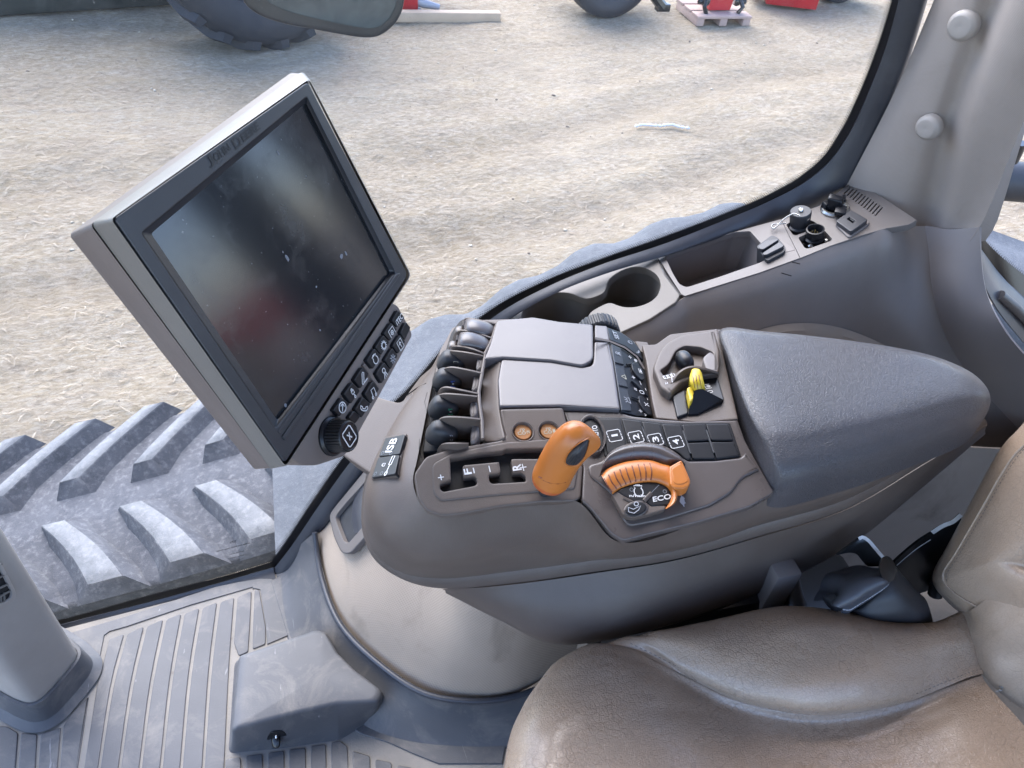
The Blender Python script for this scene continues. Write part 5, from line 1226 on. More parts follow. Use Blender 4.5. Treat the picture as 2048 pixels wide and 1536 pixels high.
# grooves between keys
for a, b in (((1284, 854), (1296, 884)), ((1366, 862), (1381, 907)), ((1413, 861), (1428, 906))):
    mb = MB(); tube(mb, [KP.at(*a, .0006), KP.at(*b, .0006)], .0013, 8); mb.obj('key_ridge', M['blacksoft'], con)
# AUTO oval
ov = ell(1185, 867, 26, 40, -14, n=40); ovi = ell(1186, 867, 21.5, 34.5, -14, n=40)
mb = MB(); plate(mb, ov, PCp, .008, .003, up=.0055, holes=[ovi], hh=.006, nb=4); mb.obj('key_collar', M['taupe_gloss'], con)
mb = MB(); plate(mb, ovi, PCp, .006, .001, up=.0015); kk = mb.obj('auto_key', M['black'], con)
mb = MB(); mk(mb, 1191, 864, PCp.lift(.0016), .0085, .0032, 'T:AUTO', E=YD + Vector((.12, 0, 0))); ribbon(mb, [PCp.at(1178, 858, .002), PCp.at(1184, 871, .002)], PCp.n, .001); mb.obj('lettering', M['white'], kk, smooth=False)
# throttle wheel: outer flank and face
TP = PCp.lift(.0035)
oe = [P12(*p) for p in ((428, 780), (470, 725), (520, 692), (650, 645), (800, 622), (940, 626), (1050, 662), (1125, 682), (1165, 740), (1185, 820), (1198, 920), (1198, 1000), (1168, 1062), (1085, 1118))]
ie = [P12(*p) for p in ((535, 960), (575, 930), (620, 902), (690, 875), (760, 855), (880, 838), (985, 842), (1050, 862), (1095, 890), (1128, 925), (1140, 965), (1138, 1000), (1120, 1050), (1080, 1112))]
r0 = [TP.at(x, y, .0100) for x, y in oe]; r2 = [TP.at(x, y, .0075) for x, y in ie]
r1 = [TP.at((a[0] * .75 + b[0] * .25), (a[1] * .75 + b[1] * .25), .0135) for a, b in zip(oe, ie)]; r15 = [TP.at((a[0] * .3 + b[0] * .7), (a[1] * .3 + b[1] * .7), .0120) for a, b in zip(oe, ie)]
rb = [TP.at(x, y, -.004) for x, y in oe]; rc = [TP.at(x, y, .000) for x, y in ie]
Gt = grid([rb, r0, r1, r15, r2, rc], 90, 20); mb = MB(); sheet(mb, Gt); th = mb.obj('throttle_wheel', M['orange'], con, sharp=60)
tb = BVHTree.FromPolygons([tuple(v) for v in Gt.reshape(-1, 3)], [(j * 91 + i, j * 91 + i + 1, (j + 1) * 91 + i + 1, (j + 1) * 91 + i) for j in range(20) for i in range(90)])
def ont(x, y, d):
    r = ray(x, y).normalized(); h = tb.ray_cast(CAM, r); return (h[0] if h[0] is not None else TP.at(x, y, .012)) - r * d
mb = MB()
for a, m_, b in (((450, 800), (490, 880), (535, 945)), ((495, 762), (530, 840), (580, 910)), ((552, 732), (582, 810), (628, 886)), ((612, 708), (638, 785), (678, 866)), ((672, 690), (695, 765), (726, 848)), ((735, 668), (758, 745), (778, 838)), ((798, 655), (820, 735), (830, 828)), ((858, 650), (880, 735), (880, 822)), ((918, 648), (940, 735), (930, 820))):
    ribbon(mb, [Vector(p) for p in cr([ont(*P12(*a), .0006), ont(*P12(*m_), .0006), ont(*P12(*b), .0006)], 8)], ray(1270, 950) * -1, .0013)
mb.obj('grip_groove', M['rib_line'], th, smooth=False)
tab = rounded([P12(1118, 682) + (3,), P12(1240, 612) + (4,), P12(1262, 640) + (4,), P12(1340, 825) + (6,), P12(1325, 880) + (5,), P12(1262, 908) + (5,), P12(1165, 900) + (4,), P12(1128, 860) + (3,)], 4, 4)
mb = MB(); plate(mb, tab, TP, .016, .004, up=.017, nb=4); mb.obj('thumb_tab', M['orange'], th)
# dished inset of the tab
mb = MB(); plate(mb, rounded([P12(1140, 700) + (3,), P12(1236, 640) + (4,), P12(1322, 825) + (5,), P12(1250, 868) + (12,), P12(1160, 855) + (8,)], 4, 4), TP, .002, .0018, up=.0178, nb=3); mb.obj('tab_face', M['orange'], th)
# face keys
face = rounded([P12(585, 935) + (3,), P12(690, 878) + (4,), P12(760, 858) + (4,), P12(880, 840) + (4,), P12(985, 845) + (4,), P12(1050, 865) + (4,), P12(1095, 892) + (4,), P12(1128, 930) + (4,), P12(1138, 970) + (3,), P12(1120, 1072) + (3,), P12(935, 1085) + (3,), P12(880, 1040) + (8,), P12(760, 1045) + (8,), P12(700, 1010) + (3,)], 3, 3)
mb = MB(); plate(mb, face, TP, .008, .001, up=.0065); fk = mb.obj('dial_face', M['black'], con)
FP = TP.lift(.0067)
mb = MB(); mk(mb, *P12(802, 928), FP, .0062, .0075, 'engine', E=RT, U=UP, lw=.001); mk(mb, *P12(792, 982), FP, .0085, .0016, 'T:n/min', E=RT, U=UP); mb.obj('engine_symbol', M['white'], fk, smooth=False)
mb = MB(); mk(mb, *P12(1043, 1003), FP, .0100, .0030, 'T:ECO', E=RT + UP * .28, U=UP); mb.obj('lettering', M['white'], fk, smooth=False)
mb = MB(); ribbon(mb, [FP.at(*P12(1015, 868)), FP.at(*P12(930, 955))], FP.n, .0006); mk(mb, *P12(732, 920), FP, .002, .0022, 'dot', E=RT, U=UP, lw=.0006); mk(mb, *P12(1072, 938), FP, .002, .0022, 'dot', E=RT, U=UP, lw=.0006); mb.obj('indicator', M['dim_print'], fk, smooth=False)
pl2 = rounded([P12(530, 960) + (3,), P12(590, 935) + (3,), P12(700, 1012) + (3,), P12(760, 1048) + (3,), P12(880, 1042) + (3,), P12(930, 1088) + (3,), P12(1090, 1080) + (3,), P12(1075, 1118) + (3,), P12(900, 1172) + (3,), P12(740, 1208) + (6,), P12(650, 1180) + (6,)], 3, 3)
mb = MB(); plate(mb, pl2, TP, .008, .0012, up=.0058); mb.obj('dial_plate', M['taupe'], con)
mb = MB(); tube(mb, [FP.at(*P12(860, 1035), .001), FP.at(*P12(935, 955), .001)], .0024, 10, flat=.6); tube(mb, [FP.at(*P12(740, 1045), .0), FP.at(*P12(650, 1000), .0)], .0016, 8, flat=.6); mb.obj('pointer', M['taupe'], con)
oc = [P12(*p) for p in ell(780, 1108, 128, 78, -12, n=36)]; od = [P12(*p) for p in ell(778, 1112, 112, 68, -12, n=36)]
mb = MB(); plate(mb, oc, TP, .009, .002, up=.0075); mb.obj('key_collar', M['taupe_gloss'], con)
mb = MB(); plate(mb, od, TP, .008, .0015, up=.0085); kk = mb.obj('round_key', M['black'], con)
mb = MB(); mk(mb, *P12(765, 1112), TP.lift(.0087), .0075, .0075, 'hand', E=RT + UP * .2, U=UP, lw=.0009); mb.obj('symbol', M['grey_print'], kk, smooth=False)
# turtle
tu = [P12(*p) for p in ((1243, 972), (1252, 985), (1262, 990), (1272, 1000), (1280, 1012), (1272, 1015), (1278, 1040), (1290, 1060), (1278, 1058), (1272, 1075), (1276, 1092), (1265, 1092), (1258, 1075), (1240, 1062), (1224, 1040), (1226, 1015), (1236, 998))]
mb = MB(); TPt = PCp.lift(.0026); tri = tessellate_polygon([[Vector((x, y, 0)) for x, y in tu]]); mb.add([TPt.at(x, y, .0004) for x, y in tu], [tuple(t) for t in tri]); mb.obj('turtle_symbol', M['grey_print'], con, smooth=False)
# guard arch over the wheel
ao = [P12(*p) for p in ((452, 612), (500, 545), (560, 498), (640, 462), (720, 442), (850, 430), (1000, 448), (1080, 475), (1150, 512), (1210, 555), (1255, 600), (1284, 655))]
ai = [P12(*p) for p in ((400, 800), (455, 728), (520, 690), (590, 664), (660, 642), (800, 620), (940, 624), (1020, 645), (1070, 668), (1130, 672), (1190, 640), (1250, 632))]
rr = [[TP.at(x, y, -.003) for x, y in ao], [TP.at(x * .93 + a * .07, y * .93 + b * .07, .009) for (x, y), (a, b) in zip(ao, ai)], [TP.at(x * .8 + a * .2, y * .8 + b * .2, .0135) for (x, y), (a, b) in zip(ao, ai)], [TP.at(x * .55 + a * .45, y * .55 + b * .45, .0125) for (x, y), (a, b) in zip(ao, ai)], [TP.at(a, b, .004) for (a, b) in ai]]
mb = MB(); sheet(mb, grid(rr, 60, 24)); mb.obj('dial_hood', M['taupe_gloss'], con, sharp=80)

# ---- upper lids
PT = plane3((1000, 700, .737), (1200, 720, .737), (1150, 815, .734))
lid = [(1003, 718, 6), (1102, 724, 4), (1165, 735, 6), (1186, 730, 8), (1189, 683, 3), (1218, 684, 3), (1228, 730, 2), (1241, 819, 4), (1125, 811, 3), (999, 813, 5), (996, 760, 4)]
mb = MB(); plate(mb, rounded(lid, 4, 4), PT, .035, .004, nb=4); mb.obj('storage_lid', M['taupe_lid'], con)
up_ = [(912, 650, 6), (935, 637, 8), (995, 637, 5), (1066, 633, 5), (1119, 643, 4), (1187, 649, 4), (1187, 722, 9), (1166, 730, 6), (1102, 720, 3), (1006, 714, 3), (972, 719, 3), (980, 690, 3), (993, 650, 5)]
up_ = [(994, 641, 5), (1066, 634, 5), (1119, 643, 4), (1186, 649, 4), (1187, 718, 9), (1166, 731, 8), (1102, 720, 3), (1006, 714, 3), (968, 719, 3), (980, 690, 3)]
mb = MB(); plate(mb, rounded(up_, 4, 4), PT, .035, .003, up=.0025, nb=4); mb.obj('upper_lid', M['taupe_lid'], con)
mb = MB(); plate(mb, rounded([(1190, 650, 2), (1214, 652, 2), (1219, 681, 2), (1190, 679, 2)], 2, 2), PT, .03, .002, up=.001); mb.obj('lid_tab', M['taupe_lid'], con)
sdp = [(966, 724, 4), (1002, 721, 4), (996, 760, 3), (998, 815, 4), (1004, 850, 3), (1010, 876, 4), (990, 884, 3), (968, 884, 4), (962, 800, 4)]
mb = MB(); plate(mb, rounded(sdp, 4, 3), plane3((1000, 725, .734), (1004, 868, .726), (966, 800, .718)), .02, .003); mb.obj('lid_flank', M['taupe'], con)
# ---- keypad curving down behind the lids
PK = plane3((1222, 690, .736), (1243, 818, .733), (1300, 790, .714))
KX = lambda x, y: (1140 + x / 5.69, 600 + y / 5.69)
kb_ = [(1219, 685, 2), (1246, 697, 2), (1264, 710, 2), (1281, 724, 3), (1291, 742, 4), (1293, 765, 3), (1299, 795, 3), (1306, 832, 2), (1275, 832, 3), (1243, 822, 2), (1230, 740, 2)]
mb = MB(); plate(mb, rounded(kb_, 3, 3), PK, .03, .002); kpd = mb.obj('keypad', M['black'], con)
mb = MB(); plate(mb, rounded([(1214, 654, 2), (1244, 665, 2), (1266, 681, 3), (1281, 699, 3), (1288, 722, 3), (1277, 712, 2), (1250, 692, 2), (1220, 680, 2)], 2, 3), PK, .03, .002, up=.0008); mb.obj('key_row', M['black'], con)
mb = MB(); ribbon(mb, [PK.at(x, y, .0022) for x, y in ((1190, 676), (1219, 682), (1250, 695), (1274, 713), (1289, 738))], PK.n, .004); mb.obj('keypad_rim', M['taupe'], con)
st_ = rounded([KX(470, 500) + (2,), KX(580, 548) + (2,), KX(700, 1262) + (2,), KX(590, 1250) + (2,)], 2, 2)
mb = MB(); plate(mb, st_, PK, .002, .0006, up=.0014); mb.obj('soft_strip', M['bezel'], con)
for poly in (((700, 720), (760, 700), (830, 790), (860, 900), (820, 915), (760, 860), (715, 790)), ((780, 1090), (830, 1090), (900, 1190), (935, 1300), (900, 1310), (840, 1250), (790, 1160)), ((700, 910), (760, 940), (850, 1030), (900, 1100), (880, 1080), (790, 1000))):
    mb = MB(); plate(mb, rounded([KX(*p) + (2.5,) for p in poly], 2, 3), PK, .003, .0012, up=.003); mb.obj('rocker_key', M['black'], con)
mb = MB(); PKm = PK.lift(.0006)
for x, y, s, w, h in ((682, 652, 'plus', .003, .003), (720, 882, 'plus', .003, .003), (800, 945, 'minus', .0035, .003), (800, 1265, 'plus', .003, .003), (740, 1015, 'note', .002, .002), (745, 690, 'sun', .0028, .0028), (860, 1310, 'T:V', .002, .0018), (860, 1020, 'minus', .002, .002), (880, 1130, 'minus', .0016, .002)):
    mk(mb, *KX(x, y), PKm, w, h, s, lw=.0009)
for x, y, s, w, h in ((800, 810, 'pto', .0035, .003), (870, 1190, 'x', .004, .004), (815, 1050, 'sq', .0022, .003)):
    mk(mb, *KX(x, y), PKm.lift(.0028), w, h, s, lw=.0009)
mb.obj('key_symbol', M['white'], kpd, smooth=False)
mb = MB()
mk(mb, *KX(520, 400), PKm.lift(.0008), .0068, .0036, 'T:SET'); mk(mb, *KX(675, 480), PKm.lift(.0008), .0045, .0048, 'lock', lw=.0008); mk(mb, *KX(770, 590), PKm.lift(.0008), .003, .003, 'phone', lw=.0008)
mk(mb, *KX(545, 610), PKm.lift(.0014), .004, .004, 'lamp', lw=.0009); mk(mb, *KX(655, 1140), PKm.lift(.0014), .005, .005, 'beacon', lw=.0009); mk(mb, *KX(810, 520), PKm.lift(-.005), .005, .006, 'pto', lw=.0008)
mb.obj('worn_symbol', M['grey_print'], kpd, smooth=False)
mb = MB(); mk(mb, *KX(610, 875), PKm.lift(.0014), .0038, .004, 'tri', lw=.0012); mb.obj('warning_symbol', M['cream'], kpd, smooth=False)
mb = MB()
for a, b in (((515, 712), (605, 735)), ((560, 970), (655, 995)), ((645, 735), (705, 725)), ((700, 1105), (780, 1130))):
    tube(mb, [PK.at(*KX(*a), .0018), PK.at(*KX(*b), .0018)], .0012, 8)
mb.obj('key_bump', M['black'], con)
# small socket flap right of the keypad
mb = MB(); plate(mb, rounded([(1270, 682, 2), (1296, 684, 4), (1298, 698, 5), (1290, 705, 4), (1282, 704, 3)], 3, 3), Zp(.716), .01, .0015); mb.obj('side_flap', M['taupe'], con)
# ribbed roller wheel
rc_ = Zp(.712).at(1201, 676); mb = MB()
lathe(mb, rc_ + Vector((0, .012, 0)), Vector((.06, 1, .10)), [(.0, -.012), (.022, -.012), (.0265, -.011, 1), (.0285, -.008, 1), (.0285, .006, 1), (.0265, .009, 1), (.02, .010), (0, .010)], 168, ribs=28, amp=.0013)
mb.obj('roller_wheel', M['blacksoft'], con, sharp=25)

# ---- hydraulic levers
L8 = lambda x, y: (820 + x / 4.8, 620 + y / 4.8)
PH = plane3((870, 860, .708), (960, 880, .712), (950, 660, .722))
hb_ = [(845, 905, 5), (848, 880, 5), (868, 790, 5), (885, 720, 5), (902, 665, 5), (920, 640, 5), (935, 636, 5), (994, 646, 4), (990, 675, 3), (972, 712, 3), (960, 784, 3), (965, 884, 3), (900, 898, 4)]
mb = MB(); plate(mb, rounded(hb_, 4, 3), PH, .03, .003, up=-.004); hb = mb.obj('lever_bed', M['well'], con)
fins = [[(500, 112), (520, 88), (548, 76), (640, 90), (740, 112), (826, 132)], [(408, 275), (430, 228), (462, 200), (500, 192), (640, 218), (785, 266)], [(362, 405), (390, 362), (425, 345), (520, 352), (640, 385), (718, 418)], [(350, 425), (375, 398), (400, 390), (520, 402), (620, 420), (706, 440)], [(285, 640), (310, 585), (345, 555), (400, 547), (540, 570), (690, 604)], [(245, 850), (275, 775), (310, 745), (350, 738), (500, 768), (655, 800)], [(235, 890), (262, 828), (300, 806), (360, 802), (500, 812), (645, 828)], [(225, 1130), (260, 1070), (310, 1032), (370, 1024), (520, 1030), (680, 1046)], [(258, 1345), (285, 1305), (325, 1283), (390, 1277), (480, 1278), (560, 1280)]]
zs = [.706, .722, .733, .737, .737, .734]
for fi, f in enumerate(fins):
    tp = [Zp(z + (.004 if fi < 8 else -.006)).at(*L8(*p)) for p, z in zip(f, zs)]; tpc = [Vector(p) for p in cr(tp, 16)]
    dn = (tpc[-1] - tpc[0]); sid = Vector((dn.x, dn.y, 0)).normalized().cross(UZ)
    mb = MB(); N = len(tpc); vs = []
    for s_ in (-.0011, .0011):
        vs += [p + sid * s_ for p in tpc] + [Vector((p.x, p.y, .690)) + sid * s_ for p in tpc]
    fs = [(i, i + 1, N + i + 1, N + i) for i in range(N - 1)] + [(2 * N + i + 1, 2 * N + i, 3 * N + i, 3 * N + i + 1) for i in range(N - 1)] + [(i + 1, i, 2 * N + i, 2 * N + i + 1) for i in range(N - 1)] + [(0, N, 3 * N, 2 * N), (N - 1, 3 * N - 1, 4 * N - 1, 2 * N - 1)]
    mb.add(vs, fs); mb.obj('lever_divider', M['taupe'], con, sharp=40)
ex = (Zp(.73).at(*L8(680, 1046)) - Zp(.73).at(*L8(310, 1032))).normalized(); ey = UZ.cross(ex)
for (x, y, c, tint) in ((395, 505, (440, 525), 'cream'), (355, 680, (412, 710), 'blue'), (318, 945, (388, 978), 'green'), (300, 1190, (396, 1228), 'grey_print')):
    tl = (ex * .86 + UZ * -.42).normalized(); c3 = Zp(.717).at(*L8(x + 4, y + 4))
    mb = MB(); sell(mb, c3, (.0168, .0112, .0150), (tl, ey, tl.cross(ey)), 3.1); lv = mb.obj('hydraulic_lever', M['blacksoft'], con, sharp=80)
    bvl = BVHTree.FromPolygons([tuple(q) for q in mb.v], mb.f)
    def onl(px, py, d=.0004):
        r = ray(px, py).normalized(); h = bvl.ray_cast(CAM, r); return (h[0] - r * d) if h[0] is not None else Zp(.722).at(px, py)
    mb = MB(); w, h = (22, 30) if tint != 'grey_print' else (10, 26)
    cx, cy = c
    q = [(cx - w, cy - h), (cx + w * .9, cy - h), (cx + w, cy + h), (cx - w * .9, cy + h)]
    if tint in ('green', 'blue'):
        b_ = [onl(*L8(*p)) for p in q]; mb.add(b_, [(0, 1, 2, 3)]); ribbon(mb, [onl(*L8(cx - 8, cy), .0008), onl(*L8(cx + 10, cy), .0008)], ray(900, 800) * -1, .0009, mi=1)
    else:
        ribbon(mb, [onl(*L8(*p)) for p in q], ray(900, 800) * -1, .0009, closed=True)
    mb.obj('lever_symbol', [M[tint], M['white']], lv, smooth=False)
for pts in (((648, 430), (695, 445), (700, 500), (680, 560), (650, 575), (632, 550)), ((618, 595), (660, 625), (668, 690), (650, 750), (610, 775), (590, 755)), ((590, 830), (640, 870), (655, 940), (640, 1010), (590, 1035), (570, 960)), ((605, 1060), (655, 1095), (668, 1160), (650, 1225), (610, 1265), (580, 1260), (580, 1180))):
    mb = MB(); plate(mb, rounded([L8(*p) + (6,) for p in pts], 5, 4), PH, .02, .005, up=.016, nb=4); mb.obj('lever_cheek', M['taupe_pale_lit'] if False else M['taupe_side'], con)
for pts in ([(530, 100), (560, 84), (640, 94), (740, 116), (818, 140)], [(470, 240), (500, 212), (580, 212), (680, 240), (770, 282)]):
    a = [Zp(z).at(*L8(*p)) for p, z in zip(pts, (.728, .742, .744, .740, .732))]
    dyy = Zp(.73).at(*L8(480, 345)) - Zp(.73).at(*L8(500, 212))
    b = [p + dyy * .40 + UZ * .003 for p in a]; c = [p + dyy * .82 for p in a]
    mb = MB(); sheet(mb, grid([[p - UZ * .01 for p in a], a, b, c, [p - UZ * .012 for p in c]], 20, 12), .004); cpn = mb.obj('lever_cap', M['taupe_lid'], con, sharp=60)
    mb = MB(); sell(mb, a[0] + dyy * .42 + Vector((-.006, 0, -.010)), (.006, .008, .007), (ex, ey, UZ), 3); mb.obj('cap_nose', M['taupe_gloss'], cpn, sharp=80)
# rear rail of the lever bed
mb = MB(); tube(mb, [Zp(.736).at(*L8(*p)) for p in ((832, 132), (815, 200), (770, 330), (722, 415), (718, 460), (690, 620), (660, 790), (668, 900), (690, 1060), (698, 1240))], .0022, 8); mb.obj('bed_rail', M['taupe'], con)
# printed arcs on the flank beside the levers
mb = MB(); sb_ = BVHTree.FromPolygons([tuple(v) for v in G.reshape(-1, 3)], [(j * 151 + i, j * 151 + i + 1, (j + 1) * 151 + i + 1, (j + 1) * 151 + i) for j in range(20) for i in range(150)])
def onsh(x, y, d=.0006):
    r = ray(x, y).normalized(); h = sb_.ray_cast(CAM, r); return (h[0] if h[0] is not None else Zp(.69).at(x, y)) - r * d
for seg in (((360, 390), (290, 440), (262, 510), (270, 580), (295, 610)), ((250, 720), (165, 790), (140, 880), (160, 970), (212, 1040)), ((215, 1080), (130, 1150), (90, 1240), (88, 1330), (108, 1420))):
    ribbon(mb, [onsh(*L8(*p)) for p in seg], ray(850, 800) * -1, .0009)
ribbon(mb, [onsh(x, y) for x, y in ((812, 792), (834, 776), (852, 767), (874, 769))], ray(850, 800) * -1, .0014)
mb.obj('flank_seam', M['line'], con, smooth=False)
mb = MB()
ribbon(mb, [onsh(*L8(*p), .001) for p in ((205, 1140), (220, 1150), (218, 1180), (202, 1172), (205, 1140))], ray(860, 860) * -1, .0009); ribbon(mb, [onsh(*L8(*p), .001) for p in ((206, 1200), (208, 1240))], ray(860, 860) * -1, .0009); mb.obj('flank_symbol', M['white'], con, smooth=False)
# ---- transport switch panel on the nose
M5 = lambda x, y: (540 + x / 3.94, 780 + y / 3.94)
ip = [M5(905, 375), M5(1065, 343), M5(988, 665), M5(795, 695)]
i3 = [onsh(*p) for p in (M5(930, 400), M5(1040, 380), M5(960, 640), M5(830, 660))]
nrm = ((i3[2] - i3[0]).cross(i3[1] - i3[3])).normalized(); PI_ = Plane((i3[0] + i3[1] + i3[2] + i3[3]) / 4, nrm)
mb = MB(); plate(mb, rounded([M5(900, 368) + (5,), M5(1075, 335) + (5,), M5(995, 675) + (5,), M5(788, 705) + (5,)], 5, 3), PI_, .02, .003, up=.0018); mb.obj('switch_bezel', M['taupe'], con)
for poly, nm in (((M5(908, 378), M5(1064, 347), M5(1020, 505), M5(855, 525))), 'isb'), (((M5(852, 530), M5(1018, 510), M5(985, 662), M5(797, 692))), 'lock'):
    mb = MB(); plate(mb, rounded([p + (3,) for p in poly], 3, 3), PI_, .008, .001, up=.0042); kk = mb.obj('nose_switch', M['black'], con)
    mb = MB(); Pm = PI_.lift(.0044)
    Ei = PI_.at(*M5(975, 400)) - PI_.at(*M5(940, 475)); Ui = PI_.at(*M5(930, 430)) - PI_.at(*M5(985, 430))
    if nm == 'isb': mk(mb, *M5(958, 436), Pm, .0098, .0058, 'T:ISB', E=Ei, U=Ui)
    else:
        mk(mb, *M5(940, 600), Pm, .0130, .0040, 'cyl', E=Ui * -1, U=Ei, lw=.0012) if False else None
        o_ = Pm.at(*M5(940, 596), .0002); n_ = Pm.n; E_ = (Ei - n_ * Ei.dot(n_)).normalized(); U_ = (Ui - n_ * Ui.dot(n_)).normalized()
        for pl_ in ([(.1, -.35), (.95, -.35), (.95, .35), (.1, .35), (.1, -.35)], [(.1, 0), (-.55, 0)], arc(-.75, 0, .18, ry=.3)): ribbon(mb, [o_ + E_ * (.0135 * a) + U_ * (.0055 * b) for a, b in pl_], n_, .0013)
        mk(mb, *M5(893, 590), Pm, .0038, .0036, 'lock', E=Ei, U=Ui, lw=.0009)
    mb.obj('lettering', M['white'], kk, smooth=False)
    mb = MB()
    for x, y in (((888, 497), (955, 500)) if nm == 'isb' else ((832, 660), (880, 658))): mk(mb, *M5(x, y), Pm, .0022, .0022, 'dot', lw=.0006)
    mb.obj('indicator', M['dim_print'], kk, smooth=False)

# ---- switch deck in front of the arm pad
PS = plane3((1300, 700, .722), (1437, 660, .730), (1380, 840, .728))
so2 = [(1284, 690, 3), (1312, 688, 4), (1340, 668, 4), (1400, 661, 4), (1436, 657, 3), (1452, 730, 2), (1477, 838, 3), (1400, 845, 4), (1312, 836, 4), (1304, 800, 3), (1298, 760, 3), (1292, 720, 3)]
mb = MB(); plate(mb, rounded(so2, 4, 3), PS, .03, .003); mb.obj('switch_deck', M['taupe'], con)
pod = [(1306, 735, 7), (1316, 706, 9), (1332, 686, 8), (1362, 669, 9), (1402, 664, 7), (1429, 660, 6), (1440, 700, 5), (1439, 745, 7), (1392, 752, 4), (1362, 765, 5), (1341, 787, 5), (1322, 774, 7)]
poi = [(1320, 741, 4), (1338, 728, 8), (1352, 700, 8), (1370, 691, 7), (1402, 694, 6), (1427, 704, 6), (1434, 738, 6), (1398, 737, 3), (1376, 735, 4), (1358, 752, 6), (1342, 770, 6)]
mb = MB(); plate(mb, rounded(pod, 7, 5), PS, .024, .006, up=.012, holes=[rounded(poi, 5, 4)], hh=.02, nb=5); mb.obj('switch_pod', M['taupe'], con)
mb = MB(); mb.add([PS.at(x, y, -.003) for x, y in poi[:0] or [p[:2] for p in poi]], [tuple(range(len(poi)))]); mb.obj('pod_floor', M['taupe'], con, smooth=False)
ax3 = (PS.at(1388, 735) - PS.at(1362, 700)).normalized()
mb = MB(); sell(mb, PS.at(1369, 722, .010), (.0150, .0095, .011), (ax3, PS.n.cross(ax3), PS.n), 2.4); mb.obj('pod_lever', M['black'], con, sharp=80)
mb = MB(); plate(mb, rounded([(1405, 715, 6), (1420, 702, 6), (1434, 712, 8), (1437, 735, 6), (1428, 744, 5), (1412, 738, 4)], 5, 4), PS, .02, .004, up=.011, nb=4); mb.obj('pod_cheek', M['taupe_side'], con)
fn = [Vector(p) for p in cr([PS.at(1338, 788, .001), PS.at(1346, 765, .012), PS.at(1360, 745, .020), PS.at(1382, 735, .022), PS.at(1408, 739, .020), PS.at(1436, 748, .014)], 24)]
fl_ = [Vector(p) for p in cr([PS.at(1337, 788, -.004), PS.at(1350, 785, -.004), PS.at(1370, 772, -.004), PS.at(1390, 762, -.004), PS.at(1412, 757, -.004), PS.at(1438, 752, -.004)], 24)]
mb = MB(); sheet(mb, grid([fn, fl_], 24, 4), .0025); mb.obj('pod_divider', M['taupe'], con)
mb = MB()
for x, y in ((1085, 880), (1128, 870), (1170, 860)): mk(mb, *KX(x, y), PS.lift(.0124) if False else PS.lift(.0123), .0065, .0026, 'pill', lw=.0009)
ribbon(mb, [PS.at(*KX(1150, 830), .0126), PS.at(*KX(1165, 935), .0126)], PS.n, .0008); mk(mb, *KX(1100, 950), PS.lift(.0123), .0018, .0035, 'wave', lw=.0008, E=XD * -1, U=YD)
mb.obj('pod_symbol', M['white'], con, smooth=False)
mb = MB(); plate(mb, rounded([(1345, 792, 3), (1370, 778, 3), (1377, 826, 3), (1355, 834, 3)], 3, 3), PS, .01, .002, up=.004); plate(mb, rounded([(1400, 752, 3), (1436, 756, 4), (1449, 800, 4), (1420, 800, 3), (1380, 800, 3)], 3, 3), PS, .01, .002, up=.004); mb.obj('hitch_base', M['black'], con)
mb = MB(); g_ = [PS.at(1388, 786, .018), PS.at(1396, 779, .022), PS.at(1406, 778, .022), PS.at(1446, 799, .006), PS.at(1396, 827, .003), PS.at(1377, 828, .003), PS.at(1380, 806, .010)]
lowr = [p - PS.n * .02 for p in g_]; k = len(g_); mb.add(g_ + lowr, [tuple(range(k))] + [(i, k + i, k + (i + 1) % k, (i + 1) % k) for i in range(k)]); mb.obj('hitch_guard', M['black'], con, recalc=True, sharp=20)
yo = [[(1381, 746, .024), (1385, 738, .027), (1392, 737, .028), (1399, 739, .027), (1403, 746, .024)], [(1379, 757, .026), (1385, 753, .029), (1393, 752, .030), (1401, 753, .029), (1406, 758, .026)], [(1381, 770, .022), (1388, 768, .026), (1396, 767, .027), (1404, 767, .026), (1409, 770, .022)], [(1386, 783, .012), (1392, 780, .020), (1399, 779, .021), (1406, 779, .020), (1411, 781, .014)]]
rws = [[PS.at(x, y, u) for x, y, u in r] for r in yo]; rws = [[p - PS.n * .02 for p in rws[0]]] + rws
mb = MB(); sheet(mb, grid(rws, 24, 20), .005); yl = mb.obj('yellow_lever', M['yellow'], con, sharp=50)
mb = MB()
for a, b in (((1390, 740), (1396, 778)), ((1396, 742), (1403, 776)), ((1385, 748), (1390, 778))): ribbon(mb, [PS.at(*a, .0285), PS.at((a[0] + b[0]) / 2, (a[1] + b[1]) / 2, .0318), PS.at(*b, .0235)], PS.n, .0010)
mb.obj('grip_groove', M['rib_line'], yl, smooth=False)
mb = MB(); plate(mb, rounded([(1374, 776, 2), (1381, 772, 2), (1388, 784, 2), (1386, 797, 2), (1382, 802, 2), (1380, 802, 2)], 2, 3), PS, .012, .002, up=.016); mb.obj('lever_flap', M['yellow'], yl)
mb = MB(); mk(mb, 1416, 773, PS.lift(.0042), .004, .0045, 'pto', lw=.0009); mk(mb, 1419, 784, PS.lift(.0042), .0025, .004, 'engine', lw=.0008); mb.obj('hitch_symbol', M['white'], con, smooth=False)
# ---- padded arm rest
pad = [(1436, 657), (1520, 662), (1600, 669), (1700, 681), (1790, 695), (1870, 714), (1935, 742), (1970, 775), (1980, 808), (1968, 838), (1930, 862), (1850, 893), (1760, 926), (1680, 950), (1610, 970), (1572, 975), (1548, 968), (1528, 942), (1510, 905), (1490, 860), (1468, 800), (1452, 735)]
pad_s = smooth_poly(pad, 4)
zt = lambda x, y: .752
lowp = [Zp(.722).at(x, y) for x, y in pad_s]
def ins(sc, z, dx=0, dy=0):
    cx, cy = 1700, 800; return [Zp(z).at(cx + (x - cx) * sc + dx, cy + (y - cy) * sc + dy) for x, y in pad_s]
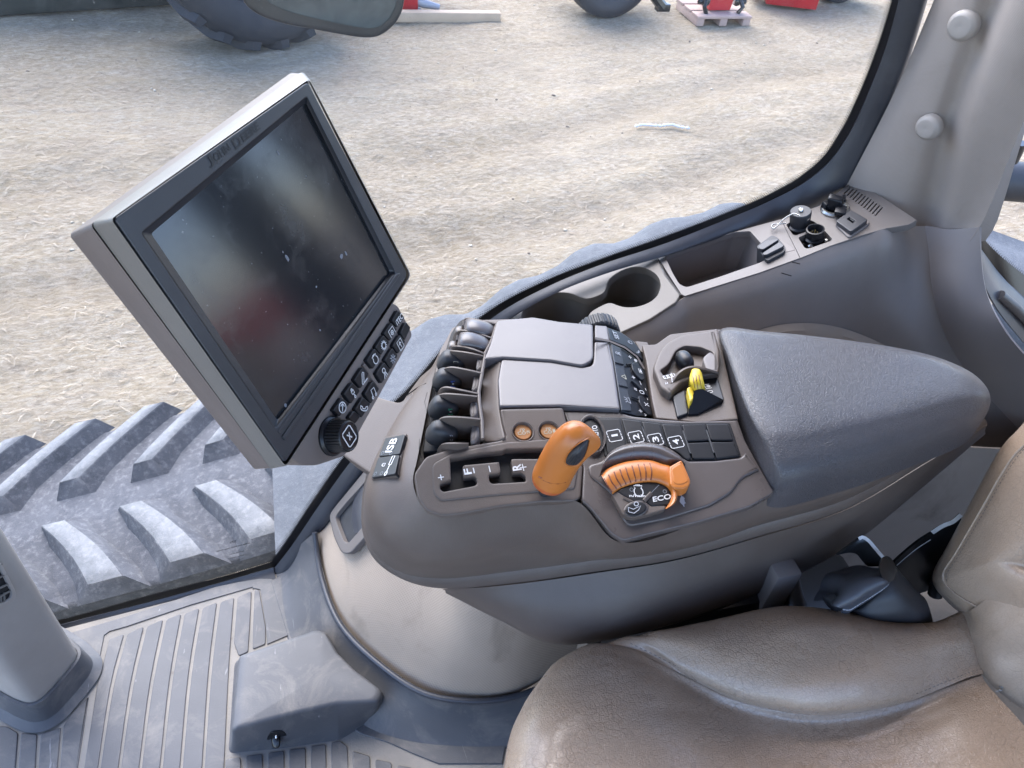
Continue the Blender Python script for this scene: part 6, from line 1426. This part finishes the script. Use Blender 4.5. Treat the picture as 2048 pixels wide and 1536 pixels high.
# ridge where the top rolls over towards the seat
topc = [(1440, 660), (1520, 664), (1600, 671), (1700, 683), (1790, 697), (1868, 716), (1928, 744), (1955, 770), (1958, 790), (1938, 800), (1900, 810), (1820, 832), (1750, 850), (1680, 866), (1610, 880), (1570, 884), (1542, 880), (1525, 866), (1508, 846), (1490, 812), (1470, 760), (1453, 710)]
topS = smooth_poly(topc, 4); N = len(topS)
tr = [Zp(.757).at(x, y) for x, y in topS]; ctr = sum(tr, Vector()) / N
ringsP = [[p - UZ * .035 + (ctr - p) * .0 for p in lowp], lowp]
for t, bz in ((.25, .010), (.5, .0135), (.78, .0095)):
    ringsP.append([a * (1 - t) + b * t + Vector((0, -.006, .4 * bz)) * (math.sin(math.pi * t)) for a, b in zip(lowp, tr)])
ringsP += [tr, [p * .93 + ctr * .07 + UZ * .0035 for p in tr], [p * .8 + ctr * .2 + UZ * .0055 for p in tr], [p * .5 + ctr * .5 + UZ * .0065 for p in tr], [p * .2 + ctr * .8 + UZ * .0068 for p in tr]]
mb = MB(); mb.add([p for r in ringsP for p in r], [(j * N + i, j * N + (i + 1) % N, (j + 1) * N + (i + 1) % N, (j + 1) * N + i) for j in range(len(ringsP) - 1) for i in range(N)] + [tuple((len(ringsP) - 1) * N + i for i in range(N))])
o = mb.obj('arm_pad', M['armpad'], con, sharp=0); md = o.modifiers.new('s', 'SUBSURF'); md.levels = 1; md.render_levels = 1
# bracket that carries the monitor
PBk = plane3((760, 800, .668), (690, 890, .640), (775, 870, .672))
mb = MB(); plate(mb, rounded([(722, 800, 6), (745, 788, 6), (762, 796, 8), (800, 806, 10), (826, 782, 6), (830, 800, 4), (790, 880, 5), (748, 950, 4), (735, 944, 6), (682, 908, 5), (660, 880, 5)], 6, 4), PBk, .030, .004); mb.obj('monitor_bracket', M['taupe'], con)

# ================================================================== monitor
dep = [2.58, 3.25, 3.73, 3.06]; wS = .211
sc_ = [CAM + ray(*p) * (d * wS) for p, d in zip([(305, 467), (612, 208), (778, 545), (555, 838)], dep)]
cS = sum(sc_, Vector()) / 4; nS = ((sc_[1] - sc_[0]) + (sc_[2] - sc_[3])).cross((sc_[3] - sc_[0]) + (sc_[2] - sc_[1])).normalized()
MPn = Plane(cS, nS); MPn = MPn.lift(.006)          # bezel plane; the screen lies 6 mm behind
mE = ((sc_[1] - sc_[0]) + (sc_[2] - sc_[3])).normalized(); mU = ((sc_[0] - sc_[3]) + (sc_[1] - sc_[2])).normalized()
mon = thing('display_monitor', 'large dark touchscreen monitor in taupe housing above a black key strip and knob', 'monitor', cS)
fr0 = [(222, 438, 9), (616, 159, 7), (623, 162, 5), (821, 549, 9), (571, 932, 8)]
fr0 = [(222, 438, 10), (618, 158, 9), (821, 550, 12), (571, 933, 10)]
fr1 = [(183, 446, 12), (607, 141, 12), (812, 548, 12), (545, 941, 10)]
fr2 = [(137, 469, 12), (588, 141, 14), (795, 548, 14), (512, 943, 12)]
def ring(q, up): return [MPn.at(x, y, up) for x, y in rounded(q, 8, 5)]
r_ = [ring(fr0, -.0012), ring([(219, 439, 10), (618, 155, 9), (823, 550, 12), (571, 936, 10)], -.003), ring(fr1, -.019), ring([(182, 447, 12), (606, 141, 12), (811, 548, 12), (544, 941.5, 10)], -.0205)]
k = len(r_[0]); mb = MB(); mb.add([p for r in r_ for p in r], [(j * k + i, j * k + (i + 1) % k, (j + 1) * k + (i + 1) % k, (j + 1) * k + i) for j in range(3) for i in range(k)])
mb.obj('front_rim', M['frame'], mon, sharp=50)
r_ = [ring([(180, 449, 12), (605, 143, 12), (809, 548, 12), (543, 940, 10)], -.0202), ring(fr2, -.040), ring([(150, 472, 12), (588, 152, 14), (785, 548, 14), (515, 935, 12)], -.046)]
mb = MB(); mb.add([p for r in r_ for p in r], [(j * k + i, j * k + (i + 1) % k, (j + 1) * k + (i + 1) % k, (j + 1) * k + i) for j in range(2) for i in range(k)] + [tuple(range(2 * k, 3 * k))])
mb.obj('rear_shell', M['shell'], mon, sharp=60)
bz = rounded([(229, 437, 9), (616, 164, 7), (816, 550, 12), (570, 926, 9)], 8, 5)
hl = rounded([(284, 466, 6), (614, 193, 5), (792, 546, 6), (551, 857, 6)], 5, 4)
hl2 = [(303, 467), (612, 206), (780, 545), (555, 840)]
mb = MB(); plate(mb, bz, MPn, .004, .0012, holes=[hl], hh=.002); mb.obj('bezel', M['bezel'], mon)
h2 = rounded(hl2, 3, 4); kk = len(hl)
mb = MB(); mb.add([MPn.at(x, y, -.0015) for x, y in hl] + [MPn.at(x, y, -.0058) for x, y in rounded([p + (6,) for p in hl2], 5, 4)], [(i, (i + 1) % kk, kk + (i + 1) % kk, kk + i) for i in range(kk)]); mb.obj('bezel_slope', M['bezel'], mon, sharp=20)
m, nt, ln, bs = newmat('screen_glass'); v = objco(nt)
sp = ramp(nt, ln, noise(nt, ln, v, 330, 2, .5), .735, .755); sm = ramp(nt, ln, noise(nt, ln, v, 22, 6, .7, .4), .50, .80)
fac = mathn(nt, ln, 'ADD', mathn(nt, ln, 'MULTIPLY', sp, .30), mathn(nt, ln, 'MULTIPLY', sm, .05))
ln.new(mixc(nt, ln, fac, (.016, .018, .022), (.45, .46, .48)), bs.inputs['Base Color'])
ln.new(mathn(nt, ln, 'ADD', .13, mathn(nt, ln, 'MULTIPLY', sm, .10)), bs.inputs['Roughness']); bs.inputs['Specular IOR Level'].default_value = .62; bs.inputs['Specular Tint'].default_value = (.78, .84, 1.0, 1)
mb = MB(); mb.add([MPn.at(x, y, -.0056) for x, y in ((290, 468), (612, 196), (792, 545), (553, 858))], [(0, 1, 2, 3)]); scr = mb.obj('screen', m, mon, smooth=False)
mb = MB()
for x, y, w, h in ((574, 516, .0022, .0040), (683, 513, .0032, .003), (692, 507, .0016, .003), (556, 305, .0012, .0022), (571, 811, .002, .002), (633, 574, .0012, .0012), (566, 504, .0008, .0012), (612, 352, .0008, .0012), (640, 660, .0010, .0014)):
    o_ = MPn.at(x, y, -.0053); vs = [o_ + mE * (w * math.cos(a) * random.uniform(.6, 1.1)) + mU * (h * math.sin(a) * random.uniform(.6, 1.1)) for a in np.linspace(0, 6.28, 10)[:-1]]; mb.add(vs, [tuple(range(9))])
mb.obj('smudge', M['dim_print'], scr, smooth=False)
mb = MB(); MB_ = MPn.lift(.0003)
o0, o1 = MB_.at(422, 325), MB_.at(519, 250); dE = (o1 - o0)
# maker's lettering pressed into the bezel: small capitals with taller initials
for s, c, w, h in (('J', (420.5, 322), .0036, .0042), ('OHN', (443.5, 305), .0100, .0031), ('D', (474, 284), .0046, .0040), ('EERE', (501, 263.5), .0118, .0031)):
    mk(mb, *c, MB_, w, h, 'T:' + s, E=mE, U=mU, up=.0002)
mb.obj('lettering', M['emboss'], mon, smooth=False)
mb = MB(); plate(mb, [(566, 872), (793, 548), (800, 546), (801, 549), (579, 870), (570, 880)], MPn, .003, .0006, up=.0014); plate(mb, [(556, 862), (787, 549), (790, 551), (560, 868)], MPn, .003, .0005, up=.0008); mb.obj('lower_trim', M['bezel'], mon)
# key strip under the screen
KS = MPn.lift(-.012)
D4 = lambda x, y: (420 + x / 3.938, 480 + y / 3.938)
ks = rounded([(780, 603, 6), (796, 611, 6), (822, 660, 7), (825, 671, 7), (764, 783, 3), (722, 858, 5), (712, 880, 8), (690, 912, 8), (634, 931, 8), (604, 931, 6), (577, 914, 4), (560, 905, 3), (600, 850, 3), (700, 720, 3)], 5, 4)
mb = MB(); plate(mb, ks, KS, .030, .003, nb=4); ksb = mb.obj('key_strip', M['shell'], mon)
mb = MB(); plate(mb, rounded([D4(1205, 985) + (4,), D4(1225, 970) + (4,), D4(1350, 1160) + (4,), D4(1330, 1175) + (4,)], 4, 4), KS, .004, .002, up=.003); mb.obj('strip_ridge', M['shell'], ksb)
but = [(((970, 1340), (1040, 1240), (1102, 1290), (1022, 1392)), 'arrow'), (((1055, 1210), (1122, 1120), (1186, 1185), (1112, 1292)), 'cyl'), (((1135, 1100), (1202, 1000), (1256, 1052), (1190, 1172)), 'pen'), (((1233, 948), (1297, 853), (1352, 912), (1286, 1018)), 'engine'), (((1303, 842), (1367, 748), (1417, 806), (1350, 908)), 'gear'), (((1370, 737), (1427, 650), (1477, 702), (1420, 797)), 'pto'), (((1433, 632), (1482, 550), (1536, 610), (1476, 692)), 'T:iTEC'),
       (((1092, 1400), (1135, 1345), (1187, 1390), (1142, 1452)), None), (((1143, 1332), (1205, 1235), (1267, 1290), (1195, 1402)), 'phone'), (((1218, 1212), (1282, 1110), (1337, 1170), (1270, 1292)), 'note'), (((1308, 1052), (1372, 960), (1422, 1022), (1355, 1132)), 'lamp'), (((1378, 942), (1437, 850), (1482, 910), (1425, 1022)), 'sun'), (((1438, 832), (1496, 745), (1542, 800), (1485, 897)), 'boxarrow'), (((1500, 727), (1546, 643), (1582, 692), (1535, 792)), None)]
kE = mE; kU = mU
for q, ic in but:
    mb = MB(); plate(mb, rounded([D4(*p) + (3.2,) for p in q], 3, 4), KS, .007, .0016, up=.0045); kk = mb.obj('function_key', M['black'], mon)
    if ic:
        cx, cy = sum(p[0] for p in q) / 4 + 8, sum(p[1] for p in q) / 4 + 4
        mb = MB(); w, h = (.0052, .0052) if not ic.startswith('T:') else (.0070, .0030)
        mk(mb, *D4(cx, cy), KS.lift(.0048), w, h, ic, E=kE, U=kU, lw=.0010); mb.obj('symbol', M['white'] if ic not in ('sun',) else M['grey_print'], kk, smooth=False)
# ribbed turning knob
ko = KS.at(664, 872, .0); kt = KS.at(698, 865, .0)
axk = KS.n
mb = MB(); lathe(mb, ko, axk, [(.0185, 0), (.0185, .002), (.0165, .004), (.0150, .004), (.0150, .006, 1), (.0148, .0175, 1), (.0140, .0195), (.0128, .0202), (.0123, .0196), (.0, .0196)], 132, ribs=33, amp=.0007)
mb.m = [0] * len(mb.f); kn = mb.obj('turning_knob', M['black'], mon, sharp=30)
mb = MB(); fp_ = Plane(ko + axk * .0199, axk); mk(mb, 0, 0, fp_, .0068, .0080, 'sq', E=kE, U=kU, lw=.0011, at=ko + axk * .0199); mk(mb, 0, 0, fp_, .0034, .0040, 'x', E=kE, U=kU, lw=.0013, at=ko + axk * .0199); mb.obj('symbol', M['white'], kn, smooth=False)

# ================================================================== seat
seat = thing('driver_seat', 'worn brown leather driver seat with creased cushion and side bolster', 'seat', Zp(.3).at(1500, 1450))
dn = Vector((.035, -.01, -.10))
M0 = [(1102, 1333, .468), (1168, 1293, .484), (1206, 1287, .489), (1261, 1296, .492), (1307, 1319, .492), (1389, 1360, .489), (1461, 1396, .487), (1537, 1417, .485), (1614, 1429, .484), (1716, 1424, .484), (1819, 1401, .485), (1896, 1370, .487), (1962, 1348, .487)]
M05 = [(1080, 1362, .474), (1155, 1318, .498), (1215, 1310, .503), (1275, 1322, .501), (1318, 1340, .494), (1392, 1380, .485), (1464, 1414, .480), (1540, 1434, .477), (1618, 1444, .476), (1720, 1440, .477), (1824, 1418, .480), (1902, 1388, .486), (1970, 1362, .488)]
M1 = [(1056, 1398, .474), (1140, 1360, .505), (1225, 1350, .511), (1290, 1358, .508), (1345, 1383, .498), (1410, 1413, .487), (1476, 1441, .480), (1550, 1460, .476), (1640, 1468, .475), (1735, 1464, .477), (1834, 1443, .483), (1915, 1412, .491), (1990, 1386, .493)]
M2 = [(1028, 1456, .474), (1108, 1425, .509), (1215, 1415, .516), (1295, 1425, .513), (1365, 1448, .503), (1430, 1475, .493), (1500, 1497, .485), (1575, 1510, .481), (1660, 1514, .481), (1760, 1508, .484), (1855, 1485, .491), (1940, 1456, .498), (2025, 1425, .500)]
M3 = [(1011, 1520, .473), (1088, 1500, .511), (1200, 1500, .519), (1295, 1512, .516), (1380, 1530, .507), (1450, 1548, .499), (1520, 1562, .493), (1600, 1570, .490), (1690, 1572, .490), (1790, 1562, .493), (1885, 1540, .498), (1975, 1510, .503), (2070, 1478, .504)]
M4 = [(1004, 1620, .473), (1080, 1610, .512), (1200, 1615, .521), (1300, 1625, .518), (1390, 1635, .511), (1470, 1645, .505), (1550, 1650, .501), (1640, 1655, .499), (1730, 1655, .499), (1830, 1645, .501), (1930, 1625, .505), (2030, 1600, .508), (2130, 1570, .508)]
def seatrow(r):
    p = row(*r); return [p[0] + Vector((.045, -.012, -.14)), p[0] + Vector((.004, -.001, -.030))] + p
rowsM = [seatrow(r) for r in (M0, M05, M1, M2, M3, M4)]
YC = .150
mir = lambda r: [Vector((p.x, 2 * YC - p.y, p.z)) for p in r]
rowsM += [mir(r) for r in rowsM[4::-1]]
far_ = [p + Vector((.0, .002, -.03)) for p in rowsM[0]]
Gm = grid([far_] + rowsM + [mir(far_)], 160, 200, byindex=True)
def wrinkle(G, seed, amp):
    n = gnormals(G); x, y = G[..., 0], G[..., 1]
    d = (fbm(x * 9, y * 22, seed, 4, .55) - .5) * amp
    return G + n * d[..., None]
mb = MB(); sheet(mb, wrinkle(Gm, 5, .0035)); mb.obj('cushion', M['leather'], seat, sharp=0)
B1 = [(1212, 1287, .488), (1258, 1274, .492), (1307, 1264, .499), (1409, 1243, .508), (1512, 1220, .515), (1563, 1212, .518), (1610, 1213, .519), (1665, 1220, .518), (1742, 1235, .513), (1819, 1245, .509), (1875, 1243, .507), (1925, 1224, .507)]
B2 = [(1220, 1289, .490), (1272, 1281, .497), (1330, 1278, .510), (1430, 1266, .524), (1522, 1250, .533), (1580, 1243, .538), (1630, 1243, .538), (1690, 1248, .537), (1765, 1258, .530), (1840, 1264, .522), (1895, 1257, .515), (1940, 1243, .511)]
B3 = [(1230, 1292, .491), (1286, 1290, .497), (1346, 1300, .509), (1445, 1308, .526), (1535, 1308, .534), (1595, 1308, .537), (1650, 1307, .538), (1715, 1304, .537), (1785, 1298, .530), (1855, 1290, .521), (1912, 1282, .513), (1952, 1275, .507)]
B4 = [(1240, 1294, .491), (1296, 1301, .494), (1358, 1328, .504), (1448, 1352, .516), (1536, 1366, .524), (1600, 1372, .528), (1662, 1372, .529), (1728, 1364, .527), (1798, 1346, .519), (1866, 1324, .510), (1924, 1308, .502), (1962, 1308, .497)]
B45 = [(1250, 1295, .491), (1304, 1311, .492), (1374, 1348, .497), (1456, 1384, .503), (1538, 1403, .508), (1608, 1414, .510), (1670, 1414, .510), (1738, 1406, .508), (1810, 1385, .503), (1880, 1358, .497), (1934, 1338, .492), (1964, 1330, .490)]
B5 = [(1261, 1297, 0.494), (1308, 1320, 0.493), (1389, 1361, 0.491), (1461, 1397, 0.489), (1538, 1418, 0.488), (1614, 1430, 0.487), (1680, 1429, 0.487), (1745, 1420, 0.487), (1819, 1402, 0.488), (1890, 1374, 0.490), (1940, 1354, 0.490), (1966, 1347, 0.490)]
rB = [row(*r) for r in (B1, B2, B3, B4, B45, B5)]
back1 = [p + Vector((0, .004, -.025)) for p in rB[0]]; back2 = [p + Vector((.0, -.004, -.11)) for p in rB[0]]
Gb = grid([back2, back1] + rB, 120, 90, byindex=True)
mb = MB(); sheet(mb, wrinkle(Gb, 9, .003)); mb.obj('side_bolster', M['leather'], seat, sharp=0)
Gb2 = Gb.copy(); Gb2[..., 1] = 2 * YC - Gb2[..., 1]
mb = MB(); sheet(mb, Gb2); mb.obj('side_bolster', M['leather'], seat, sharp=0)
# seam stitches and piping line
def stitches(mb, pts, n, L, w, nrm, lift=.0012):
    c = [Vector(p) for p in cr(pts, n)]
    for i in range(0, n - 1, 2):
        a, b = c[i], c[i + 1]; m_ = (a + b) / 2; d_ = (b - a).normalized() * L / 2; ribbon(mb, [m_ - d_ + nrm * lift, m_ + d_ + nrm * lift], nrm, w)
seam_up = [p + Vector((0, 0, .0015)) for p in row(*[(x, y - 9, z + .0055) for x, y, z in B5])]
mb = MB(); stitches(mb, seam_up, 150, .0030, .0010, (CAM - seam_up[5]).normalized(), .0015); mb.obj('stitching', M['thread'], seat, smooth=False)
# lower back part
L0 = row((1918, 1222, .505), (1930, 1262, .502), (1945, 1305, .492), (1964, 1346, .486), (2000, 1384, .488), (2070, 1436, .490))
L1 = row((1930, 1222, .515), (1945, 1262, .516), (1965, 1303, .512), (1985, 1338, .508), (2020, 1368, .507), (2090, 1414, .508))
L2 = row((1945, 1218, .540), (1975, 1252, .542), (2005, 1285, .542), (2035, 1312, .54), (2070, 1340, .54), (2140, 1380, .54)); L3 = [p + Vector((.02, 0, .06)) for p in L2]
mb = MB(); Gl = grid([L0, L1, L2, L3], 50, 34); sheet(mb, wrinkle(Gl, 13, .003)); mb.obj('lower_back', M['leather2'], seat, sharp=0)
mb = MB(); pt = row((1998, 1378, .4935),)[0]
for k_ in range(7): sell(mb, pt + Vector((random.uniform(-.005, .005), random.uniform(-.004, .004), random.uniform(0, .004))), (.0025, .0018, .0012), e=2, nu=7, nv=5)
mb.obj('crumb', M['dirt'], seat)
# upright back rest
BR = Plane((.725, .40, .53), (-1, -.22, .30))
bR1 = [(2230, 560), (2130, 720), (2048, 850), (2012, 888), (1985, 930), (1955, 985), (1925, 1040), (1895, 1095), (1868, 1148), (1871, 1172), (1902, 1206), (1950, 1235), (2000, 1258), (2062, 1283), (2200, 1330)]
bR2 = [(2250, 590), (2150, 748), (2066, 872), (2030, 908), (2004, 946), (1973, 1000), (1942, 1054), (1911, 1107), (1886, 1148), (1888, 1163), (1912, 1188), (1958, 1215), (2008, 1238), (2070, 1262), (2210, 1308)]
bR3 = [(2275, 615), (2175, 772), (2092, 895), (2056, 930), (2028, 968), (1997, 1020), (1966, 1070), (1936, 1115), (1912, 1146), (1914, 1152), (1930, 1168), (1970, 1193), (2020, 1216), (2085, 1240), (2225, 1285)]
bR4 = [(2420, 760), (2300, 880), (2220, 980), (2180, 1010), (2150, 1035), (2110, 1065), (2070, 1090), (2040, 1110), (2015, 1125), (2015, 1127), (2025, 1135), (2050, 1150), (2090, 1170), (2150, 1195), (2290, 1240)]
rr = [[BR.at(x, y, -.10) + Vector((0, -.01, 0)) for x, y in bR1], [BR.at(x, y, -.045) for x, y in bR1], [BR.at(x, y, -.012) for x, y in bR1], [BR.at(x, y, .004) for x, y in bR2], [BR.at(x, y, .010) for x, y in bR3], [BR.at(x, y, .014) for x, y in bR4], [BR.at(x + 120, y + 40, -.02) for x, y in bR4]]
Gr = grid(rr, 110, 70, byindex=True); mb = MB(); sheet(mb, wrinkle(Gr, 21, .0025)); mb.obj('backrest', M['leather2'], seat, sharp=0)
mb = MB(); tube(mb, cr([BR.at(x, y, .0045) for x, y in bR2[1:13]], 80), .0016, 8); pp = mb.obj('piping', M['leather2'], seat)
mb = MB(); stitches(mb, [BR.at(x, y, .0075) for x, y in [(a[0] + 7, a[1] + 3) for a in bR2[2:10]]], 90, .003, .0009, BR.n, .0006); mb.obj('stitching', M['thread'], seat, smooth=False)
# seat pan under the cushion; lower box added to darken the console gap
mb = MB(); box(mb, (.52, .15, .33), (.26, .24, .10), bev=.03); box(mb, (.58, .24, .17), (.20, .34, .16), bev=.02); mb.obj('seat_base', M['steel'], seat)
tb_ = (UZ - BR.n * UZ.dot(BR.n)).normalized(); sb_y = tb_.cross(BR.n)
cb = BR.p + BR.n * (-.075 - (Vector((.725, .13, .90)) - BR.p).dot(BR.n) * 0) ; cb = Vector((0, .125, .91)); cb.x = BR.p.x - ((cb.y - BR.p.y) * BR.n.y + (cb.z - BR.p.z) * BR.n.z) / BR.n.x; cb -= BR.n * .062
mb = MB(); sell(mb, cb, (.060, .262, .335), (BR.n, sb_y, tb_), 7, 48, 40); mb.obj('back_cushion', M['leather2'], seat, sharp=0)
mb = MB(); sell(mb, cb - BR.n * .055, (.045, .245, .315), (BR.n, sb_y, tb_), 7, 40, 30); mb.obj('back_shell', M['blacksoft'], seat)
mb = MB(); box(mb, (.46, .52, .28), (.09, .075, .175), bev=.015); mb.obj('gap_dark_box', M['steel'], seat)  # dark box added to blacken the shaded gap between seat and console
# frame bracket behind
fa = [(1921, 1030), (1905, 1044), (1885, 1052), (1863, 1066), (1838, 1082), (1813, 1102), (1795, 1118), (1778, 1135)]
fz = [Plane((.74, .45, .5), (-1, -.6, .5)).at(*p) for p in fa]
mb = MB(); G_ = grid([fz, [p + Vector((.006, -.004, -.012)) for p in fz], [p + Vector((.010, -.01, -.05)) for p in fz], [p + Vector((.02, -.02, -.14)) for p in fz]], 30, 10); sheet(mb, G_, .004); fb_ = mb.obj('frame_plate', M['steel'], seat)
mb = MB(); ribbon(mb, [Vector(p) + Vector((-.001, -.001, .002)) for p in cr(fz[:4], 12)], Vector((-.4, -.6, .7)), .006); ribbon(mb, [Vector(p) + Vector((.001, -.004, -.010)) for p in cr(fz[3:7], 12)], Vector((-.5, -.7, .5)), .0012); mb.obj('bare_edge', M['edge'], fb_, smooth=False)
mb = MB(); tube(mb, row((1885, 1090, 'x', .79), (1900, 1120, 'x', .79), (1880, 1150, 'x', .79), (1870, 1190, 'x', .79)), .010, 10); box(mb, P3((1895, 1075, 'x', .80)), (.01, .015, .008), bev=.002); mb.obj('frame_rod', M['blacksoft'], seat)

# ---- seat belt buckle boot
BX = lambda x, y: (1480 + x / 3.606, 960 + y / 3.606)
boot = thing('buckle_boot', 'soft black rubber boot between the seat bolster and the console', 'rubber boot', Zp(.48).at(1780, 1230))
b0 = [BX(*p) for p in ((1040, 640), (1105, 618), (1200, 715), (1290, 810), (1345, 870), (1388, 1000), (1390, 1018))]
b1 = [BX(*p) for p in ((1060, 700), (1085, 715), (1130, 800), (1190, 880), (1250, 950), (1290, 1020), (1300, 1060))]
b2_ = [BX(*p) for p in ((1040, 760), (1000, 810), (960, 870), (940, 920), (930, 980), (960, 1030), (1000, 1060))]
b3 = [BX(*p) for p in ((1000, 800), (930, 850), (860, 900), (805, 938), (790, 950), (830, 1000), (880, 1060))]
def bx(r, z): return [Zp(zz).at(*p) for p, zz in zip(r, z)]
rows_b = [bx(b0, (.552, .560, .545, .525, .51, .485, .475)), bx(b1, (.565, .568, .562, .55, .535, .51, .495)), bx(b2_, (.562, .556, .548, .54, .53, .51, .495)), bx(b3, (.550, .540, .530, .522, .515, .50, .485))]
rows_b = [[p + Vector((.005, .03, -.03)) for p in rows_b[0]]] + rows_b + [[p + Vector((-.002, .01, -.04)) for p in rows_b[-1]]]
mb = MB(); sheet(mb, grid(rows_b, 40, 30)); mb.obj('cone', M['blacksoft'], boot, sharp=60)
c0 = [BX(*p) for p in ((650, 880), (690, 800), (705, 735), (790, 660), (860, 640), (950, 628), (1030, 640), (1080, 690))]
c1_ = [BX(*p) for p in ((670, 905), (740, 830), (800, 770), (860, 730), (920, 710), (980, 705), (1040, 715), (1085, 715))]
c2_ = [BX(*p) for p in ((715, 920), (780, 880), (850, 840), (910, 800), (960, 775), (1010, 755), (1060, 745), (1090, 725))]
c3_ = [BX(*p) for p in ((745, 935), (790, 938), (850, 905), (930, 855), (985, 820), (1030, 790), (1065, 760), (1090, 735))]
rows_c = [bx(c0, (.535, .542, .548, .555, .558, .562, .566, .566)), bx(c1_, (.548, .558, .566, .572, .575, .577, .577, .57)), bx(c2_, (.548, .556, .563, .568, .571, .573, .573, .569)), bx(c3_, (.538, .540, .546, .552, .557, .561, .564, .565))]
rows_c = [[p + Vector((.0, .02, -.03)) for p in rows_c[0]]] + rows_c + [[p + Vector((.0, .0, -.008)) for p in rows_c[-1]]]
Gc2 = grid(rows_c, 60, 30); nn = gnormals(Gc2); u = np.linspace(0, 1, 61)[None, :]; vv = np.linspace(0, 1, 31)[:, None]
Gc2 = Gc2 + nn * (.0022 * np.sin(u * 20 + vv * 3) * np.exp(-((vv - .2) / .25) ** 2))[..., None]
mb = MB(); sheet(mb, Gc2); bl = mb.obj('folded_cuff', M['rubber'], boot, sharp=60)
mb = MB(); stitches(mb, rows_c[4], 40, .0030, .0011, (CAM - rows_c[4][3]).normalized(), .0016); mb.obj('stitching', M['grey_print'], boot, smooth=False)
mb = MB()
for k_, (x, y) in enumerate(((650, 890), (668, 885), (686, 880), (704, 878))): lathe(mb, Zp(.53 + .003 * k_).at(*BX(x, y)), Vector((.8, .3, .3)), [(.009, -.0018), (.0125, 0), (.009, .0018)], 20)
mb.obj('bellows', M['blacksoft'], boot)
mb = MB(); lathe(mb, Zp(.575).at(*BX(1050, 645)), Vector((.3, -.4, .8)), [(.006, 0), (.013, .001), (.0135, .003), (.008, .005), (0, .005)], 24, sx=1.3); mb.obj('grommet', M['steel'], boot)
# bracket plate of the console
br = thing('support_bracket', 'bent black steel bracket with bare white edge under the console', 'bracket', P3((1740, 1110, .54)))
e_ = [BX(*p) for p in ((855, 425), (880, 412), (920, 432), (960, 475), (1010, 535), (1085, 618))]
l_ = [BX(*p) for p in ((700, 542), (790, 525), (840, 535), (870, 570), (900, 605), (925, 625))]
a = [Zp(z).at(*p) for p, z in zip(e_, (.578, .580, .578, .572, .566, .558))]; b = [Zp(z).at(*p) for p, z in zip(l_, (.56, .56, .556, .55, .545, .54))]
mb = MB(); sheet(mb, grid([a, b], 30, 6), .003); bk = mb.obj('plate', M['steel'], br)
mb = MB(); ribbon(mb, [Vector(p) + Vector((-.001, -.001, .0015)) for p in cr(a, 24)], Vector((-.2, -.7, .7)), .0042); mb.obj('bare_edge', M['edge'], bk, smooth=False)
# corrugated hose
h_ = [Zp(.50).at(1572, 1140), Zp(.47).at(1578, 1165), Zp(.44).at(1586, 1195), Zp(.41).at(1598, 1230), Zp(.36).at(1615, 1275)]
c = cr(h_, 120); mb = MB(); tube(mb, c, [.0135 + .0016 * math.sin(i * 2 * math.pi / 4.0) for i in range(121)], 18)
tag(mb.obj('corrugated_hose', M['rubber']), 'short grey corrugated hose hanging down behind the seat cushion', 'hose')
mb = MB(); box(mb, P3((1535, 1185, .45)), (.018, .02, .07), bev=.004)
tag(mb.obj('slide_mount', M['taupe_side']), 'small grey mount block beside the corrugated hose under the console', 'mount')
mb = MB(); box(mb, P3((1177, 1290, .40)), (.010, .012, .05), bev=.002)
tag(mb.obj('mounting_tab', M['cup']), 'small beige tab standing between the console foot and the seat cushion', 'tab')

# ================================================================== light and camera
W = bpy.data.worlds.new('World'); S.world = W; W.use_nodes = True
nt = W.node_tree.nodes; ln = W.node_tree.links
sky = nt.new('ShaderNodeTexSky'); sky.sky_type = 'NISHITA'; sky.sun_disc = False
SUN_EL, SUN_AZ = 50, -12            # azimuth measured from +Y towards +X
sky.sun_elevation = R_(SUN_EL); sky.sun_rotation = R_(SUN_AZ); sky.air_density = 1.0; sky.dust_density = .8; sky.ozone_density = 1.2
bg = nt['Background']; bg.inputs['Strength'].default_value = .15; wb = nt.new('ShaderNodeMix'); wb.data_type = 'RGBA'; wb.blend_type = 'MULTIPLY'; wb.inputs[0].default_value = 1; wb.inputs[7].default_value = (1.0, .985, 1.06, 1); ln.new(sky.outputs[0], wb.inputs[6]); ln.new(wb.outputs[2], bg.inputs['Color'])
L = bpy.data.lights.new('sun', 'SUN'); L.energy = 1.5; L.angle = R_(60); L.color = (1, .95, .90)
lo = bpy.data.objects.new('sun', L); COL.objects.link(lo); lo.location = (3, 6, 9)
d = Vector((math.sin(R_(SUN_AZ)) * math.cos(R_(SUN_EL)), math.cos(R_(SUN_AZ)) * math.cos(R_(SUN_EL)), math.sin(R_(SUN_EL))))
lo.rotation_euler = (-d).to_track_quat('-Z', 'Y').to_euler()
cd = bpy.data.cameras.new('camera'); cam = bpy.data.objects.new('camera', cd); COL.objects.link(cam)
mt = Matrix((RT, UP, -FW)).transposed().to_4x4(); mt.translation = CAM; cam.matrix_world = mt
cd.sensor_width = 36; cd.lens = 36 * FPX / IMW; cd.clip_start = .02; cd.clip_end = 400
cd.dof.use_dof = True; cd.dof.focus_distance = .80; cd.dof.aperture_fstop = 40.0
S.camera = cam
S.view_settings.view_transform = 'Standard'; S.view_settings.look = 'None'; S.view_settings.gamma = 1; S.view_settings.exposure = 2.5; S.view_settings.use_curve_mapping = False
S.render.engine = 'CYCLES'; S.cycles.use_denoising = True; S.cycles.max_bounces = 8; S.cycles.transparent_max_bounces = 12
